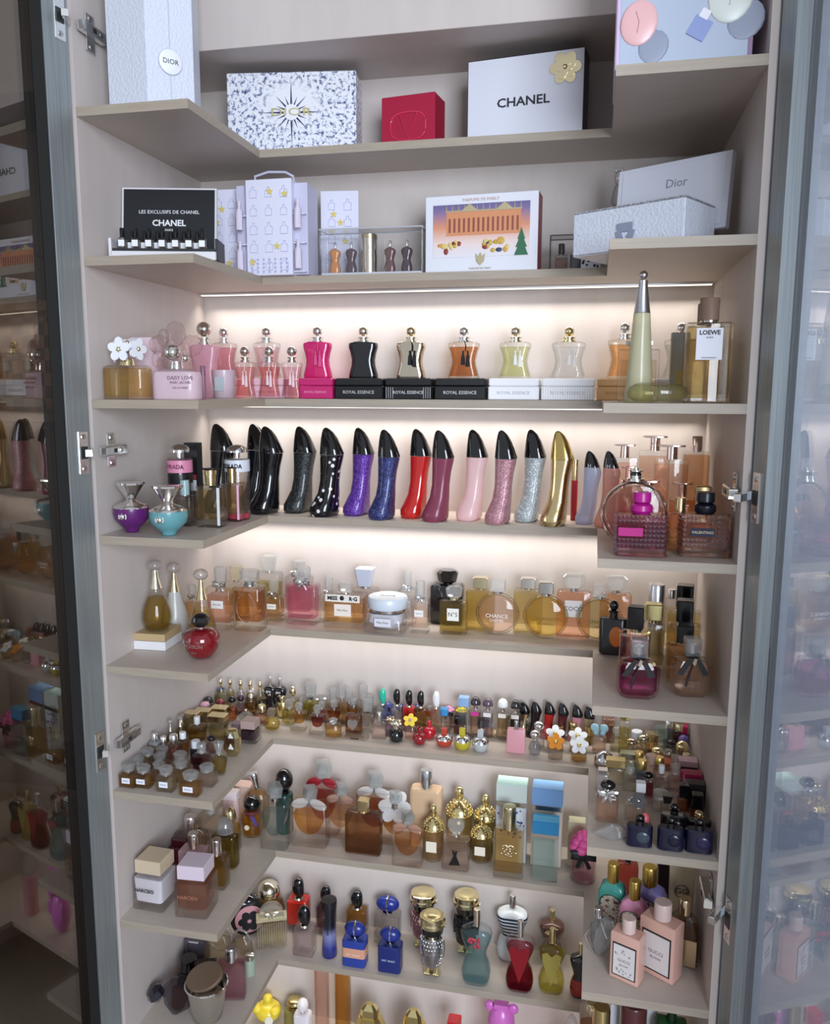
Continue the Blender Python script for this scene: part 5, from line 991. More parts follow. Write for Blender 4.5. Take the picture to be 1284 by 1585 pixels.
def ornate(r, W, H, D):
    bottle(r, W, H, D, .68, .12, liq='#cf9a4a', fill=.9, ins=.14, base=.12, neck=(.42, .02, M(GOLD)), c=('cyl', .44, M('#d9c98e', .14))); gm = M('#cdb27a', .25); pc = []
    for k in range(14):
        a = k*2.4; q = W*.06 + W*.02*k*.8; pc.append(xf_ball(W*.045, .0012, W*.045, (min(max(q*math.cos(a), -W*.38), W*.38), -D/2 - .0006, H*.40 + q*.9*math.sin(a)), 8, 4))
    join(r, 'gold_filigree', gm, pc, 180)
    vs, fs = tubeg([(W*.2*math.sin(t)**3, -D/2 - .001, H*.42 + W*.014*(13*math.cos(t) - 5*math.cos(2*t) - 2*math.cos(3*t) - math.cos(4*t))) for t in [2*math.pi*i/24 for i in range(24)]], W*.02, 5, True); mk('gold_heart', vs, fs, gm, r)
put(7, 786, 1247, 1360, 46, 'amber bottle with gold filigree heart and ridged gold cap', ornate, dr=.5)
def blueb(r, W, H, D, capc, capt, glass, liq=None, tile=False):
    hb = H*.72
    if liq: vessel(r, rb(W, D, hb, .08, .001), G(glass), L(liq), .93, .1, .1, 8)
    else: loft(r, 'bottle_body', P(glass, .3, .2), rb(W, D, hb, .08, .001), 8)
    box(r, 'cap_band', M('#b9ae9c', .2), W*.98, D*.98, H*.06, (0, 0, hb)); c_ = box(r, 'cap', P(capc, .35), W, D, H*.22, (0, 0, H*.78), bev=.001); box(c_, 'cap_top', P(capt, .35), W*.985, D*.985, .0008, (0, 0, H + .0002))
    if tile:
        rnd = random.Random(3)
        for k in range(26): ball(r, 'tile_print', P('#2c4c9a', .4), W*.03 + W*.03*rnd.random(), .0006, W*.03 + W*.02*rnd.random(), ((rnd.random() - .5)*W*.85, -D/2 - .0003, hb*(.45 + .5*rnd.random())), 7, 4)
    elif liq: text(r, 'LIGHT BLUE', W*.12, (0, -D/2 - .0008, hb*.5), P('#7d8d92', .4))
put(7, 793, 1209, None, 47, 'tall bottle with mint white cap and blue tile pattern', blueb, y=-.055, dr=.62, capc='#cfd9d2', capt='#c6ece6', glass='#dfe3e8', tile=True)
put(7, 848, 1215, None, 47, 'tall cream bottle with sky blue block cap at the back', blueb, y=-.055, dr=.62, capc='#7ea6d6', capt='#86b8ee', glass='#d9cfc0')
put(7, 842, 1266, 1365, 40, 'aqua glass bottle with turquoise block cap at the shelf edge', blueb, dr=.55, capc='#2a7fae', capt='#58b6dc', glass='#e6f4f2', liq='#cfeae6')
def peony(r, W, H, D):
    hb = H*.52; vessel(r, [(0, W*.47, W*.47, 2), (hb*.04, W*.5, W*.5, 2), (hb*.94, W*.5, W*.5, 2), (hb, W*.4, W*.4, 2)], G('#f8e3ea'), L('#eaa3b8'), .8, .12, .16, 24)
    pm = P('#e25a9a', .45); pc = []
    for k, (n, q, z, s) in enumerate(((7, .36, .66, .26), (6, .28, .76, .24), (5, .16, .85, .2), (1, 0, .91, .16))):
        for i in range(n):
            a = 2*math.pi*(i + .5*k)/n; pc.append(xf_ball(W*s, W*s*.8, H*.09, (W*q*math.cos(a), W*q*math.sin(a), H*z), 10, 6))
    join(r, 'peony_petals', pm, pc, 180); bow(r, W*.9, H*.56, -W*.4, P('#121216', .5)); ball(r, 'leaf', P('#8a9a3a', .5), W*.14, W*.08, W*.1, (-W*.3, -W*.3, H*.62), 10, 6)
put(7, 901, 1284, 1371, 40, 'pink cylinder bottle with peony stopper and black bow', peony, dr=1)
put(7, 893, 1268, None, 26, 'pale olive carton behind the peony bottle', lambda r, W, H, D: box(r, 'carton_body', P('#c3bf9e', .5), W, D, H, bev=.001), y=-.05, dr=.7, name='perfume_carton', cat='box')
# right arm
MFL = nmat('floral_label'); nt = MFL[1]; n = noise(nt, 190, 4, objco(nt)); rr_ = ramp(nt, n.outputs[0], [(.38, '#5a2f3a'), (.46, '#b9a894'), (.55, '#d9d0c0'), (.64, '#7d8a6a')]); b = pbsdf(nt, (1, 1, 1, 1), .5); nt.links.new(rr_.outputs[0], b.inputs[0]); nt.links.new(b.outputs[0], MFL[2].inputs[0]); MFL = MFL[0]
def flora(r, W, H, D, c):
    hb = H*.72; m = P(c, .2, .5); loft(r, 'lacquer_body', m, [(0, W*.47, D*.47, .3), (hb*.02, W*.5, D*.5, .3), (hb*.78, W*.5, D*.5, .3), (hb*.92, W*.42, D*.45, .4), (hb, W*.22, D*.3, .6)], 16)
    o = [(-W*.38, hb*.06), (W*.38, hb*.06), (W*.38, hb*.62)] + [(W*.38*math.cos(math.pi*i/8), hb*.62 + hb*.16*math.sin(math.pi*i/8)) for i in range(1, 8)] + [(-W*.38, hb*.62)]
    prism(r, 'label_border', P('#17181c', .4), [(x*1.1, hb*.06 + (z - hb*.06)*1.02 - .0006) for x, z in o], .0008, (0, -D/2 - .0002, 0)); prism(r, 'floral_label', MFL, o, .0008, (0, -D/2 - .0007, 0)); cap(r, 'cyl', W*.44, H*.28, hb - .001, M('#c99b2e', .25))
put(7, 945, 1334, 1443, 40, 'teal lacquer bottle with floral label and gold cap', flora, dr=.62, c='#3f9a8c', rz=-14)
put(7, 978, 1361, 1468, 41, 'pink lacquer bottle with floral label and gold cap', flora, dr=.62, c='#d98fae', rz=-20)
put(7, 1006, 1340, None, 50, 'lavender lacquer bottle with floral label under the shelf above', flora, y=-.215, dr=.62, c='#8f86c8', rz=-20)
put(7, 972, 1322, None, 32, 'deep red glass bottle behind the teal lacquer bottle', rect(body=.8, rr=.15, gl=G('#f0b0a0'), liq='#a01c14', fill=.97, ins=.06, base=.04, c=('cyl', .3, P('#2a1418', .3))), y=-.13, dr=.6)
put(7, 1030, 1330, None, 22, 'dark plum carton behind the lavender bottle', lambda r, W, H, D: box(r, 'carton_body', P('#3a2c34', .5), W, D, H, bev=.001), y=-.13, dr=.8, name='perfume_carton', cat='box')
def bloom(r, W, H, D, flor):
    hb = H*.765; loft(r, 'lacquer_block', P('#dcae9e', .3, .4), rb(W, D, hb, .06, .0015), 12, smooth=30); p = box(r, 'label_border', P('#1a1a1e', .4), W*.82, .0008, hb*.7, (0, -D/2 - .0004, hb*.1), bev=.0001)
    box(p, 'white_label', P('#ddd6d4', .5), W*.75, .0008, hb*.645, (0, -D/2 - .0009, hb*.128), bev=.0001); text(p, 'GUCCI', W*.14, (0, -D/2 - .0016, hb*.46), P('#8d7f7c', .5)); text(p, 'BLOOM', W*.09, (0, -D/2 - .0016, hb*.36), P('#8d7f7c', .5))
    if flor:
        rnd = random.Random(8)
        for k in range(20): ball(p, 'toile_print', P('#a9a3aa', .5), W*.03 + W*.03*rnd.random(), .0004, W*.02 + W*.03*rnd.random(), ((rnd.random() - .5)*W*.62, -D/2 - .0012, hb*(rnd.choice([.16 + .14*rnd.random(), .56 + .16*rnd.random()]))), 7, 4)
    cap(r, 'cyl', W*.46, H*.22, hb + .0008, P('#d6bcb4', .35))
put(7, 969, 1419, 1522, 46, 'small blush square bottle with printed label at the front of the right arm', bloom, dr=.62, rz=-24, flor=True)
put(7, 1020, 1394, 1515, 58, 'large blush square bottle with black-edged white label', bloom, dr=.55, rz=-32, flor=False)
def rush(r, W, H, D):
    hb = H*.78; vessel(r, [(0, W*.44, D*.44, .6), (hb*.03, W*.5, D*.5, .6), (hb*.7, W*.5, D*.5, .6), (hb*.9, W*.4, D*.42, .8), (hb, W*.24, D*.26, 1)], G('#e9c9a8'), L('#a8683c'), .75, .1, .06, 20); box(r, 'gold_panel', M('#c3a06a', .25), W*.5, .0012, hb*.52, (W*.2, -D*.5 - .0004, hb*.04)); cap(r, 'cyl', W*.42, H*.22, hb - .001, M('#d9bd84', .18))
put(7, 1057, 1389, 1497, 46, 'brown oval bottle with gold panel and gold cap by the right wall', rush, dr=.55, rz=-12)
def cream(r, W, H, D):
    loft(r, 'tube_body', P('#d3c4a2', .4), [(0, W*.42, D*.5, .6), (H*.12, W*.46, D*.5, .6), (H, W*.5, D*.06, .1)], 16); text(r, 'GG', W*.34, (0, -D*.34, H*.62), P('#4a443a', .5)); vs, fs = tubeg([(W*.27*math.cos(2*math.pi*i/20), -D*.35, H*.62 + W*.27*math.sin(2*math.pi*i/20)) for i in range(20)], .0007, 4, True); mk('ring_print', vs, fs, P('#4a443a', .5), r)
put(7, 1056, 1338, None, 38, 'flat cream tube with ring monogram standing behind the brown oval bottle', cream, y=-.2, dr=.5, name='lotion_tube', cat='tube')
def gemh(r, W, H, D):
    mm = M('#b9bcc0', .12); loft(r, 'faceted_body', X('#c9ced2'), [(0, W*.18, D*.3, .7), (H*.25, W*.42, D*.5, .7), (H*.5, W*.5, D*.5, .7), (H*.68, W*.34, D*.4, .7), (H*.78, W*.14, D*.2, .7)], 8, (0, 0, H*.06), (0, 14, 0), 15)
    tube(r, 'silver_cage', mm, [(-W*.1, -D*.3, H*.05), (-W*.42, -D*.45, H*.42), (-W*.2, -D*.4, H*.72)], W*.03, 5); tube(r, 'silver_cage', mm, [(W*.02, -D*.3, H*.05), (W*.36, -D*.5, H*.5), (W*.1, -D*.4, H*.78)], W*.03, 5); cap(r, 'cyl', W*.3, H*.2, H*.8, mm, x=-W*.05)
put(7, 925, 1404, 1485, 44, 'faceted silver grey bottle tilted at the left edge of the right arm', gemh, dr=.6, rz=-15)
# ------------------------------------------------------------------ eighth shelf
def si(r, W, H, D, body=None, liq=None, capm=None, word=None, gl='#f2f0f0'):
    hb = H*.58
    if body: loft(r, 'lacquer_body', body, rb(W, D, hb*.84, .2, .002, hb*.16), 16); loft(r, 'clear_foot', G(), rb(W*.98, D*.98, hb*.155, .2, .001), 16)
    else: vessel(r, rb(W, D, hb, .2, .002), G(gl), L(liq), .93, .14, .2, 16)
    lathe(r, 'collar', M('#cfc3a8', .2), [(0, W*.24), (H*.03, W*.2)], 16, (0, 0, hb)); cap(r, 'stone', W*.62, H*.41, H*.595, capm or P('#0c0d11', .05, .8), W*.5)
    if word: text(r, word, W*.24, (0, -D/2 - .0006, hb*.55), P('#8a8088', .4))
put(8, 463, 1359, 1441, 31, 'red lacquer bottle with glossy black pebble cap', si, dr=.8, body=P('#c02a22', .15, .6))
put(8, 505, 1371, 1446, 28, 'dark plum bottle with black pebble cap behind the navy tube', si, dr=.8, liq='#5a2a38')
put(8, 472, 1402, 1483, 32, 'clear lilac bottle marked Si with black pebble cap', si, dr=.8, liq='#d9c9d2', word='Si')
put(8, 556, 1372, 1442, 31, 'amber bottle with black pebble cap right of the navy tube', si, dr=.8, liq='#d08a34')
def code(r, W, H, D):
    m, nt, out = nmat('navy_fade'); sp = nt.nodes.new('ShaderNodeSeparateXYZ'); nt.links.new(objco(nt), sp.inputs[0]); rm = ramp(nt, sp.outputs[2], [(0, '#1d2468'), (.02, '#2c3585'), (.045, '#8487b4'), (.06, '#1c2036'), (.07, '#14161c')]); b = pbsdf(nt, (0, 0, 0, 1), .15, 0, .5); nt.links.new(rm.outputs[0], b.inputs[0]); nt.links.new(b.outputs[0], out.inputs[0])
    lathe(r, 'waisted_body', m, [(0, W*.46), (H*.03, W*.5), (H*.2, W*.46), (H*.45, W*.4), (H*.7, W*.42), (H*.84, W*.46)], 22, smooth=60); lathe(r, 'cap', P('#15161c', .2, .4), [(H*.842, W*.47), (H*.98, W*.5), (H, W*.48)], 22); text(r, 'code', W*.3, (0, -W*.43, H*.5), P('#2a2c44', .4), rot=(90, -90, 0))
put(8, 510, 1392, 1486, 25, 'slim navy blue waisted tube bottle', code, dr=1)
def myway(r, W, H, D, bodym, band=None, liq=None):
    hb = H*.62
    if liq: vessel(r, rb(W, D, hb, .35, .002), G(), L(liq), .85, .14, .18, 16)
    else: loft(r, 'glass_body', bodym, rb(W, D, hb, .35, .002), 16)
    if band: loft(r, 'peach_band', P(band, .3), [(hb*.38, W*.502, D*.502, .35), (hb*.74, W*.502, D*.502, .35)], 16)
    text(r, 'MY WAY', W*.15, (0, -D/2 - .0008, hb*.5), P('#c9d0e2' if not band else '#f0e2d8', .4)); lathe(r, 'collar', M(SILV), [(0, W*.2), (H*.04, W*.2)], 16, (0, 0, hb))
    ball(r, 'oval_cap', F('#1a2a86', .1), W*.46, D*.4, H*.17, (0, 0, H*.83), 20, 10); tube(r, 'silver_stripe', M('#e2dcc8', .2), [(W*.02, -D*.41*math.cos(a), H*.83 + H*.175*math.sin(a)) for a in [R(q) for q in range(-70, 91, 20)]], W*.035, 5)
put(8, 600, 1387, 1463, 40, 'clear bottle with navy oval cap at the back of the blue trio', myway, dr=.7, bodym=None, liq='#efe9e2')
put(8, 550, 1426, 1499, 37, 'navy glass bottle with peach band lettered MY WAY', myway, dr=.7, bodym=F('#2a40a8', .2), band='#d9a184')
put(8, 604, 1435, 1508, 36, 'all navy glass bottle with oval cap lettered MY WAY', myway, dr=.7, bodym=F('#1c2870', .15))
def robot(r, W, H, D, plates, armm):
    gm = M('#d3bd7a', .18); hb = H*.62; lg = H*.18
    for s in (-1, 1):
        lathe(r, 'leg', gm, [(0, W*.15), (H*.02, W*.17), (lg*.5, W*.13), (lg, W*.14)], 12, (s*W*.17, 0, 0))
        for k in range(3): ball(r, 'foot_stud', gm, W*.045, W*.045, W*.05, (s*W*.17 + (k - 1)*W*.08, -W*.15, H*.035), 8, 5)
    loft(r, 'torso', armm, [(lg, W*.3, D*.4, .9), (hb*.5, W*.36, D*.46, .9), (hb*.85, W*.42, D*.46, .9), (hb, W*.3, D*.38, .9)], 18); pc = []
    for j in range(7):
        z = lg + (hb - lg)*(j + .45)/7; q = .33 + .08*min(j/5, 1); n = 11
        for i in range(n):
            a = math.pi + math.pi*(i + .5*(j % 2))/n; pc.append(xf_ball(W*.055, W*.03, H*.026, (W*q*math.cos(a), D*(q + .06)*math.sin(a), z), 7, 4))
    join(r, 'scale_plates', plates, pc, 180)
    for s in (-1, 1): tube(r, 'arm', plates, [(s*W*.38, 0, hb*.93), (s*W*.42, -W*.02, hb*.75), (s*W*.41, -W*.05, hb*.52)], [W*.09, W*.08, W*.06], 8)
    lathe(r, 'neck_band', gm, [(hb, W*.2), (H*.66, W*.2)], 16); lathe(r, 'visor', P('#0d0d10', .05, .8), [(H*.655, W*.24), (H*.69, W*.40), (H*.80, W*.45)], 22); lathe(r, 'head_rim', gm, [(H*.80, W*.46), (H*.82, W*.50), (H*.86, W*.50), (H*.88, W*.46), (H*.94, W*.46), (H*.95, W*.43)], 24)
    lathe(r, 'head_disc', M('#cdb66e', .3), [(0, W*.32), (H*.006, W*.32), (H*.008, W*.22), (H*.012, W*.2)], 24, (0, 0, H*.95))
    for s in (-1, 1): lathe(r, 'ear_bolt', gm, [(0, W*.09), (W*.05, W*.08)], 12, (s*W*.455, 0, H*.815), (0, 90*s, 0))
SVP = M('#b9babd', .2)
put(8, 655, 1376, None, 42, 'robot bottle with gold head and pink scaled body', robot, y=-.032, dr=.8, plates=M('#c98a92', .25), armm=P('#8d5a62', .3), name='robot_bottle')
put(8, 722, 1379, None, 42, 'robot bottle with gold head and black scaled body', robot, y=-.032, dr=.8, plates=P('#101116', .1, .6), armm=P('#101116', .2), name='robot_bottle')
put(8, 668, 1411, 1519, 42, 'robot bottle with gold head and silver scaled body in front', robot, dr=.8, plates=SVP, armm=M('#8a8b90', .25), name='robot_bottle')
put(8, 736, 1406, 1528, 48, 'teal glass bust bottle with red flower print', torso, dr=.62, liq='#7fb2bc', gl=G('#cfe6ea'), capm=M('#d6cdb2', .15), prin=P('#b0384a', .4))
put(8, 791, 1384, 1490, 48, 'white bust bottle with navy sailor stripes', torso, dr=.62, body=P('#dfe6ea', .25, .3), stripes=True)
put(8, 803, 1424, 1538, 45, 'clear bust bottle with dark red corset and liquid', torso, dr=.62, liq='#a01828', gl=G('#eadadb'), prin=P('#8c1420', .3), vee=True, low=L('#7a0f1c'))
put(8, 853, 1398, 1484, 38, 'brown bust bottle with gold collar at the back', torso, dr=.7, body=P('#5a3a30', .2, .5), capm=M(GOLD, .2), prin=M('#cfb476', .25))
put(8, 852, 1436, 1541, 43, 'yellow glass bust bottle with gold corset', torso, dr=.7, liq='#d6c83c', gl=G('#f2ecb0'), capm=M('#d8c268', .18), prin=F('#b9a64a', .2), vee=True)
put(8, 896, 1459, 1547, 32, 'black bust bottle with red base half hidden by the right arm', torso, dr=.7, body=P('#101014', .08, .7), capm=M(GOLD, .2), low=F('#a82c20', .2))
def chloe(r, W, H, D):
    hb = H*.62; loft(r, 'glass_body', G('#f3ecc8'), rb(W, D, hb, .12, .001), 12); loft(r, 'liquid', L('#e6d68c'), rb(W*.84, D*.8, hb*.74, .12, .001, hb*.14), 12); pc = []
    for i in range(13): pc.append(loftg([(hb*.04, W*.026, W*.026, 2, -W*.46 + W*.92*i/12, -D*.5), (hb*.96, W*.026, W*.026, 2, -W*.46 + W*.92*i/12, -D*.5)], 6))
    join(r, 'pleats', S('#f5eec8'), pc, 60); box(r, 'silver_plate', M('#d2c58a', .2), W*1.02, D*1.02, H*.06, (0, 0, hb))
    o = [(W*.42*math.cos(math.pi*i/12), hb + H*.06 + H*.3*math.sin(math.pi*i/12)) for i in range(13)]; prism(r, 'arched_cap', X('#f3efd8'), o, D*.6); bow(r, W*.4, hb + H*.14, -D*.4, M('#e0d8b0', .25))
put(8, 421, 1396, 1468, 46, 'pleated pale gold glass bottle with arched cap on the arm corner', chloe, dr=.4, rz=24)
def discf(r, W, H, D):
    Rr = H*.42; lathe(r, 'disc_body', P('#15151a', .1, .6), [(-D*.3, Rr*.85), (-D*.2, Rr), (D*.2, Rr), (D*.3, Rr*.85)], 28, (0, 0, Rr), (90, 0, 0)); lathe(r, 'pink_face', P('#d39aa0', .3), [(0, Rr*.78), (.001, Rr*.78)], 28, (0, -D*.3, Rr), (90, 0, 0))
    petals(r, Rr*.62, 6, (0, -D*.3 - .002, Rr*.9), (0, 0, 0), P('#191a20', .4), None, 'flower_print', .0008); lathe(r, 'gold_neck', M(GOLD, .2), [(0, W*.2), (H*.06, W*.26)], 16, (0, 0, Rr*2 - .001)); cap(r, 'dome', W*.62, H*.13, H*.87, P('#10131c', .06, .7))
put(8, 386, 1383, 1452, 44, 'black disc bottle with pink flower face leaning on the left arm', discf, dr=.5, rz=30)
put(8, 416, 1362, None, 50, 'round amber bottle with wide gold dome cap in the back left corner', rect(body=.66, rr=2, pf=[(0, .5), (.05, .7), (.3, .98), (.5, 1), (.8, .85), (1, .4)], gl=G('#f3dcae'), liq='#c98a34', fill=.9, ins=.08, base=.05, neck=(.3, .05, M(GOLD)), c=('mush', .7, M('#d9cfa8', .15))), y=-.034, dr=1)
put(8, 360, 1466, 1550, 42, 'pink clear rectangular bottle with silver cylinder cap on the left arm', rect(body=.74, rr=.15, gl=G('#f6dfe6'), liq='#d58ca2', fill=.92, ins=.08, base=.06, neck=None, c=('cyl', .44, M('#c3c3c6', .15))), dr=.5, rz=14)
put(8, 387, 1478, 1514, 18, 'short pale green ribbed bottle beside the pink clear bottle', rect(body=.8, rr=2, gl=F('#bccdb8', .3), neck=None, c=('cyl', .8, M('#cfd6cc', .2))), dr=1)
def swirl(r, W, H, D):
    vessel(r, [(H*z, W/2*s, D/2*s, 2) for z, s in ((0, .6), (.1, .9), (.35, 1), (.6, .85), (.75, .5))], G('#f4f0e2'), L('#e8dcae'), .8, .12, .1, 24, smooth=60)
    vs, fs = tubeg([(W*.36*math.cos(2*math.pi*i/24), -D*.1, H*.7 + H*.28*math.sin(2*math.pi*i/24)) for i in range(24)], W*.05, 8, True); mk('glass_ring', vs, fs, X('#f4f2ea'), r, 60)
put(8, 340, 1425, None, 54, 'clear rounded bottle with glass ring stopper under the shelf above', swirl, y=-.175, dr=.6)
put(8, 374, 1437, None, 36, 'clear rounded bottle with ice blue tint near the pleated bottle', swirl, y=-.15, dr=.6)
def gemd(r, W, H, D):
    loft(r, 'smoky_gem', L('#6d6672'), [(0, W*.12, D*.3, .6), (H*.2, W*.3, D*.5, .6), (H*.6, W*.46, D*.5, .6), (H*.85, W*.3, D*.4, .6), (H*.92, W*.16, D*.2, .6)], 8, (W*.12, 0, H*.05), (0, 14, 0), 12); loft(r, 'amber_core', L('#8a4a30'), [(H*.2, W*.16, D*.3, .6), (H*.7, W*.24, D*.3, .6)], 8, (W*.14, 0, 0), (0, 14, 0), 12)
    loft(r, 'dark_stopper', P('#23242c', .06, .8), [(0, W*.06, D*.16, .6), (H*.14, W*.2, D*.4, .6), (H*.34, W*.16, D*.4, .6), (H*.44, W*.05, D*.14, .6)], 8, (-W*.3, -D*.1, H*.42), (0, -20, 0), 12)
put(8, 257, 1515, 1578, 60, 'smoky faceted gem bottle with dark stopper by the left wall', gemd, dr=.55, rz=14)
def chrome(r, W, H, D):
    lathe(r, 'chrome_cup', M('#c9c4b8', .1), [(0, W*.3), (H*.03, W*.34), (H*.4, W*.42), (H*.72, W*.5), (H*.74, W*.47), (H*.45, W*.38)], 28, smooth=60); loft(r, 'brown_lid', P('#6d5a48', .3, .3), [(0, W*.44, W*.34, 2), (H*.06, W*.46, W*.36, 2), (H*.08, W*.43, W*.33, 2)], 28, (-W*.02, 0, H*.82), (24, -14, 0))
put(8, 322, 1502, 1592, 68, 'shiny silver cup-shaped bottle with tilted brown oval lid', chrome, dr=1, bd=.7)
put(8, 291, 1482, None, 30, 'bottle with stacked black ring cap behind the silver cup', rect(body=.5, rr=.3, gl=P('#26262c', .2, .4), neck=(.8, .1, P('#0c0c10', .1, .6)), c=('cyl', .9, P('#0d0d11', .1, .6))), y=-.225, dr=.8)
put(8, 320, 1490, None, 32, 'black flap-capped bottle between the silver cup and pink bottle', rect(body=.7, rr=.3, gl=P('#17171c', .1, .6), neck=None, c=('trap', .9, P('#0f1014', .08, .7))), y=-.235, dr=.6, rz=20)
put(8, 291, 1448, None, 32, 'grey carton with silver hooked clasp by the left wall', lambda r, W, H, D: (box(r, 'carton_body', P('#5a5560', .4), W, D, H, bev=.001), tube(r, 'silver_clasp', M(SILV, .2), [(-W*.4, -D*.55, H*.3), (-W*.2, -D*.55, H*.98), (W*.3, -D*.55, H*.99)], W*.05, 5)), y=-.165, dr=.7, name='perfume_carton', cat='box')
# right arm under the shelf above
put(8, 931, 1558, None, 28, 'bottle with embossed gold cylinder cap at the right arm inner edge', rect(body=.55, rr=.6, gl=G('#e8d2bc'), liq='#8a5a3a', neck=None, c=('cyl', .98, M('#c3a052', .22))), y=-.30, dr=.9)
put(8, 915, 1553, None, 34, 'brown glass shell bottle behind the embossed gold cap', rect(body=.8, rr=2, gl=G('#e0bfa0'), liq='#a8683a', c=('cyl', .4, M(GOLD))), y=-.235, dr=.6)
put(8, 952, 1550, None, 14, 'narrow white carton between the gold cap and the maroon cylinder', lambda r, W, H, D: box(r, 'carton_body', P('#d6d8dc', .5), W, D, H, bev=.0006), y=-.26, dr=1.2, name='perfume_carton', cat='box')
put(8, 981, 1552, None, 38, 'dark maroon cylinder bottle with printed rim', rect(body=.7, rr=2, gl=P('#4a2628', .2, .4), pf=[(0, .95), (.02, 1), (1, 1)], neck=None, c=('cyl', 1, P('#5a3032', .25))), y=-.29, dr=1)
put(8, 1009, 1556, None, 15, 'narrow white carton between maroon cylinder and green bottle', lambda r, W, H, D: box(r, 'carton_body', P('#dcdcde', .5), W, D, H, bev=.0006), y=-.25, dr=1.2, name='perfume_carton', cat='box')
put(8, 1040, 1560, None, 48, 'dark green glass bottle by the right wall at the bottom', rect(body=.85, rr=.3, gl=F('#1f5a2c', .25), neck=None, c=('cyl', .3, P('#11301a', .2))), y=-.28, dr=.6)
# ------------------------------------------------------------------ lowest shelf
YM = P('#e8cf3a', .35, .3)
def duck(r, W, H, D):
    ball(r, 'round_body', YM, W*.5, W*.46, H*.34, (0, 0, H*.34), 20, 12); ball(r, 'top_bead', YM, W*.18, W*.18, W*.18, (0, 0, H - W*.18), 14, 8); lathe(r, 'neck', YM, [(H*.6, W*.2), (H*.78, W*.13)], 14)
    for s in (-1, 1): ball(r, 'side_lobe', YM, W*.2, W*.24, H*.16, (s*W*.34, -W*.16, H*.5), 12, 8)
    lathe(r, 'white_button', P('#ece6da', .4), [(0, W*.16), (W*.04, W*.15)], 16, (W*.2, -W*.42, H*.28), (90, 0, 20))
put(9, 422, 1527, 1579, 42, 'glossy yellow round bottle with bead top at the bottom left', duck, dr=.92)
put(9, 457, 1544, 1592, 32, 'olive gold figure bottle with coiled top at the bottom', rect(body=.6, rr=.6, gl=F('#8a7f3a', .2), neck=(.7, .1, M('#8a6f2c', .25)), c=('ball', .8, M('#9a803a', .25))), dr=.8)
put(9, 468, 1546, None, 26, 'white round-capped bottle behind the olive gold figure', rect(body=.6, rr=.5, gl=P('#e6e0e4', .3), c=('ball', .7, P('#eae6e6', .3))), y=-.05, dr=.8)
put(9, 497, 1470, None, 21, 'tall slender pink glass column rising to the shelf above', rect(body=.86, rr=.4, gl=G('#f6dcd0'), liq='#e9b09c', fill=.97, ins=.12, base=.2, c=('cyl', .6, M('#d9b3a0', .15))), y=-.06, dr=.8)
put(9, 530, 1474, None, 23, 'tall slender amber glass column rising to the shelf above', rect(body=.86, rr=.4, gl=G('#f3d09a'), liq='#c9771c', fill=.97, ins=.1, base=.05, c=('cyl', .6, M(GOLD, .2))), y=-.06, dr=.8)
def ingot(r, W, H, D, pl='#b89a48'):
    loft(r, 'faceted_gold', M('#cda94a', .2), [(0, W*.44, D*.44, .5), (H*.15, W*.5, D*.5, .5), (H*.6, W*.5, D*.5, .5), (H*.8, W*.34, D*.36, .5)], 8, smooth=12); loft(r, 'diamond_cap', M('#d8bd62', .18), [(0, W*.3, D*.3, .5), (H*.12, W*.26, D*.26, .5), (H*.2, W*.12, D*.12, .5)], 8, (0, 0, H*.8), None, 12); plate(r, W*.4, H*.3, H*.3, -D*.5 - .0004, M(pl, .3))
put(9, 572, 1553, None, 48, 'faceted gold diamond bottle left of its twin at the bottom', ingot, y=-.085, dr=.7)
put(9, 640, 1562, None, 46, 'faceted gold diamond bottle with black plaque at the bottom', ingot, y=-.085, dr=.7, pl='#16161a')
put(9, 703, 1576, None, 22, 'bottle with bright red square cap at the bottom edge', rect(body=.7, rr=.2, liq='#d86a5a', c=('sq', .9, P('#c01f28', .3))), y=-.08, dr=.9)
def bear(r, W, H, D):
    m = P('#d873c8', .3, .3); ball(r, 'head', m, W*.42, W*.38, H*.22, (0, 0, H*.76), 20, 12); ball(r, 'muzzle', m, W*.19, W*.16, H*.09, (0, -W*.32, H*.69), 14, 8)
    for s in (-1, 1):
        ball(r, 'ear', m, W*.17, W*.1, W*.17, (s*W*.36, 0, H*.93), 14, 8); ball(r, 'eye', P('#9a4a92', .2), W*.035, W*.03, W*.035, (s*W*.14, -W*.34, H*.79), 8, 5); ball(r, 'paw', m, W*.15, W*.15, H*.14, (s*W*.36, -W*.16, H*.38), 12, 8)
    ball(r, 'belly', m, W*.4, W*.36, H*.3, (0, 0, H*.3), 18, 10); box(r, 'flat_cap', m, W*.44, W*.4, H*.05, (0, 0, H*.95), bev=.001)
put(9, 776, 1550, None, 50, 'glossy orchid pink teddy bear bottle at the bottom', bear, y=-.085, dr=.9, name='bear_bottle')
put(9, 885, 1570, None, 28, 'round pink bottle with white crystal top at the bottom right', rect(body=.6, rr=2, gl=F('#e3a9ae', .25), c=('dome', .9, X())), y=-.085, dr=1)
# ------------------------------------------------------------------ sixth shelf: miniatures
def mini(u, t, b, w, label, fn=None, dr=.75, y=None, rz=0, bd=1, group=None, **k):
    return put(6, u, t, b, w, label, fn or bottle, y=y, dr=dr, rz=rz, bd=bd, name='perfume_miniature', cat='perfume bottle', group=group, **k)
XC = X(); GM = M(GOLD, .2); SM = M(SILV, .15); BKC = P('#0e0e12', .15, .5)
def mrect(liq='#d6a24c', c=('gem', .6, XC), rr=.15, body=.62, lab=None, gl=None, **k):
    return dict(body=body, rr=rr, liq=liq, c=c, gl=gl, lab=lab, n=12, neck=(.34, .06, k.pop('nm', None)), **k)
LABM = (.5, .24, .2, '#e6eaf2', 'Miss Dior', '#3a4560')
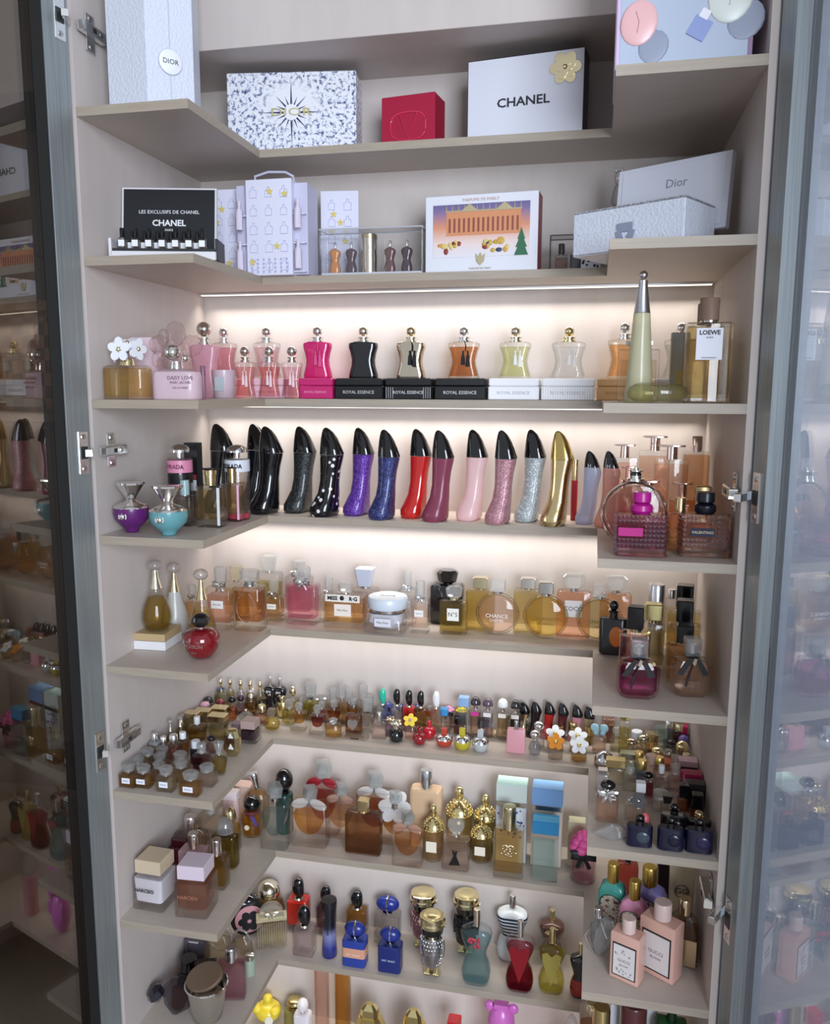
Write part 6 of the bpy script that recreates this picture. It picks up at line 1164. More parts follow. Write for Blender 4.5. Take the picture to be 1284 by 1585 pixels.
# left arm front row of labelled amber miniatures
for u, t, b, w, lb in ((189, 1180, 1219, 27, 'amber labelled miniature nearest the left wall in the front row'), (223, 1184, 1221, 29, 'amber labelled miniature second from the left wall in the front row'), (258, 1186, 1227, 29, 'pale labelled miniature third in the front row'), (296, 1194, 1234, 33, 'amber labelled miniature at the front corner of the left arm')):
    mini(u, t, b, w, lb, dr=.62, group='labelled miniatures in front', **mrect('#cf9038' if u != 258 else '#dcc49a', ('gem', .75, XC), lab=LABM))
mini(321, 1183, 1219, 28, 'clear blush miniature with crystal cap right of the front row', **mrect('#efd3bc', ('gem', .8, XC)))
for u, t, b, w, lb, lq in ((214, 1171, 1207, 24, 'clear crystal-capped miniature behind the first labelled one', '#d9c3a0'), (219, 1157, 1193, 24, 'clear crystal-capped miniature third row by the left wall', '#d8b98c'), (247, 1179, 1211, 24, 'crystal-capped miniature second row between two labelled ones', '#d9b890'), (248, 1166, 1198, 24, 'crystal-capped miniature with bow in the third row', '#e3b0a8'), (252, 1155, 1187, 24, 'crystal-capped pink miniature in the fourth row', '#e0a8a0'), (281, 1177, 1213, 26, 'amber crystal-capped miniature behind the front corner one', '#d6a860'), (280, 1164, 1199, 26, 'pale crystal-capped miniature in the middle of the left arm', '#e2c8a0')):
    mini(u, t, b, w, lb, dr=.7, **mrect(lq, ('gem', .8, XC)))
mini(313, 1150, 1195, 27, 'plum miniature flask with clear block cap', dr=.7, **mrect('#6a2434', ('cyl', .5, XC), pf=[(0, .8), (.04, .9), (.9, 1), (1, .7)]))
mini(340, 1149, 1203, 27, 'olive gold tapering miniature with clear crown cap', dr=.8, **mrect('#9a7f2a', ('flare', .62, XC), rr=2, pf=[(0, .62), (.05, .7), (.8, 1), (.95, .9), (1, .5)]))
mini(304, 1146, 1184, 15, 'small dark miniature with white disc cap', dr=.9, body=.7, rr=.4, gl=P('#1a1418', .15, .5), c=('cyl', .9, P('#dfe2ea', .3)), neck=None, n=12)
mini(223, 1133, 1178, 15, 'slim grey square miniature with silver ring cap', dr=.9, body=.74, rr=.15, gl=F('#a8a8ae', .3), c=('cyl', .5, SM), neck=None, n=12)
mini(236, 1135, 1181, 18, 'slim amber miniature with silver ring cap', **mrect('#b9762c', ('cyl', .5, SM), body=.72))
mini(254, 1140, 1178, 18, 'slim rose miniature with silver ring cap', **mrect('#cf8088', ('cyl', .55, SM), body=.68))
mini(270, 1137, 1178, 21, 'dusty pink miniature with tall silver cap', **mrect('#d88a8c', ('cyl', .6, SM), body=.68))
mini(284, 1133, 1172, 17, 'amber brown miniature with white cap behind the pink ones', **mrect('#a8622c', ('cyl', .6, P('#e3e6ea', .3)), body=.7))
for u, t, b, lb in ((250, 1112, 1160, 'small gold teardrop miniature nearest the left wall'), (266, 1103, 1146, 'small gold teardrop miniature in the middle of three'), (280, 1108, 1152, 'small gold teardrop miniature right of three')):
    mini(u, t, b, 17, lb, teardrop, dr=1, group='gold teardrop miniatures')
mini(306, 1109, 1149, 25, 'square amber miniature with frosted white stopper', **mrect('#b07a30', ('cyl', .38, P('#dfe0e0', .3)), body=.66))
for u, t, b, w, lb in ((289, 1101, 1135, 22, 'miniature with wavy gold cap nearest the left wall'), (315, 1098, 1130, 24, 'miniature with wavy gold cap in the back middle'), (341, 1094, 1126, 25, 'miniature with wavy gold cap at the back right'), (338, 1106, 1146, 27, 'miniature with wavy gold cap in front of its twins')):
    mini(u, t, b, w, lb, dr=.7, **mrect('#c0a860', ('sq', 1.05, M('#d9c07a', .2)), cd=.75, body=.72))
def goldgem(r, W, H, D):
    loft(r, 'faceted_body', M('#b9a05a', .2), [(0, W*.3, D*.4, .7), (H*.2, W*.5, D*.5, .7), (H*.7, W*.5, D*.5, .7), (H*.95, W*.36, D*.4, .7), (H, W*.2, D*.3, .7)], 8, smooth=10)
    for z in (.3, .72): prism(r, 'white_facet', P('#dfe9ea', .2), [(-W*.1, 0), (W*.2, 0), (W*.02, H*.2)], .001, (0, -D/2 - .0005, H*z))
mini(360, 1128, 1172, 27, 'faceted gold block miniature with white triangles', goldgem, dr=.6)
mini(328, 1138, 1168, 17, 'dusky pink miniature with black swirl cap', dr=.9, **mrect('#b98a90', ('ball', .8, P('#2a2024', .2))))
mini(388, 1113, 1152, 27, 'dark plum cube miniature with dusty pink block cap', narciso_mini := (lambda r, W, H, D: (loft(r, 'glass_block', G('#f0ece8'), rb(W, D, H*.6, .08, .0008), 12, smooth=30), loft(r, 'dark_core', P('#2a1a24', .1, .6), rb(W*.86, D*.86, H*.46, .2, .001, H*.12), 12), box(r, 'block_cap', P('#b39a94', .4), W*.86, D*.86, H*.36, (0, 0, H*.64), bev=.0006))), dr=.95)
mini(368, 1118, 1142, 19, 'mauve brown cube miniature behind the plum cube', dr=.9, **mrect('#8d6a72', ('sq', .8, P('#8a7078', .4)), body=.6))
def shell(r, W, H, D):
    prism(r, 'fan_body', X('#eceae2'), [(-W*.2, 0), (W*.2, 0)] + [(W*.5*math.cos(R(a)), H*.42 + H*.42*math.sin(R(a))) for a in range(0, 181, 22)], D*.5)
    for k in range(7): tube(r, 'rib', XC, [(0, -D*.26, H*.05), (W*.46*math.cos(R(20 + 23*k)), -D*.26, H*.42 + H*.38*math.sin(R(20 + 23*k)))], W*.025, 4)
    cap(r, 'cyl', W*.2, H*.16, H*.84, SM)
mini(381, 1098, 1124, 23, 'clear fan-shaped ribbed glass miniature', shell, dr=.6)
mini(360, 1077, 1117, 18, 'round orange miniature with black ball cap', dr=.9, **mrect('#b9481c', ('ball', .7, BKC), rr=2, body=.66, pf=[(0, .6), (.2, .95), (.5, 1), (.8, .8), (1, .4)]))
mini(421, 1097, 1133, 27, 'round yellow miniature with brown square cap at the arm corner', dr=.8, **mrect('#e0b840', ('sq', .42, P('#7a6a58', .3)), rr=2, body=.66, pf=[(0, .6), (.15, .9), (.5, 1), (.8, .8), (1, .35)]))
mini(406, 1091, 1122, 20, 'coral miniature with gold cap left of the yellow one', **mrect('#d98a68', ('cyl', .6, GM)))
mini(320, 1078, 1112, 16, 'miniature with dark oval disc cap near the left wall', dr=.9, **mrect('#a89a8a', ('mush', 1.0, P('#2c2a2e', .2)), body=.7))
mini(318, 1086, 1118, 18, 'miniature with pink oval disc cap near the left wall', dr=.8, **mrect('#b9a290', ('ball', .85, P('#d9a6b4', .3)), body=.6))
mini(342, 1082, 1113, 17, 'miniature with dark red ball cap', dr=.9, **mrect('#d8b470', ('ball', .8, P('#7a0f20', .1, .6)), body=.6))
mini(332, 1061, 1092, 14, 'miniature with dark blue ball cap in the back corner', dr=.9, **mrect('#c9b870', ('ball', .9, P('#1c3a6a', .1, .5)), body=.6))
for u, t, lb, lq, lc in ((341, 1050, 'yellow disc miniature with gold ball stopper nearest the corner', '#dcc860', GM), (356, 1051, 'pale yellow disc miniature with gold ball stopper second in the back row', '#e3d27a', GM), (372, 1053, 'crystal star miniature with gold ball stopper third in the back row', '#f0f2f2', GM), (387, 1054, 'golden disc miniature with gold ball stopper fourth in the back row', '#c9a040', GM), (402, 1055, 'clear disc miniature with gold ball stopper fifth in the back row', '#e0cf9a', GM)):
    mini(u, t, None, 15, lb, y=-.03, dr=.8, group='ball-stoppered disc miniatures', **mrect(lq, ('ball', .42, GM), rr=2, body=.74, pf=[(0, .4), (.3, .9), (.55, 1), (.8, .8), (1, .35)], nm=GM))
mini(348, 1070, 1101, 17, 'miniature with white crystal flower stopper', dr=.9, **mrect('#e6ddc8', ('gem', .95, X('#f4f8fa')), body=.5))
mini(373, 1076, 1107, 15, 'mauve miniature with dark ball stopper', dr=.9, **mrect('#8a5a66', ('ball', .7, P('#3a2630', .2))))
mini(389, 1074, 1108, 16, 'tall amber miniature with silver sphere stopper', dr=.9, **mrect('#c07a34', ('ball', .6, SM)))
for u, t, lb in ((418, 1047, 'black and silver figure miniature left of two'), (433, 1049, 'black and silver figure miniature right of two')):
    mini(u, t, None, 21, lb, torso, y=-.03, dr=.7, body=P('#17161a', .12, .6), capm=SM, prin=SM)
mini(411, 1068, 1104, 19, 'black cube miniature with silver shoulder', dr=.8, body=.6, rr=.2, gl=P('#131318', .12, .6), c=('sq', .7, SM), n=12)
mini(394, 1062, 1094, 15, 'brown miniature with white cap behind the black cube', **mrect('#8a5a34', ('cyl', .6, P('#e6e6e0', .3))))
mini(437, 1075, 1112, 20, 'gold swirl miniature against the back of the corner', dr=.8, body=.7, rr=2, gl=M('#d3b565', .22), c=('ball', .5, GM), n=12)
mini(453, 1062, None, 20, 'golden ball-topped miniature beside the corner', y=-.035, dr=.8, **mrect('#d0a834', ('ball', .5, GM), rr=2))
mini(480, 1056, None, 23, 'yellow miniature with black-necked crystal stopper', y=-.03, dr=.7, **mrect('#d6c23c', ('gem', .8, XC), nm=BKC, body=.55))
for u, t, b, lb, lq in ((448, 1083, 1122, 'pale yellow crystal-capped miniature left of the amber cup', '#e6cf62'), (468, 1080, 1112, 'pale gold crystal-capped miniature behind the amber cup', '#e3cc74'), (478, 1078, 1108, 'straw crystal-capped miniature in the third row', '#e0cc8a'), (489, 1079, 1110, 'straw crystal-capped miniature with square stopper', '#dcc888'), (502, 1076, 1108, 'clear crystal-capped miniature beside the hot pink one', '#eadfc0')):
    mini(u, t, b, 20, lb, dr=.8, **mrect(lq, ('gem', .7, XC), body=.6))
def cupm(r, W, H, D, liq):
    """clear block holding a cup of liquid"""
    hb = H*.66; loft(r, 'glass_block', G(), rb(W, D, hb, .2, .0008), 12); lathe(r, 'liquid', L(liq), [(hb*.34, W*.14), (hb*.42, W*.32), (hb*.7, W*.42), (hb*.97, W*.44)], 18, sy=D/W*.95); lathe(r, 'collar', SM, [(0, W*.14), (H*.05, W*.14)], 12, (0, 0, hb)); cap(r, 'gem', W*.5, H*.29, H*.71, XC, W*.45)
mini(463, 1088, 1132, 24, 'clear miniature with orange amber cup of liquid', cupm, liq='#d4842c')
mini(491, 1092, 1138, 23, 'clear miniature with dark red cup of liquid', cupm, liq='#7a1c10')
mini(517, 1083, 1126, 24, 'clear miniature with deep amber cup behind the oval one', cupm, liq='#8a3a14')
mini(547, 1080, 1124, 25, 'clear miniature with amber cup behind the heart miniature', cupm, liq='#c07830')
mini(498, 1086, 1118, 17, 'hot pink miniature with clear cap', **mrect('#d83a5a', ('gem', .7, XC)))
mini(516, 1112, 1143, 27, 'oval golden miniature with crystal stopper at the shelf edge', dr=.7, **mrect('#d0963a', ('gem', .5, XC), rr=2, body=.72))
for u, t, lb, lq in ((515, 1066, 'miniature with crystal cube stopper left of three', '#dca660'), (529, 1060, 'tallest miniature with crystal cube stopper', '#e0b070'), (540, 1068, 'miniature with yellowish crystal stopper', '#d69a50')):
    mini(u, t, None, 22, lb, y=-.035, dr=.7, **mrect(lq, ('cut', .5, XC), body=.62))
def heartm(r, W, H, D):
    bottle(r, W, H, D, .96, .25, liq='#9a5630', fill=.9, c=None, neck=None, n=12); prism(r, 'crystal_heart', X(), [(0, H*.2), (W*.3, H*.5), (W*.3, H*.72), (W*.14, H*.8), (0, H*.7), (-W*.14, H*.8), (-W*.3, H*.72), (-W*.3, H*.5)], .003, (0, -D/2 - .001, 0))
mini(548, 1104, 1137, 26, 'brown square miniature with crystal heart on its front', heartm, dr=.6)
def lying(r, W, H, D): loft(r, 'lying_bottle', G(), rb(W, D, H, .3, .001), 12, smooth=30); box(r, 'liquid', L('#ead6c0'), W*.7, D*.6, H*.5, (0, 0, H*.2)); box(r, 'print', BLK, W*.3, .0005, H*.3, (W*.05, -D/2 - .0004, H*.35))
mini(549, 1137, 1146, 44, 'flat clear bottle lying at the shelf edge', lying, dr=.4)
mini(562, 1061, None, 21, 'clear miniature with tall crystal cube stopper', y=-.035, dr=.8, **mrect('#e8d8c8', ('cut', .6, XC)))
mini(573, 1070, 1112, 24, 'clear miniature with large crystal block stopper', dr=.8, **mrect('#c9a088', ('cut', .8, XC), body=.5))
mini(569, 1084, 1134, 20, 'clear miniature with black collar and crystal stopper', dr=.8, **mrect('#e9ddd0', ('cut', .8, XC), nm=BKC))
mini(587, 1103, 1145, 22, 'square blush miniature with silver cap at the shelf edge', dr=.55, **mrect('#f0cfc4', ('cyl', .34, SM), body=.72))
mini(592, 1066, None, 18, 'clear miniature with teal pebble cap', si, y=-.035, dr=.8, liq='#e3efea', capm=P('#2fb79a', .3, .3))
for u, t, lb, kw in ((614, 1066, 'clear miniature with black pebble cap left of three', dict(liq='#f0eeee')), (633, 1068, 'red miniature with black pebble cap', dict(body=P('#b3221e', .15, .6))), (651, 1069, 'amber miniature with black pebble cap', dict(liq='#c9853a')), (675, 1070, 'blush miniature with white pebble cap', dict(liq='#ecc6b0', capm=P('#eef0f0', .25, .4)))):
    mini(u, t, None, 18, lb, si, y=-.038, dr=.8, **kw)
for u, t, b, lb, kw in ((600, 1087, 1124, 'purple navy miniature with oval navy cap', dict(bodym=F('#5a5aa0', .25))), (621, 1090, 1124, 'peach miniature with oval navy cap in the middle', dict(bodym=None, liq='#e6c3ac')), (646, 1090, 1124, 'grey blue miniature with oval navy cap on the right', dict(bodym=None, liq='#b9bfd0'))):
    mini(u, t, b, 20, lb, myway, dr=.75, **kw)
def coupe(r, W, H, D): vessel(r, rb(W, D, H*.8, .2, .0008), G('#f2ecd0'), L('#e3d9a0'), .5, .1, .1, 12); loft(r, 'orange_dish', L('#d8421c'), [(H*.5, W*.2, D*.2, 1), (H*.78, W*.47, D*.47, 1)], 16); cap(r, 'gem', W*.4, H*.18, H*.82, XC)
mini(665, 1092, 1128, 21, 'miniature with orange red dish of liquid', coupe)
def crownm(r, W, H, D, c, crown):
    lathe(r, 'round_body', c, [(0, W*.36), (H*.04, W*.44), (H*.25, W*.5), (H*.48, W*.42), (H*.55, W*.2)], 18, smooth=60); pc = [xf_ball(W*.12, W*.12, W*.12, (W*.3*math.cos(2*math.pi*i/7), W*.3*math.sin(2*math.pi*i/7), H*.78 + H*.07*(i % 2)), 7, 5) for i in range(7)]
    join(r, 'jewel_crown', crown, pc, 180); lathe(r, 'cap_stem', crown, [(H*.55, W*.2), (H*.8, W*.26), (H*.92, W*.2), (H, W*.06)], 14)
mini(613, 1113, 1151, 23, 'round black miniature with jewelled gold crown cap', crownm, dr=1, c=P('#12181a', .08, .7), crown=M('#d9cfae', .2))
mini(604, 1108, 1140, 18, 'mauve round miniature with gold crown behind the black one', crownm, dr=1, c=F('#8a6a7c', .2), crown=M('#d3b788', .2))
def flowerm(r, W, H, D, pc_, cc, liq, cap2=None, gl='#f4eee6'):
    bottle(r, W*.86, H*.62, D, .9, .6, liq=liq, gl=G(gl), c=None, neck=None, n=14); lathe(r, 'stem', GM, [(H*.54, W*.14), (H*.74, W*.14)], 12); petals(r, W*.52, 5, (0, -W*.1, H*.78), (-48, 0, 0), pc_, cc, 'flower', .0022, .24, .3)
    if cap2: petals(r, W*.45, 5, (0, W*.05, H*.93), (-70, 0, 0), cap2, cc, 'flower', .0022, .24)
mini(635, 1106, 1146, 22, 'blush miniature with yellow lily cap', flowerm, dr=.8, pc_=P('#e8cf4a', .4), cc=P('#c98aa0', .4), liq='#e6b3a8')
def applem(r, W, H, D, c, st=None):
    lathe(r, 'apple_body', c, [(0, W*.28), (H*.04, W*.36), (H*.3, W*.5), (H*.52, W*.46), (H*.64, W*.3), (H*.68, W*.16)], 20, smooth=60); cap(r, 'cyl', W*.3, H*.34, H*.66, st or c)
mini(649, 1126, 1154, 22, 'dark red apple miniature in front', applem, dr=1, bd=.7, c=P('#8a0f1c', .1, .7))
mini(664, 1116, 1145, 21, 'bright red apple miniature behind the dark one', applem, dr=1, bd=.7, c=P('#b8182a', .15, .6))
def delic(r, W, H, D, c):
    lathe(r, 'coloured_base', c, [(0, W*.3), (H*.05, W*.4), (H*.3, W*.5), (H*.42, W*.5)], 22, smooth=60); lathe(r, 'silver_shoulder', M('#cfd2d6', .12), [(H*.42, W*.5), (H*.52, W*.47), (H*.62, W*.34), (H*.66, W*.2)], 22, smooth=60); pc = [xf_ball(W*.05, W*.05, H*.07, (W*.4*math.cos(2*math.pi*i/14), W*.4*math.sin(2*math.pi*i/14), H*.53), 6, 4) for i in range(14)]
    join(r, 'flutes', M('#dfe2e6', .12), pc, 180); cap(r, 'sq', W*.34, H*.34, H*.66, c, W*.3)
mini(687, 1127, 1158, 27, 'squat red and silver round miniature', delic, dr=1, bd=.8, c=F('#c8402c', .15))
mini(715, 1127, 1163, 27, 'squat yellow and silver round miniature', delic, dr=1, bd=.8, c=F('#cdbb2c', .15))
mini(743, 1130, 1166, 26, 'squat clear and silver round miniature', delic, dr=1, bd=.8, c=F('#d3dadc', .3))
mini(687, 1096, 1134, 20, 'tall clear miniature with light blue block cap', dr=.7, body=.72, rr=.1, liq='#eee6d8', c=('sq', .62, P('#3f8fc8', .3)), neck=None, n=12)
def rosem(r, W, H, D, c, liq):
    bottle(r, W*.8, H*.7, D, .86, 2, liq=liq, c=None, neck=None, n=14); pc = [xf_ball(W*s, W*s, H*.07, (W*q*math.cos(2*math.pi*i/n), W*q*math.sin(2*math.pi*i/n), H*z), 8, 5) for n, q, z, s in ((6, .3, .84, .2), (4, .15, .92, .18), (1, 0, .95, .14)) for i in range(n)]
    join(r, 'rose_cap', c, pc, 180); bow(r, W*.8, H*.68, -W*.36, P('#121216', .5))
mini(697, 1086, 1122, 19, 'miniature with pink rose cap and black bow', rosem, dr=1, c=P('#dd8fae', .4), liq='#e6bcae')
mini(716, 1090, 1126, 20, 'miniature with yellow rose cap and black bow', rosem, dr=1, c=P('#dfd22e', .4), liq='#cfa080')
mini(718, 1078, None, 18, 'miniature with pale blue block cap at the back', y=-.04, dr=.7, body=.76, rr=.1, liq='#e3e6e6', c=('sq', .9, P('#8fb0d6', .3)), neck=None, n=12)
mini(712, 1105, 1138, 20, 'brown red miniature with black square cap', **mrect('#8a3a2c', ('sq', .9, BKC), body=.55))
for u, t, lb, lq, cc in ((736, 1078, 'mushroom-capped miniature with magenta band', '#b58a70', '#3a3438'), (755, 1080, 'mushroom-capped pale lilac miniature', '#c3aed0', '#5a4a58'), (778, 1081, 'mushroom-capped miniature with white dome', '#d3b070', '#eceeee'), (798, 1083, 'mushroom-capped miniature with black dome', '#1c1a1e', '#2a2a2c')):
    mini(u, t, None, 17, lb, y=-.04, dr=1, body=.68, rr=2, liq=lq, fill=.85, n=14, neck=(.4, .14, SM), c=('mush', .95, P(cc, .15, .5)), lab=(.7, .1, .56, '#c8348a' if u == 736 else '#e6e2dc'))
mini(784, 1104, 1138, 15, 'slender clear miniature with silver cylinder cap', **mrect('#eee6d6', ('cyl', .6, SM), body=.62))
mini(796, 1098, 1128, 16, 'clear miniature with chrome pump behind the pink square one', **mrect('#e9e2d8', ('cyl', .7, SM), body=.55))
mini(804, 1116, 1140, 14, 'tiny crystal-capped clear miniature', **mrect('#f0ece6', ('gem', .9, XC), body=.5))
mini(760, 1118, 1142, 17, 'tiny amber crystal miniature behind the silver round one', **mrect('#d9a868', ('gem', .7, XC), body=.6))
mini(747, 1112, 1140, 15, 'tiny clear miniature with slanted black block cap', dr=.8, rz=20, **mrect('#e3c8a8', ('sq', 1.2, BKC), body=.5))
for u, t, b, lb, mt, cm in ((811, 1066, 1119, 'gold miniature shoe bottle with black tip', M('#cbb57c', .22), None), (828, 1067, 1122, 'black miniature shoe bottle', P('#0c0d12', .08, .7), None), (848, 1068, 1125, 'red miniature shoe bottle', P('#c01a1a', .12, .7), None), (868, 1070, 1127, 'burgundy miniature shoe bottle', P('#5a1424', .12, .7), None), (889, 1072, 1128, 'pink miniature shoe bottle', P('#dc93a4', .15, .6), None), (907, 1074, 1129, 'clear gold miniature shoe bottle', F('#d6c3a2', .35), None)):
    mini(u, t, b, 20, lb, shoe, dr=1.0, rz=-12, body=mt, capz=.66, group='miniature shoe bottles')
mini(798, 1116, 1166, 28, 'flat pink square miniature with grey cap at the shelf edge', dr=.4, body=.76, rr=.12, gl=P('#d99aa4', .3, .3), c=('cyl', .26, M('#9a9a9c', .2)), neck=None, n=12)
mini(815, 1102, 1136, 20, 'yellow miniature with ribbed crystal ball cap', dr=.9, **mrect('#e0cf62', ('ball', .85, XC), rr=2, body=.48))
mini(833, 1116, 1160, 19, 'clear miniature with chrome ball cap behind the grey round one', dr=1, **mrect('#e6e6e6', ('ball', .9, SM), rr=2, body=.6))
mini(827, 1130, 1172, 21, 'grey round miniature with chrome ball cap', dr=1, bd=.8, **mrect('#b9c0cc', ('ball', .74, SM), rr=2, body=.62, pf=[(0, .5), (.1, .8), (.5, 1), (.85, .7), (1, .4)]))
wp_ = P('#eef0f2', .35); GC = M('#c9a84c', .25)
mini(858, 1128, 1164, 29, 'miniature with white daisy cap behind the orange daisy', flowerm, dr=.85, pc_=wp_, cc=GC, liq='#e3c8a0')
mini(859, 1140, 1177, 27, 'clear miniature with orange daisy cap', flowerm, dr=.85, pc_=P('#d98a2c', .35), cc=GC, liq='#ead6c0')
mini(893, 1132, 1166, 29, 'miniature with white daisy cap behind its front twin', flowerm, dr=.85, pc_=wp_, cc=GC, liq='#e6cfae')
mini(895, 1146, 1181, 29, 'amber miniature with white daisy cap nearest the shelf edge', flowerm, dr=.85, pc_=wp_, cc=GC, liq='#cfa04a')
for u, t, b, lb in ((864, 1123, 1150, 'miniature with plain gold cylinder cap behind the daisies'), (886, 1117, 1148, 'miniature with carved gold cap behind the daisies'), (910, 1125, 1154, 'slender gold miniature behind the daisies')):
    mini(u, t, b, 16, lb, dr=.9, **mrect('#d0a63c', ('cyl', .9, M('#d6b95c', .2)), rr=2, body=.55))
# right arm
def bfly(r, W, H, D):
    bottle(r, W*.8, H*.6, D, .9, .4, liq='#e3b49c', c=None, neck=None, n=12); m = P('#a9d3dc', .3)
    for s in (-1, 1): ball(r, 'wing', m, W*.28, W*.06, H*.16, (s*W*.26, 0, H*.84), 10, 6, (0, s*30, 0)); ball(r, 'lower_wing', m, W*.18, W*.05, H*.09, (s*W*.2, 0, H*.66), 10, 6)
    tube(r, 'stem', SM, [(0, 0, H*.5), (0, 0, H*.95)], W*.05, 6)
mini(926, 1120, 1166, 26, 'peach miniature with pale blue butterfly cap', bfly, dr=.7)
mini(954, 1124, 1163, 22, 'pale yellow miniature with clear ball stopper', dr=.9, **mrect('#e6dcae', ('ball', .75, XC), body=.58))
mini(941, 1110, 1150, 18, 'miniature with copper crossed bar cap', dr=.9, **mrect('#d98a70', ('sq', .9, M('#d08a70', .2)), body=.7))
mini(967, 1104, None, 16, 'tall olive gold slab miniature', y=-.09, dr=.5, body=.86, rr=.1, gl=G('#efe6b4'), liq='#b5a24a', c=('sq', .9, M('#b3a25c', .2)), neck=None, n=12)
for u, t, b, w, lb, kw in (
  (984, 1131, 1163, 21, 'miniature with white tilted capsule cap', mrect('#d9c3a0', ('cyl', .8, P('#e6e9ee', .2)))),
  (975, 1142, 1174, 20, 'miniature with bronze glass ball cap', mrect('#d8b890', ('ball', .95, M('#b59a80', .15)), body=.5)),
  (994, 1136, 1168, 20, 'miniature with olive silver ball cap', mrect('#e0c890', ('ball', .9, M('#b9b48a', .15)), body=.5)),
  (1007, 1134, 1166, 20, 'amber miniature with gold flat cap', mrect('#c9822c', ('sq', .9, GM), body=.6)),
  (1021, 1124, 1162, 22, 'miniature with layered teal and white crystal cap', mrect('#cfe0dc', ('cut', .9, X('#bfe6e0')), body=.45)),
  (1033, 1113, 1156, 15, 'tall silver blue miniature near the back corner', mrect('#b9ccd6', ('cyl', .9, SM))),
  (1049, 1119, 1160, 19, 'dark amber miniature with gold cap near the right wall', mrect('#8a3a1c', ('cyl', .75, GM), body=.66)),
  (1062, 1115, 1152, 16, 'small hot pink miniature near the right wall', mrect('#d83a70', ('sq', .8, P('#c82a66', .3)))),
  (1066, 1138, 1170, 18, 'small violet miniature beside the right wall', mrect('#7a6ab0', ('dome', .9, P('#6a5aa0', .2)))),
  (1037, 1144, 1172, 16, 'small black ball-capped miniature', mrect('#5a4a50', ('ball', .9, BKC))),
  (1016, 1156, 1188, 21, 'miniature with gold half-ring cap', mrect('#e0c070', ('ball', .9, M('#d8c078', .18)), body=.55)),
  (1054, 1146, 1180, 22, 'miniature with curved gold wing cap', mrect('#d9b880', ('dome', .95, M('#dcc27c', .18)), body=.55)),
  (1032, 1160, 1190, 22, 'flat orange red miniature', mrect('#c8482c', ('gem', .5, XC), body=.7)),
  (1060, 1166, 1200, 15, 'small miniature with short gold cap by the right wall', mrect('#d3a85c', ('cyl', .8, GM), body=.6)),
  (971, 1164, 1200, 25, 'miniature with wide olive flat cap', mrect('#cfd2b0', ('sq', 1.0, M('#8d9278', .3)), cd=.7, body=.76)),
  (987, 1163, 1202, 15, 'miniature with matte gold cylinder cap left of two', mrect('#4fa6a0', ('cyl', .9, M('#c79a3c', .3)), body=.58)),
  (992, 1176, 1216, 16, 'lavender miniature with matte gold cylinder cap', mrect('#8f86c0', ('cyl', .9, M('#c79a3c', .3)), body=.6)),
  (1018, 1171, 1208, 17, 'pink miniature with matte gold cylinder cap', mrect('#dca0ac', ('cyl', .9, M('#c79a3c', .3)), body=.62)),
  (1006, 1168, 1206, 19, 'blush miniature with beige cylinder cap', mrect('#e0b8a8', ('cyl', .9, P('#c3a08e', .4)), body=.6)),
  (974, 1185, 1226, 20, 'clear arched miniature with glass ball stopper', mrect('#e6e2cc', ('ball', .7, XC), body=.66)),
  (1022, 1184, 1222, 21, 'clear miniature with white nozzle cap', mrect('#e3d8c8', ('cyl', .45, P('#eceef0', .3)), body=.62)),
  (1001, 1194, 1234, 17, 'dark red miniature with black round cap', mrect('#7a1420', ('ball', .95, BKC), body=.68)),
  (1044, 1170, 1206, 19, 'clear pink miniature with stacked crystal cap behind', mrect('#e9b9b4', ('cut', .8, XC), body=.58)),
  (1043, 1184, 1226, 18, 'clear pink miniature with stacked crystal cap in front', mrect('#e8b6b0', ('cut', .8, XC), body=.6)),
  (1056, 1192, 1228, 11, 'slim magenta stick miniature', mrect('#c81e58', ('cyl', .9, P('#c01a52', .3)), body=.6)),
  (990, 1210, 1246, 17, 'clear miniature with white square cap', mrect('#e6e4e0', ('sq', .85, P('#e9edf0', .3)), body=.55)),
  (1021, 1224, 1256, 24, 'clear miniature with wide crystal block cap', mrect('#e9ded2', ('cut', .9, XC), body=.5)),
  (1031, 1229, 1262, 19, 'clear miniature with black bow cap', mrect('#e3cdbf', ('trap', .8, BKC), body=.55)),
  (1056, 1213, 1258, 19, 'amber red miniature with tall black block cap', mrect('#b0562c', ('sq', .78, BKC), body=.5)),
  (1077, 1228, 1274, 21, 'dark amber miniature with tall black block cap nearer the front', mrect('#8a3a24', ('sq', .78, BKC), body=.5)),
  (997, 1258, 1290, 18, 'small miniature with coral pink cap behind the first navy flask', mrect('#e0b0a0', ('dome', .9, P('#d86a70', .3)), body=.5))):
    mini(u, t, b, w, lb, dr=.8, **kw)
def boxm(r, W, H, D, c1, c2, lid): box(r, 'carton_body', P(c1, .4), W, D, H*.8, bev=.0006); box(r, 'carton_band', P(c2, .35), W*1.004, D*1.004, H*.14, (0, 0, H*.62)); box(r, 'carton_lid', P(lid, .4), W, D, H*.195, (0, 0, H*.803), bev=.0006)
mini(1076, 1176, 1214, 27, 'lilac box bottle with black band by the right wall', boxm, c1='#d9b3bd', c2='#131318', lid='#d3b3c0')
mini(1083, 1196, 1240, 26, 'magenta-topped box bottle by the right wall', boxm, c1='#d8a8b8', c2='#c8bcc4', lid='#b8285c')
mini(1087, 1211, 1254, 25, 'black box bottle by the right wall', boxm, c1='#1c181c', c2='#26222a', lid='#3a3a3e')
def dome(r, W, H, D): lathe(r, 'chrome_dome', M('#b9bcc2', .1), [(0, W*.4), (H*.1, W*.46), (H*.45, W*.5), (H*.75, W*.4), (H*.95, W*.16), (H, W*.04)], 22, smooth=60); lathe(r, 'amber_band', L('#c98a60'), [(H*.08, W*.475), (H*.3, W*.505)], 22)
mini(934, 1162, 1192, 31, 'chrome domed miniature at the inner edge of the right arm', dome, dr=1)
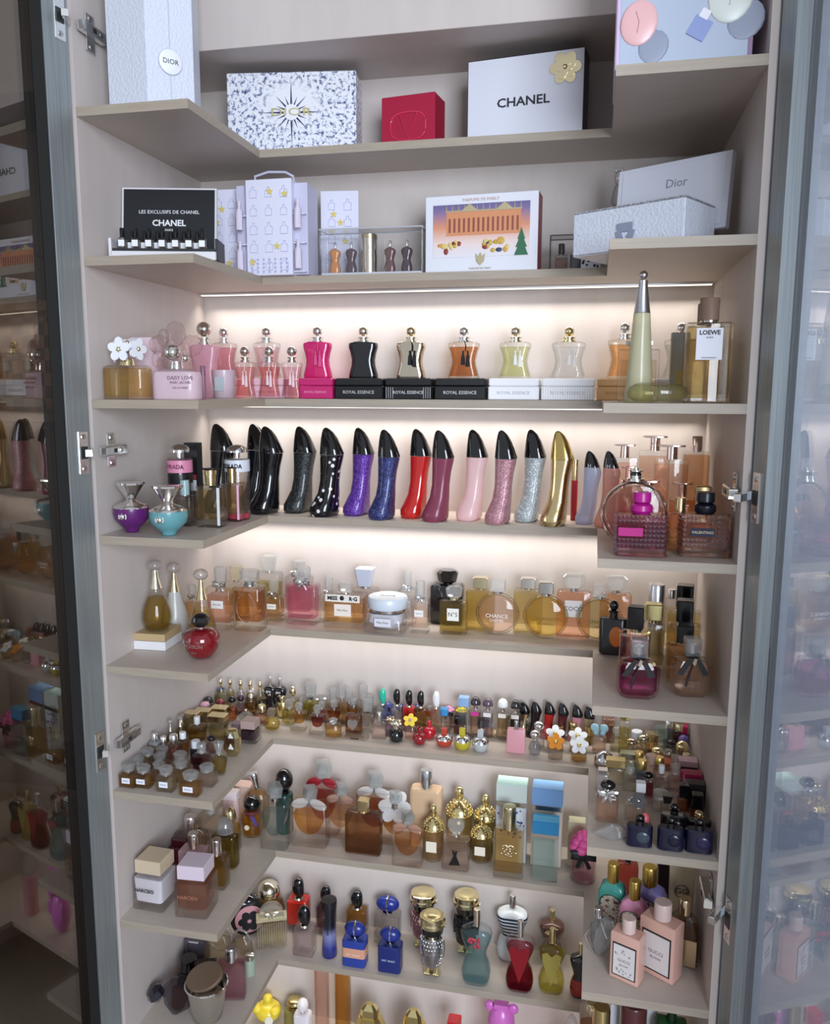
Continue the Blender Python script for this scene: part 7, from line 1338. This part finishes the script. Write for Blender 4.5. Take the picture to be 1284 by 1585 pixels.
mini(951, 1174, 1214, 29, 'clear miniature with wide gold brick cap', dr=.6, **mrect('#e6d9b4', ('sq', 1.0, M('#cba85a', .28)), cd=.6, body=.66))
mini(931, 1190, 1226, 20, 'silver pleated miniature behind the black-jewelled bottle', dr=.8, body=.8, rr=.3, gl=X('#d8dade'), c=('trap', .7, SM), n=12)
def jewel(r, W, H, D):
    bottle(r, W, H*.66, D, .92, .4, liq='#eab79c', gl=G('#f6ebe2'), c=None, neck=None, n=14); bow(r, W*.8, H*.66, -D*.3, SM); cap(r, 'cyl', W*.26, H*.16, H*.62, SM); ball(r, 'black_jewel', P('#0f1012', .05, .8), W*.36, W*.3, H*.12, (0, 0, H*.87), 14, 8)
mini(938, 1206, 1273, 34, 'peach bottle with silver bow and black round jewel cap', jewel, dr=.6)
def blkflower(r, W, H, D):
    bottle(r, W, H*.7, D, .9, .5, liq='#ead0c0', c=None, neck=None, n=14); petals(r, W*.42, 6, (W*.16, -D*.2, H*.82), (-30, 0, 0), P('#1c181c', .3), SM, 'black_flower', .002); pc = [xf_ball(W*.09, W*.09, W*.09, (-W*.3 + W*.12*i, -D*.1, H*.8 + H*.05*(i % 2)), 7, 5) for i in range(4)]; join(r, 'silver_beads', SM, pc, 180)
mini(981, 1230, 1275, 30, 'clear miniature with black flower and silver beads', blkflower, dr=.7)
navy = P('#0a0e2c', .2, .3)
for u, t, b, w, lb, dc in ((988, 1260, 1313, 40, 'navy flask with knob stopper left of three at the front', '#3a4450'), (1036, 1263, 1319, 40, 'navy flask with knob stopper in the middle of three at the front', '#10142e'), (1080, 1266, 1323, 42, 'navy flask with knob stopper by the hinge', '#2a2248')):
    mini(u, t, b, w, lb, opium, dr=.45, glassm=navy, disc=P(dc, .2), group='navy flasks')
mini(1041, 1243, 1298, 40, 'black flask with knob stopper behind the middle navy flask', opium, dr=.4, disc=P('#1c1c22', .2))
mini(1082, 1255, 1300, 38, 'black flask with gold ball stopper behind the right navy flask', opium, dr=.4, disc=P('#1c1c22', .2), capm=M('#cdb277', .15))
def arrow(r, W, H, D):
    loft(r, 'crystal_point', X('#e3e6e8'), [(0, W*.02, D*.05, .6), (W*.45, D*.5, D*.42, .6), (W*.8, D*.45, D*.4, .6), (W, D*.2, D*.2, .6)], 8, (-W*.5, 0, H*.5), (0, 90, 0), 10); box(r, 'silver_collar', SM, W*.06, D*.7, H*.6, (W*.22, 0, H*.2))
mini(944, 1281, 1302, 52, 'clear faceted arrow-shaped bottle lying at the front of the right arm', arrow, dr=.5, rz=14)
# ------------------------------------------------------------------ what stands beside the cabinet, seen through the doors
def wardrobe(x0, x1, mat, label):
    r = tag(empty('wardrobe', ((x0 + x1)/2, -.1, 0)), label, 'wardrobe'); w = x1 - x0
    box(r, 'carcass', mat, w, .2, 2.45, (0, .02, 0), bev=.002)
    for s in (-1, 1): box(r, 'wardrobe_door', mat, w/2 - .003, .018, 2.36, (s*w/4, -.091, .07), bev=.002)
    return r
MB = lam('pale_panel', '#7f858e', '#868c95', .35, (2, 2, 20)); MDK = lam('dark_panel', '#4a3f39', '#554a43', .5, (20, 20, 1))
wardrobe(.99, 1.60, MB, 'pale blue-grey wardrobe seen through the right glass door')
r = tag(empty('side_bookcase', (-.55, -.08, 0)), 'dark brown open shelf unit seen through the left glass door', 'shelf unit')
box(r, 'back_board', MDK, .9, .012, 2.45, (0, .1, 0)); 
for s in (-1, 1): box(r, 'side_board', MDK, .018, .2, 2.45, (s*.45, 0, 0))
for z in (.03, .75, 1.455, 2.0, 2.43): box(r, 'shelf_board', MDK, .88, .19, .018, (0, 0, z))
CK = nmat('checker_canvas'); nt = CK[1]; ch = nt.nodes.new('ShaderNodeTexChecker'); ch.inputs['Scale'].default_value = 44; ch.inputs[1].default_value = lin('#5a3f2c'); ch.inputs[2].default_value = lin('#8a6c50'); nt.links.new(objco(nt), ch.inputs[0]); b = pbsdf(nt, (1, 1, 1, 1), .5); nt.links.new(ch.outputs[0], b.inputs[0]); nt.links.new(b.outputs[0], CK[2].inputs[0])
g = tag(empty('handbag', (-.33, -.06, 1.4734)), 'brown checkered handbag on the dark shelf behind the left glass door', 'bag')
loft(g, 'bag_body', CK[0], [(0, .15, .055, .4), (.02, .158, .06, .4), (.16, .15, .05, .4), (.2, .14, .03, .4)], 20); tube(g, 'handle', P('#6a4630', .5), [(-.08, -.02, .19), (-.06, -.02, .27), (0, -.02, .3), (.06, -.02, .27), (.08, -.02, .19)], .005, 6)
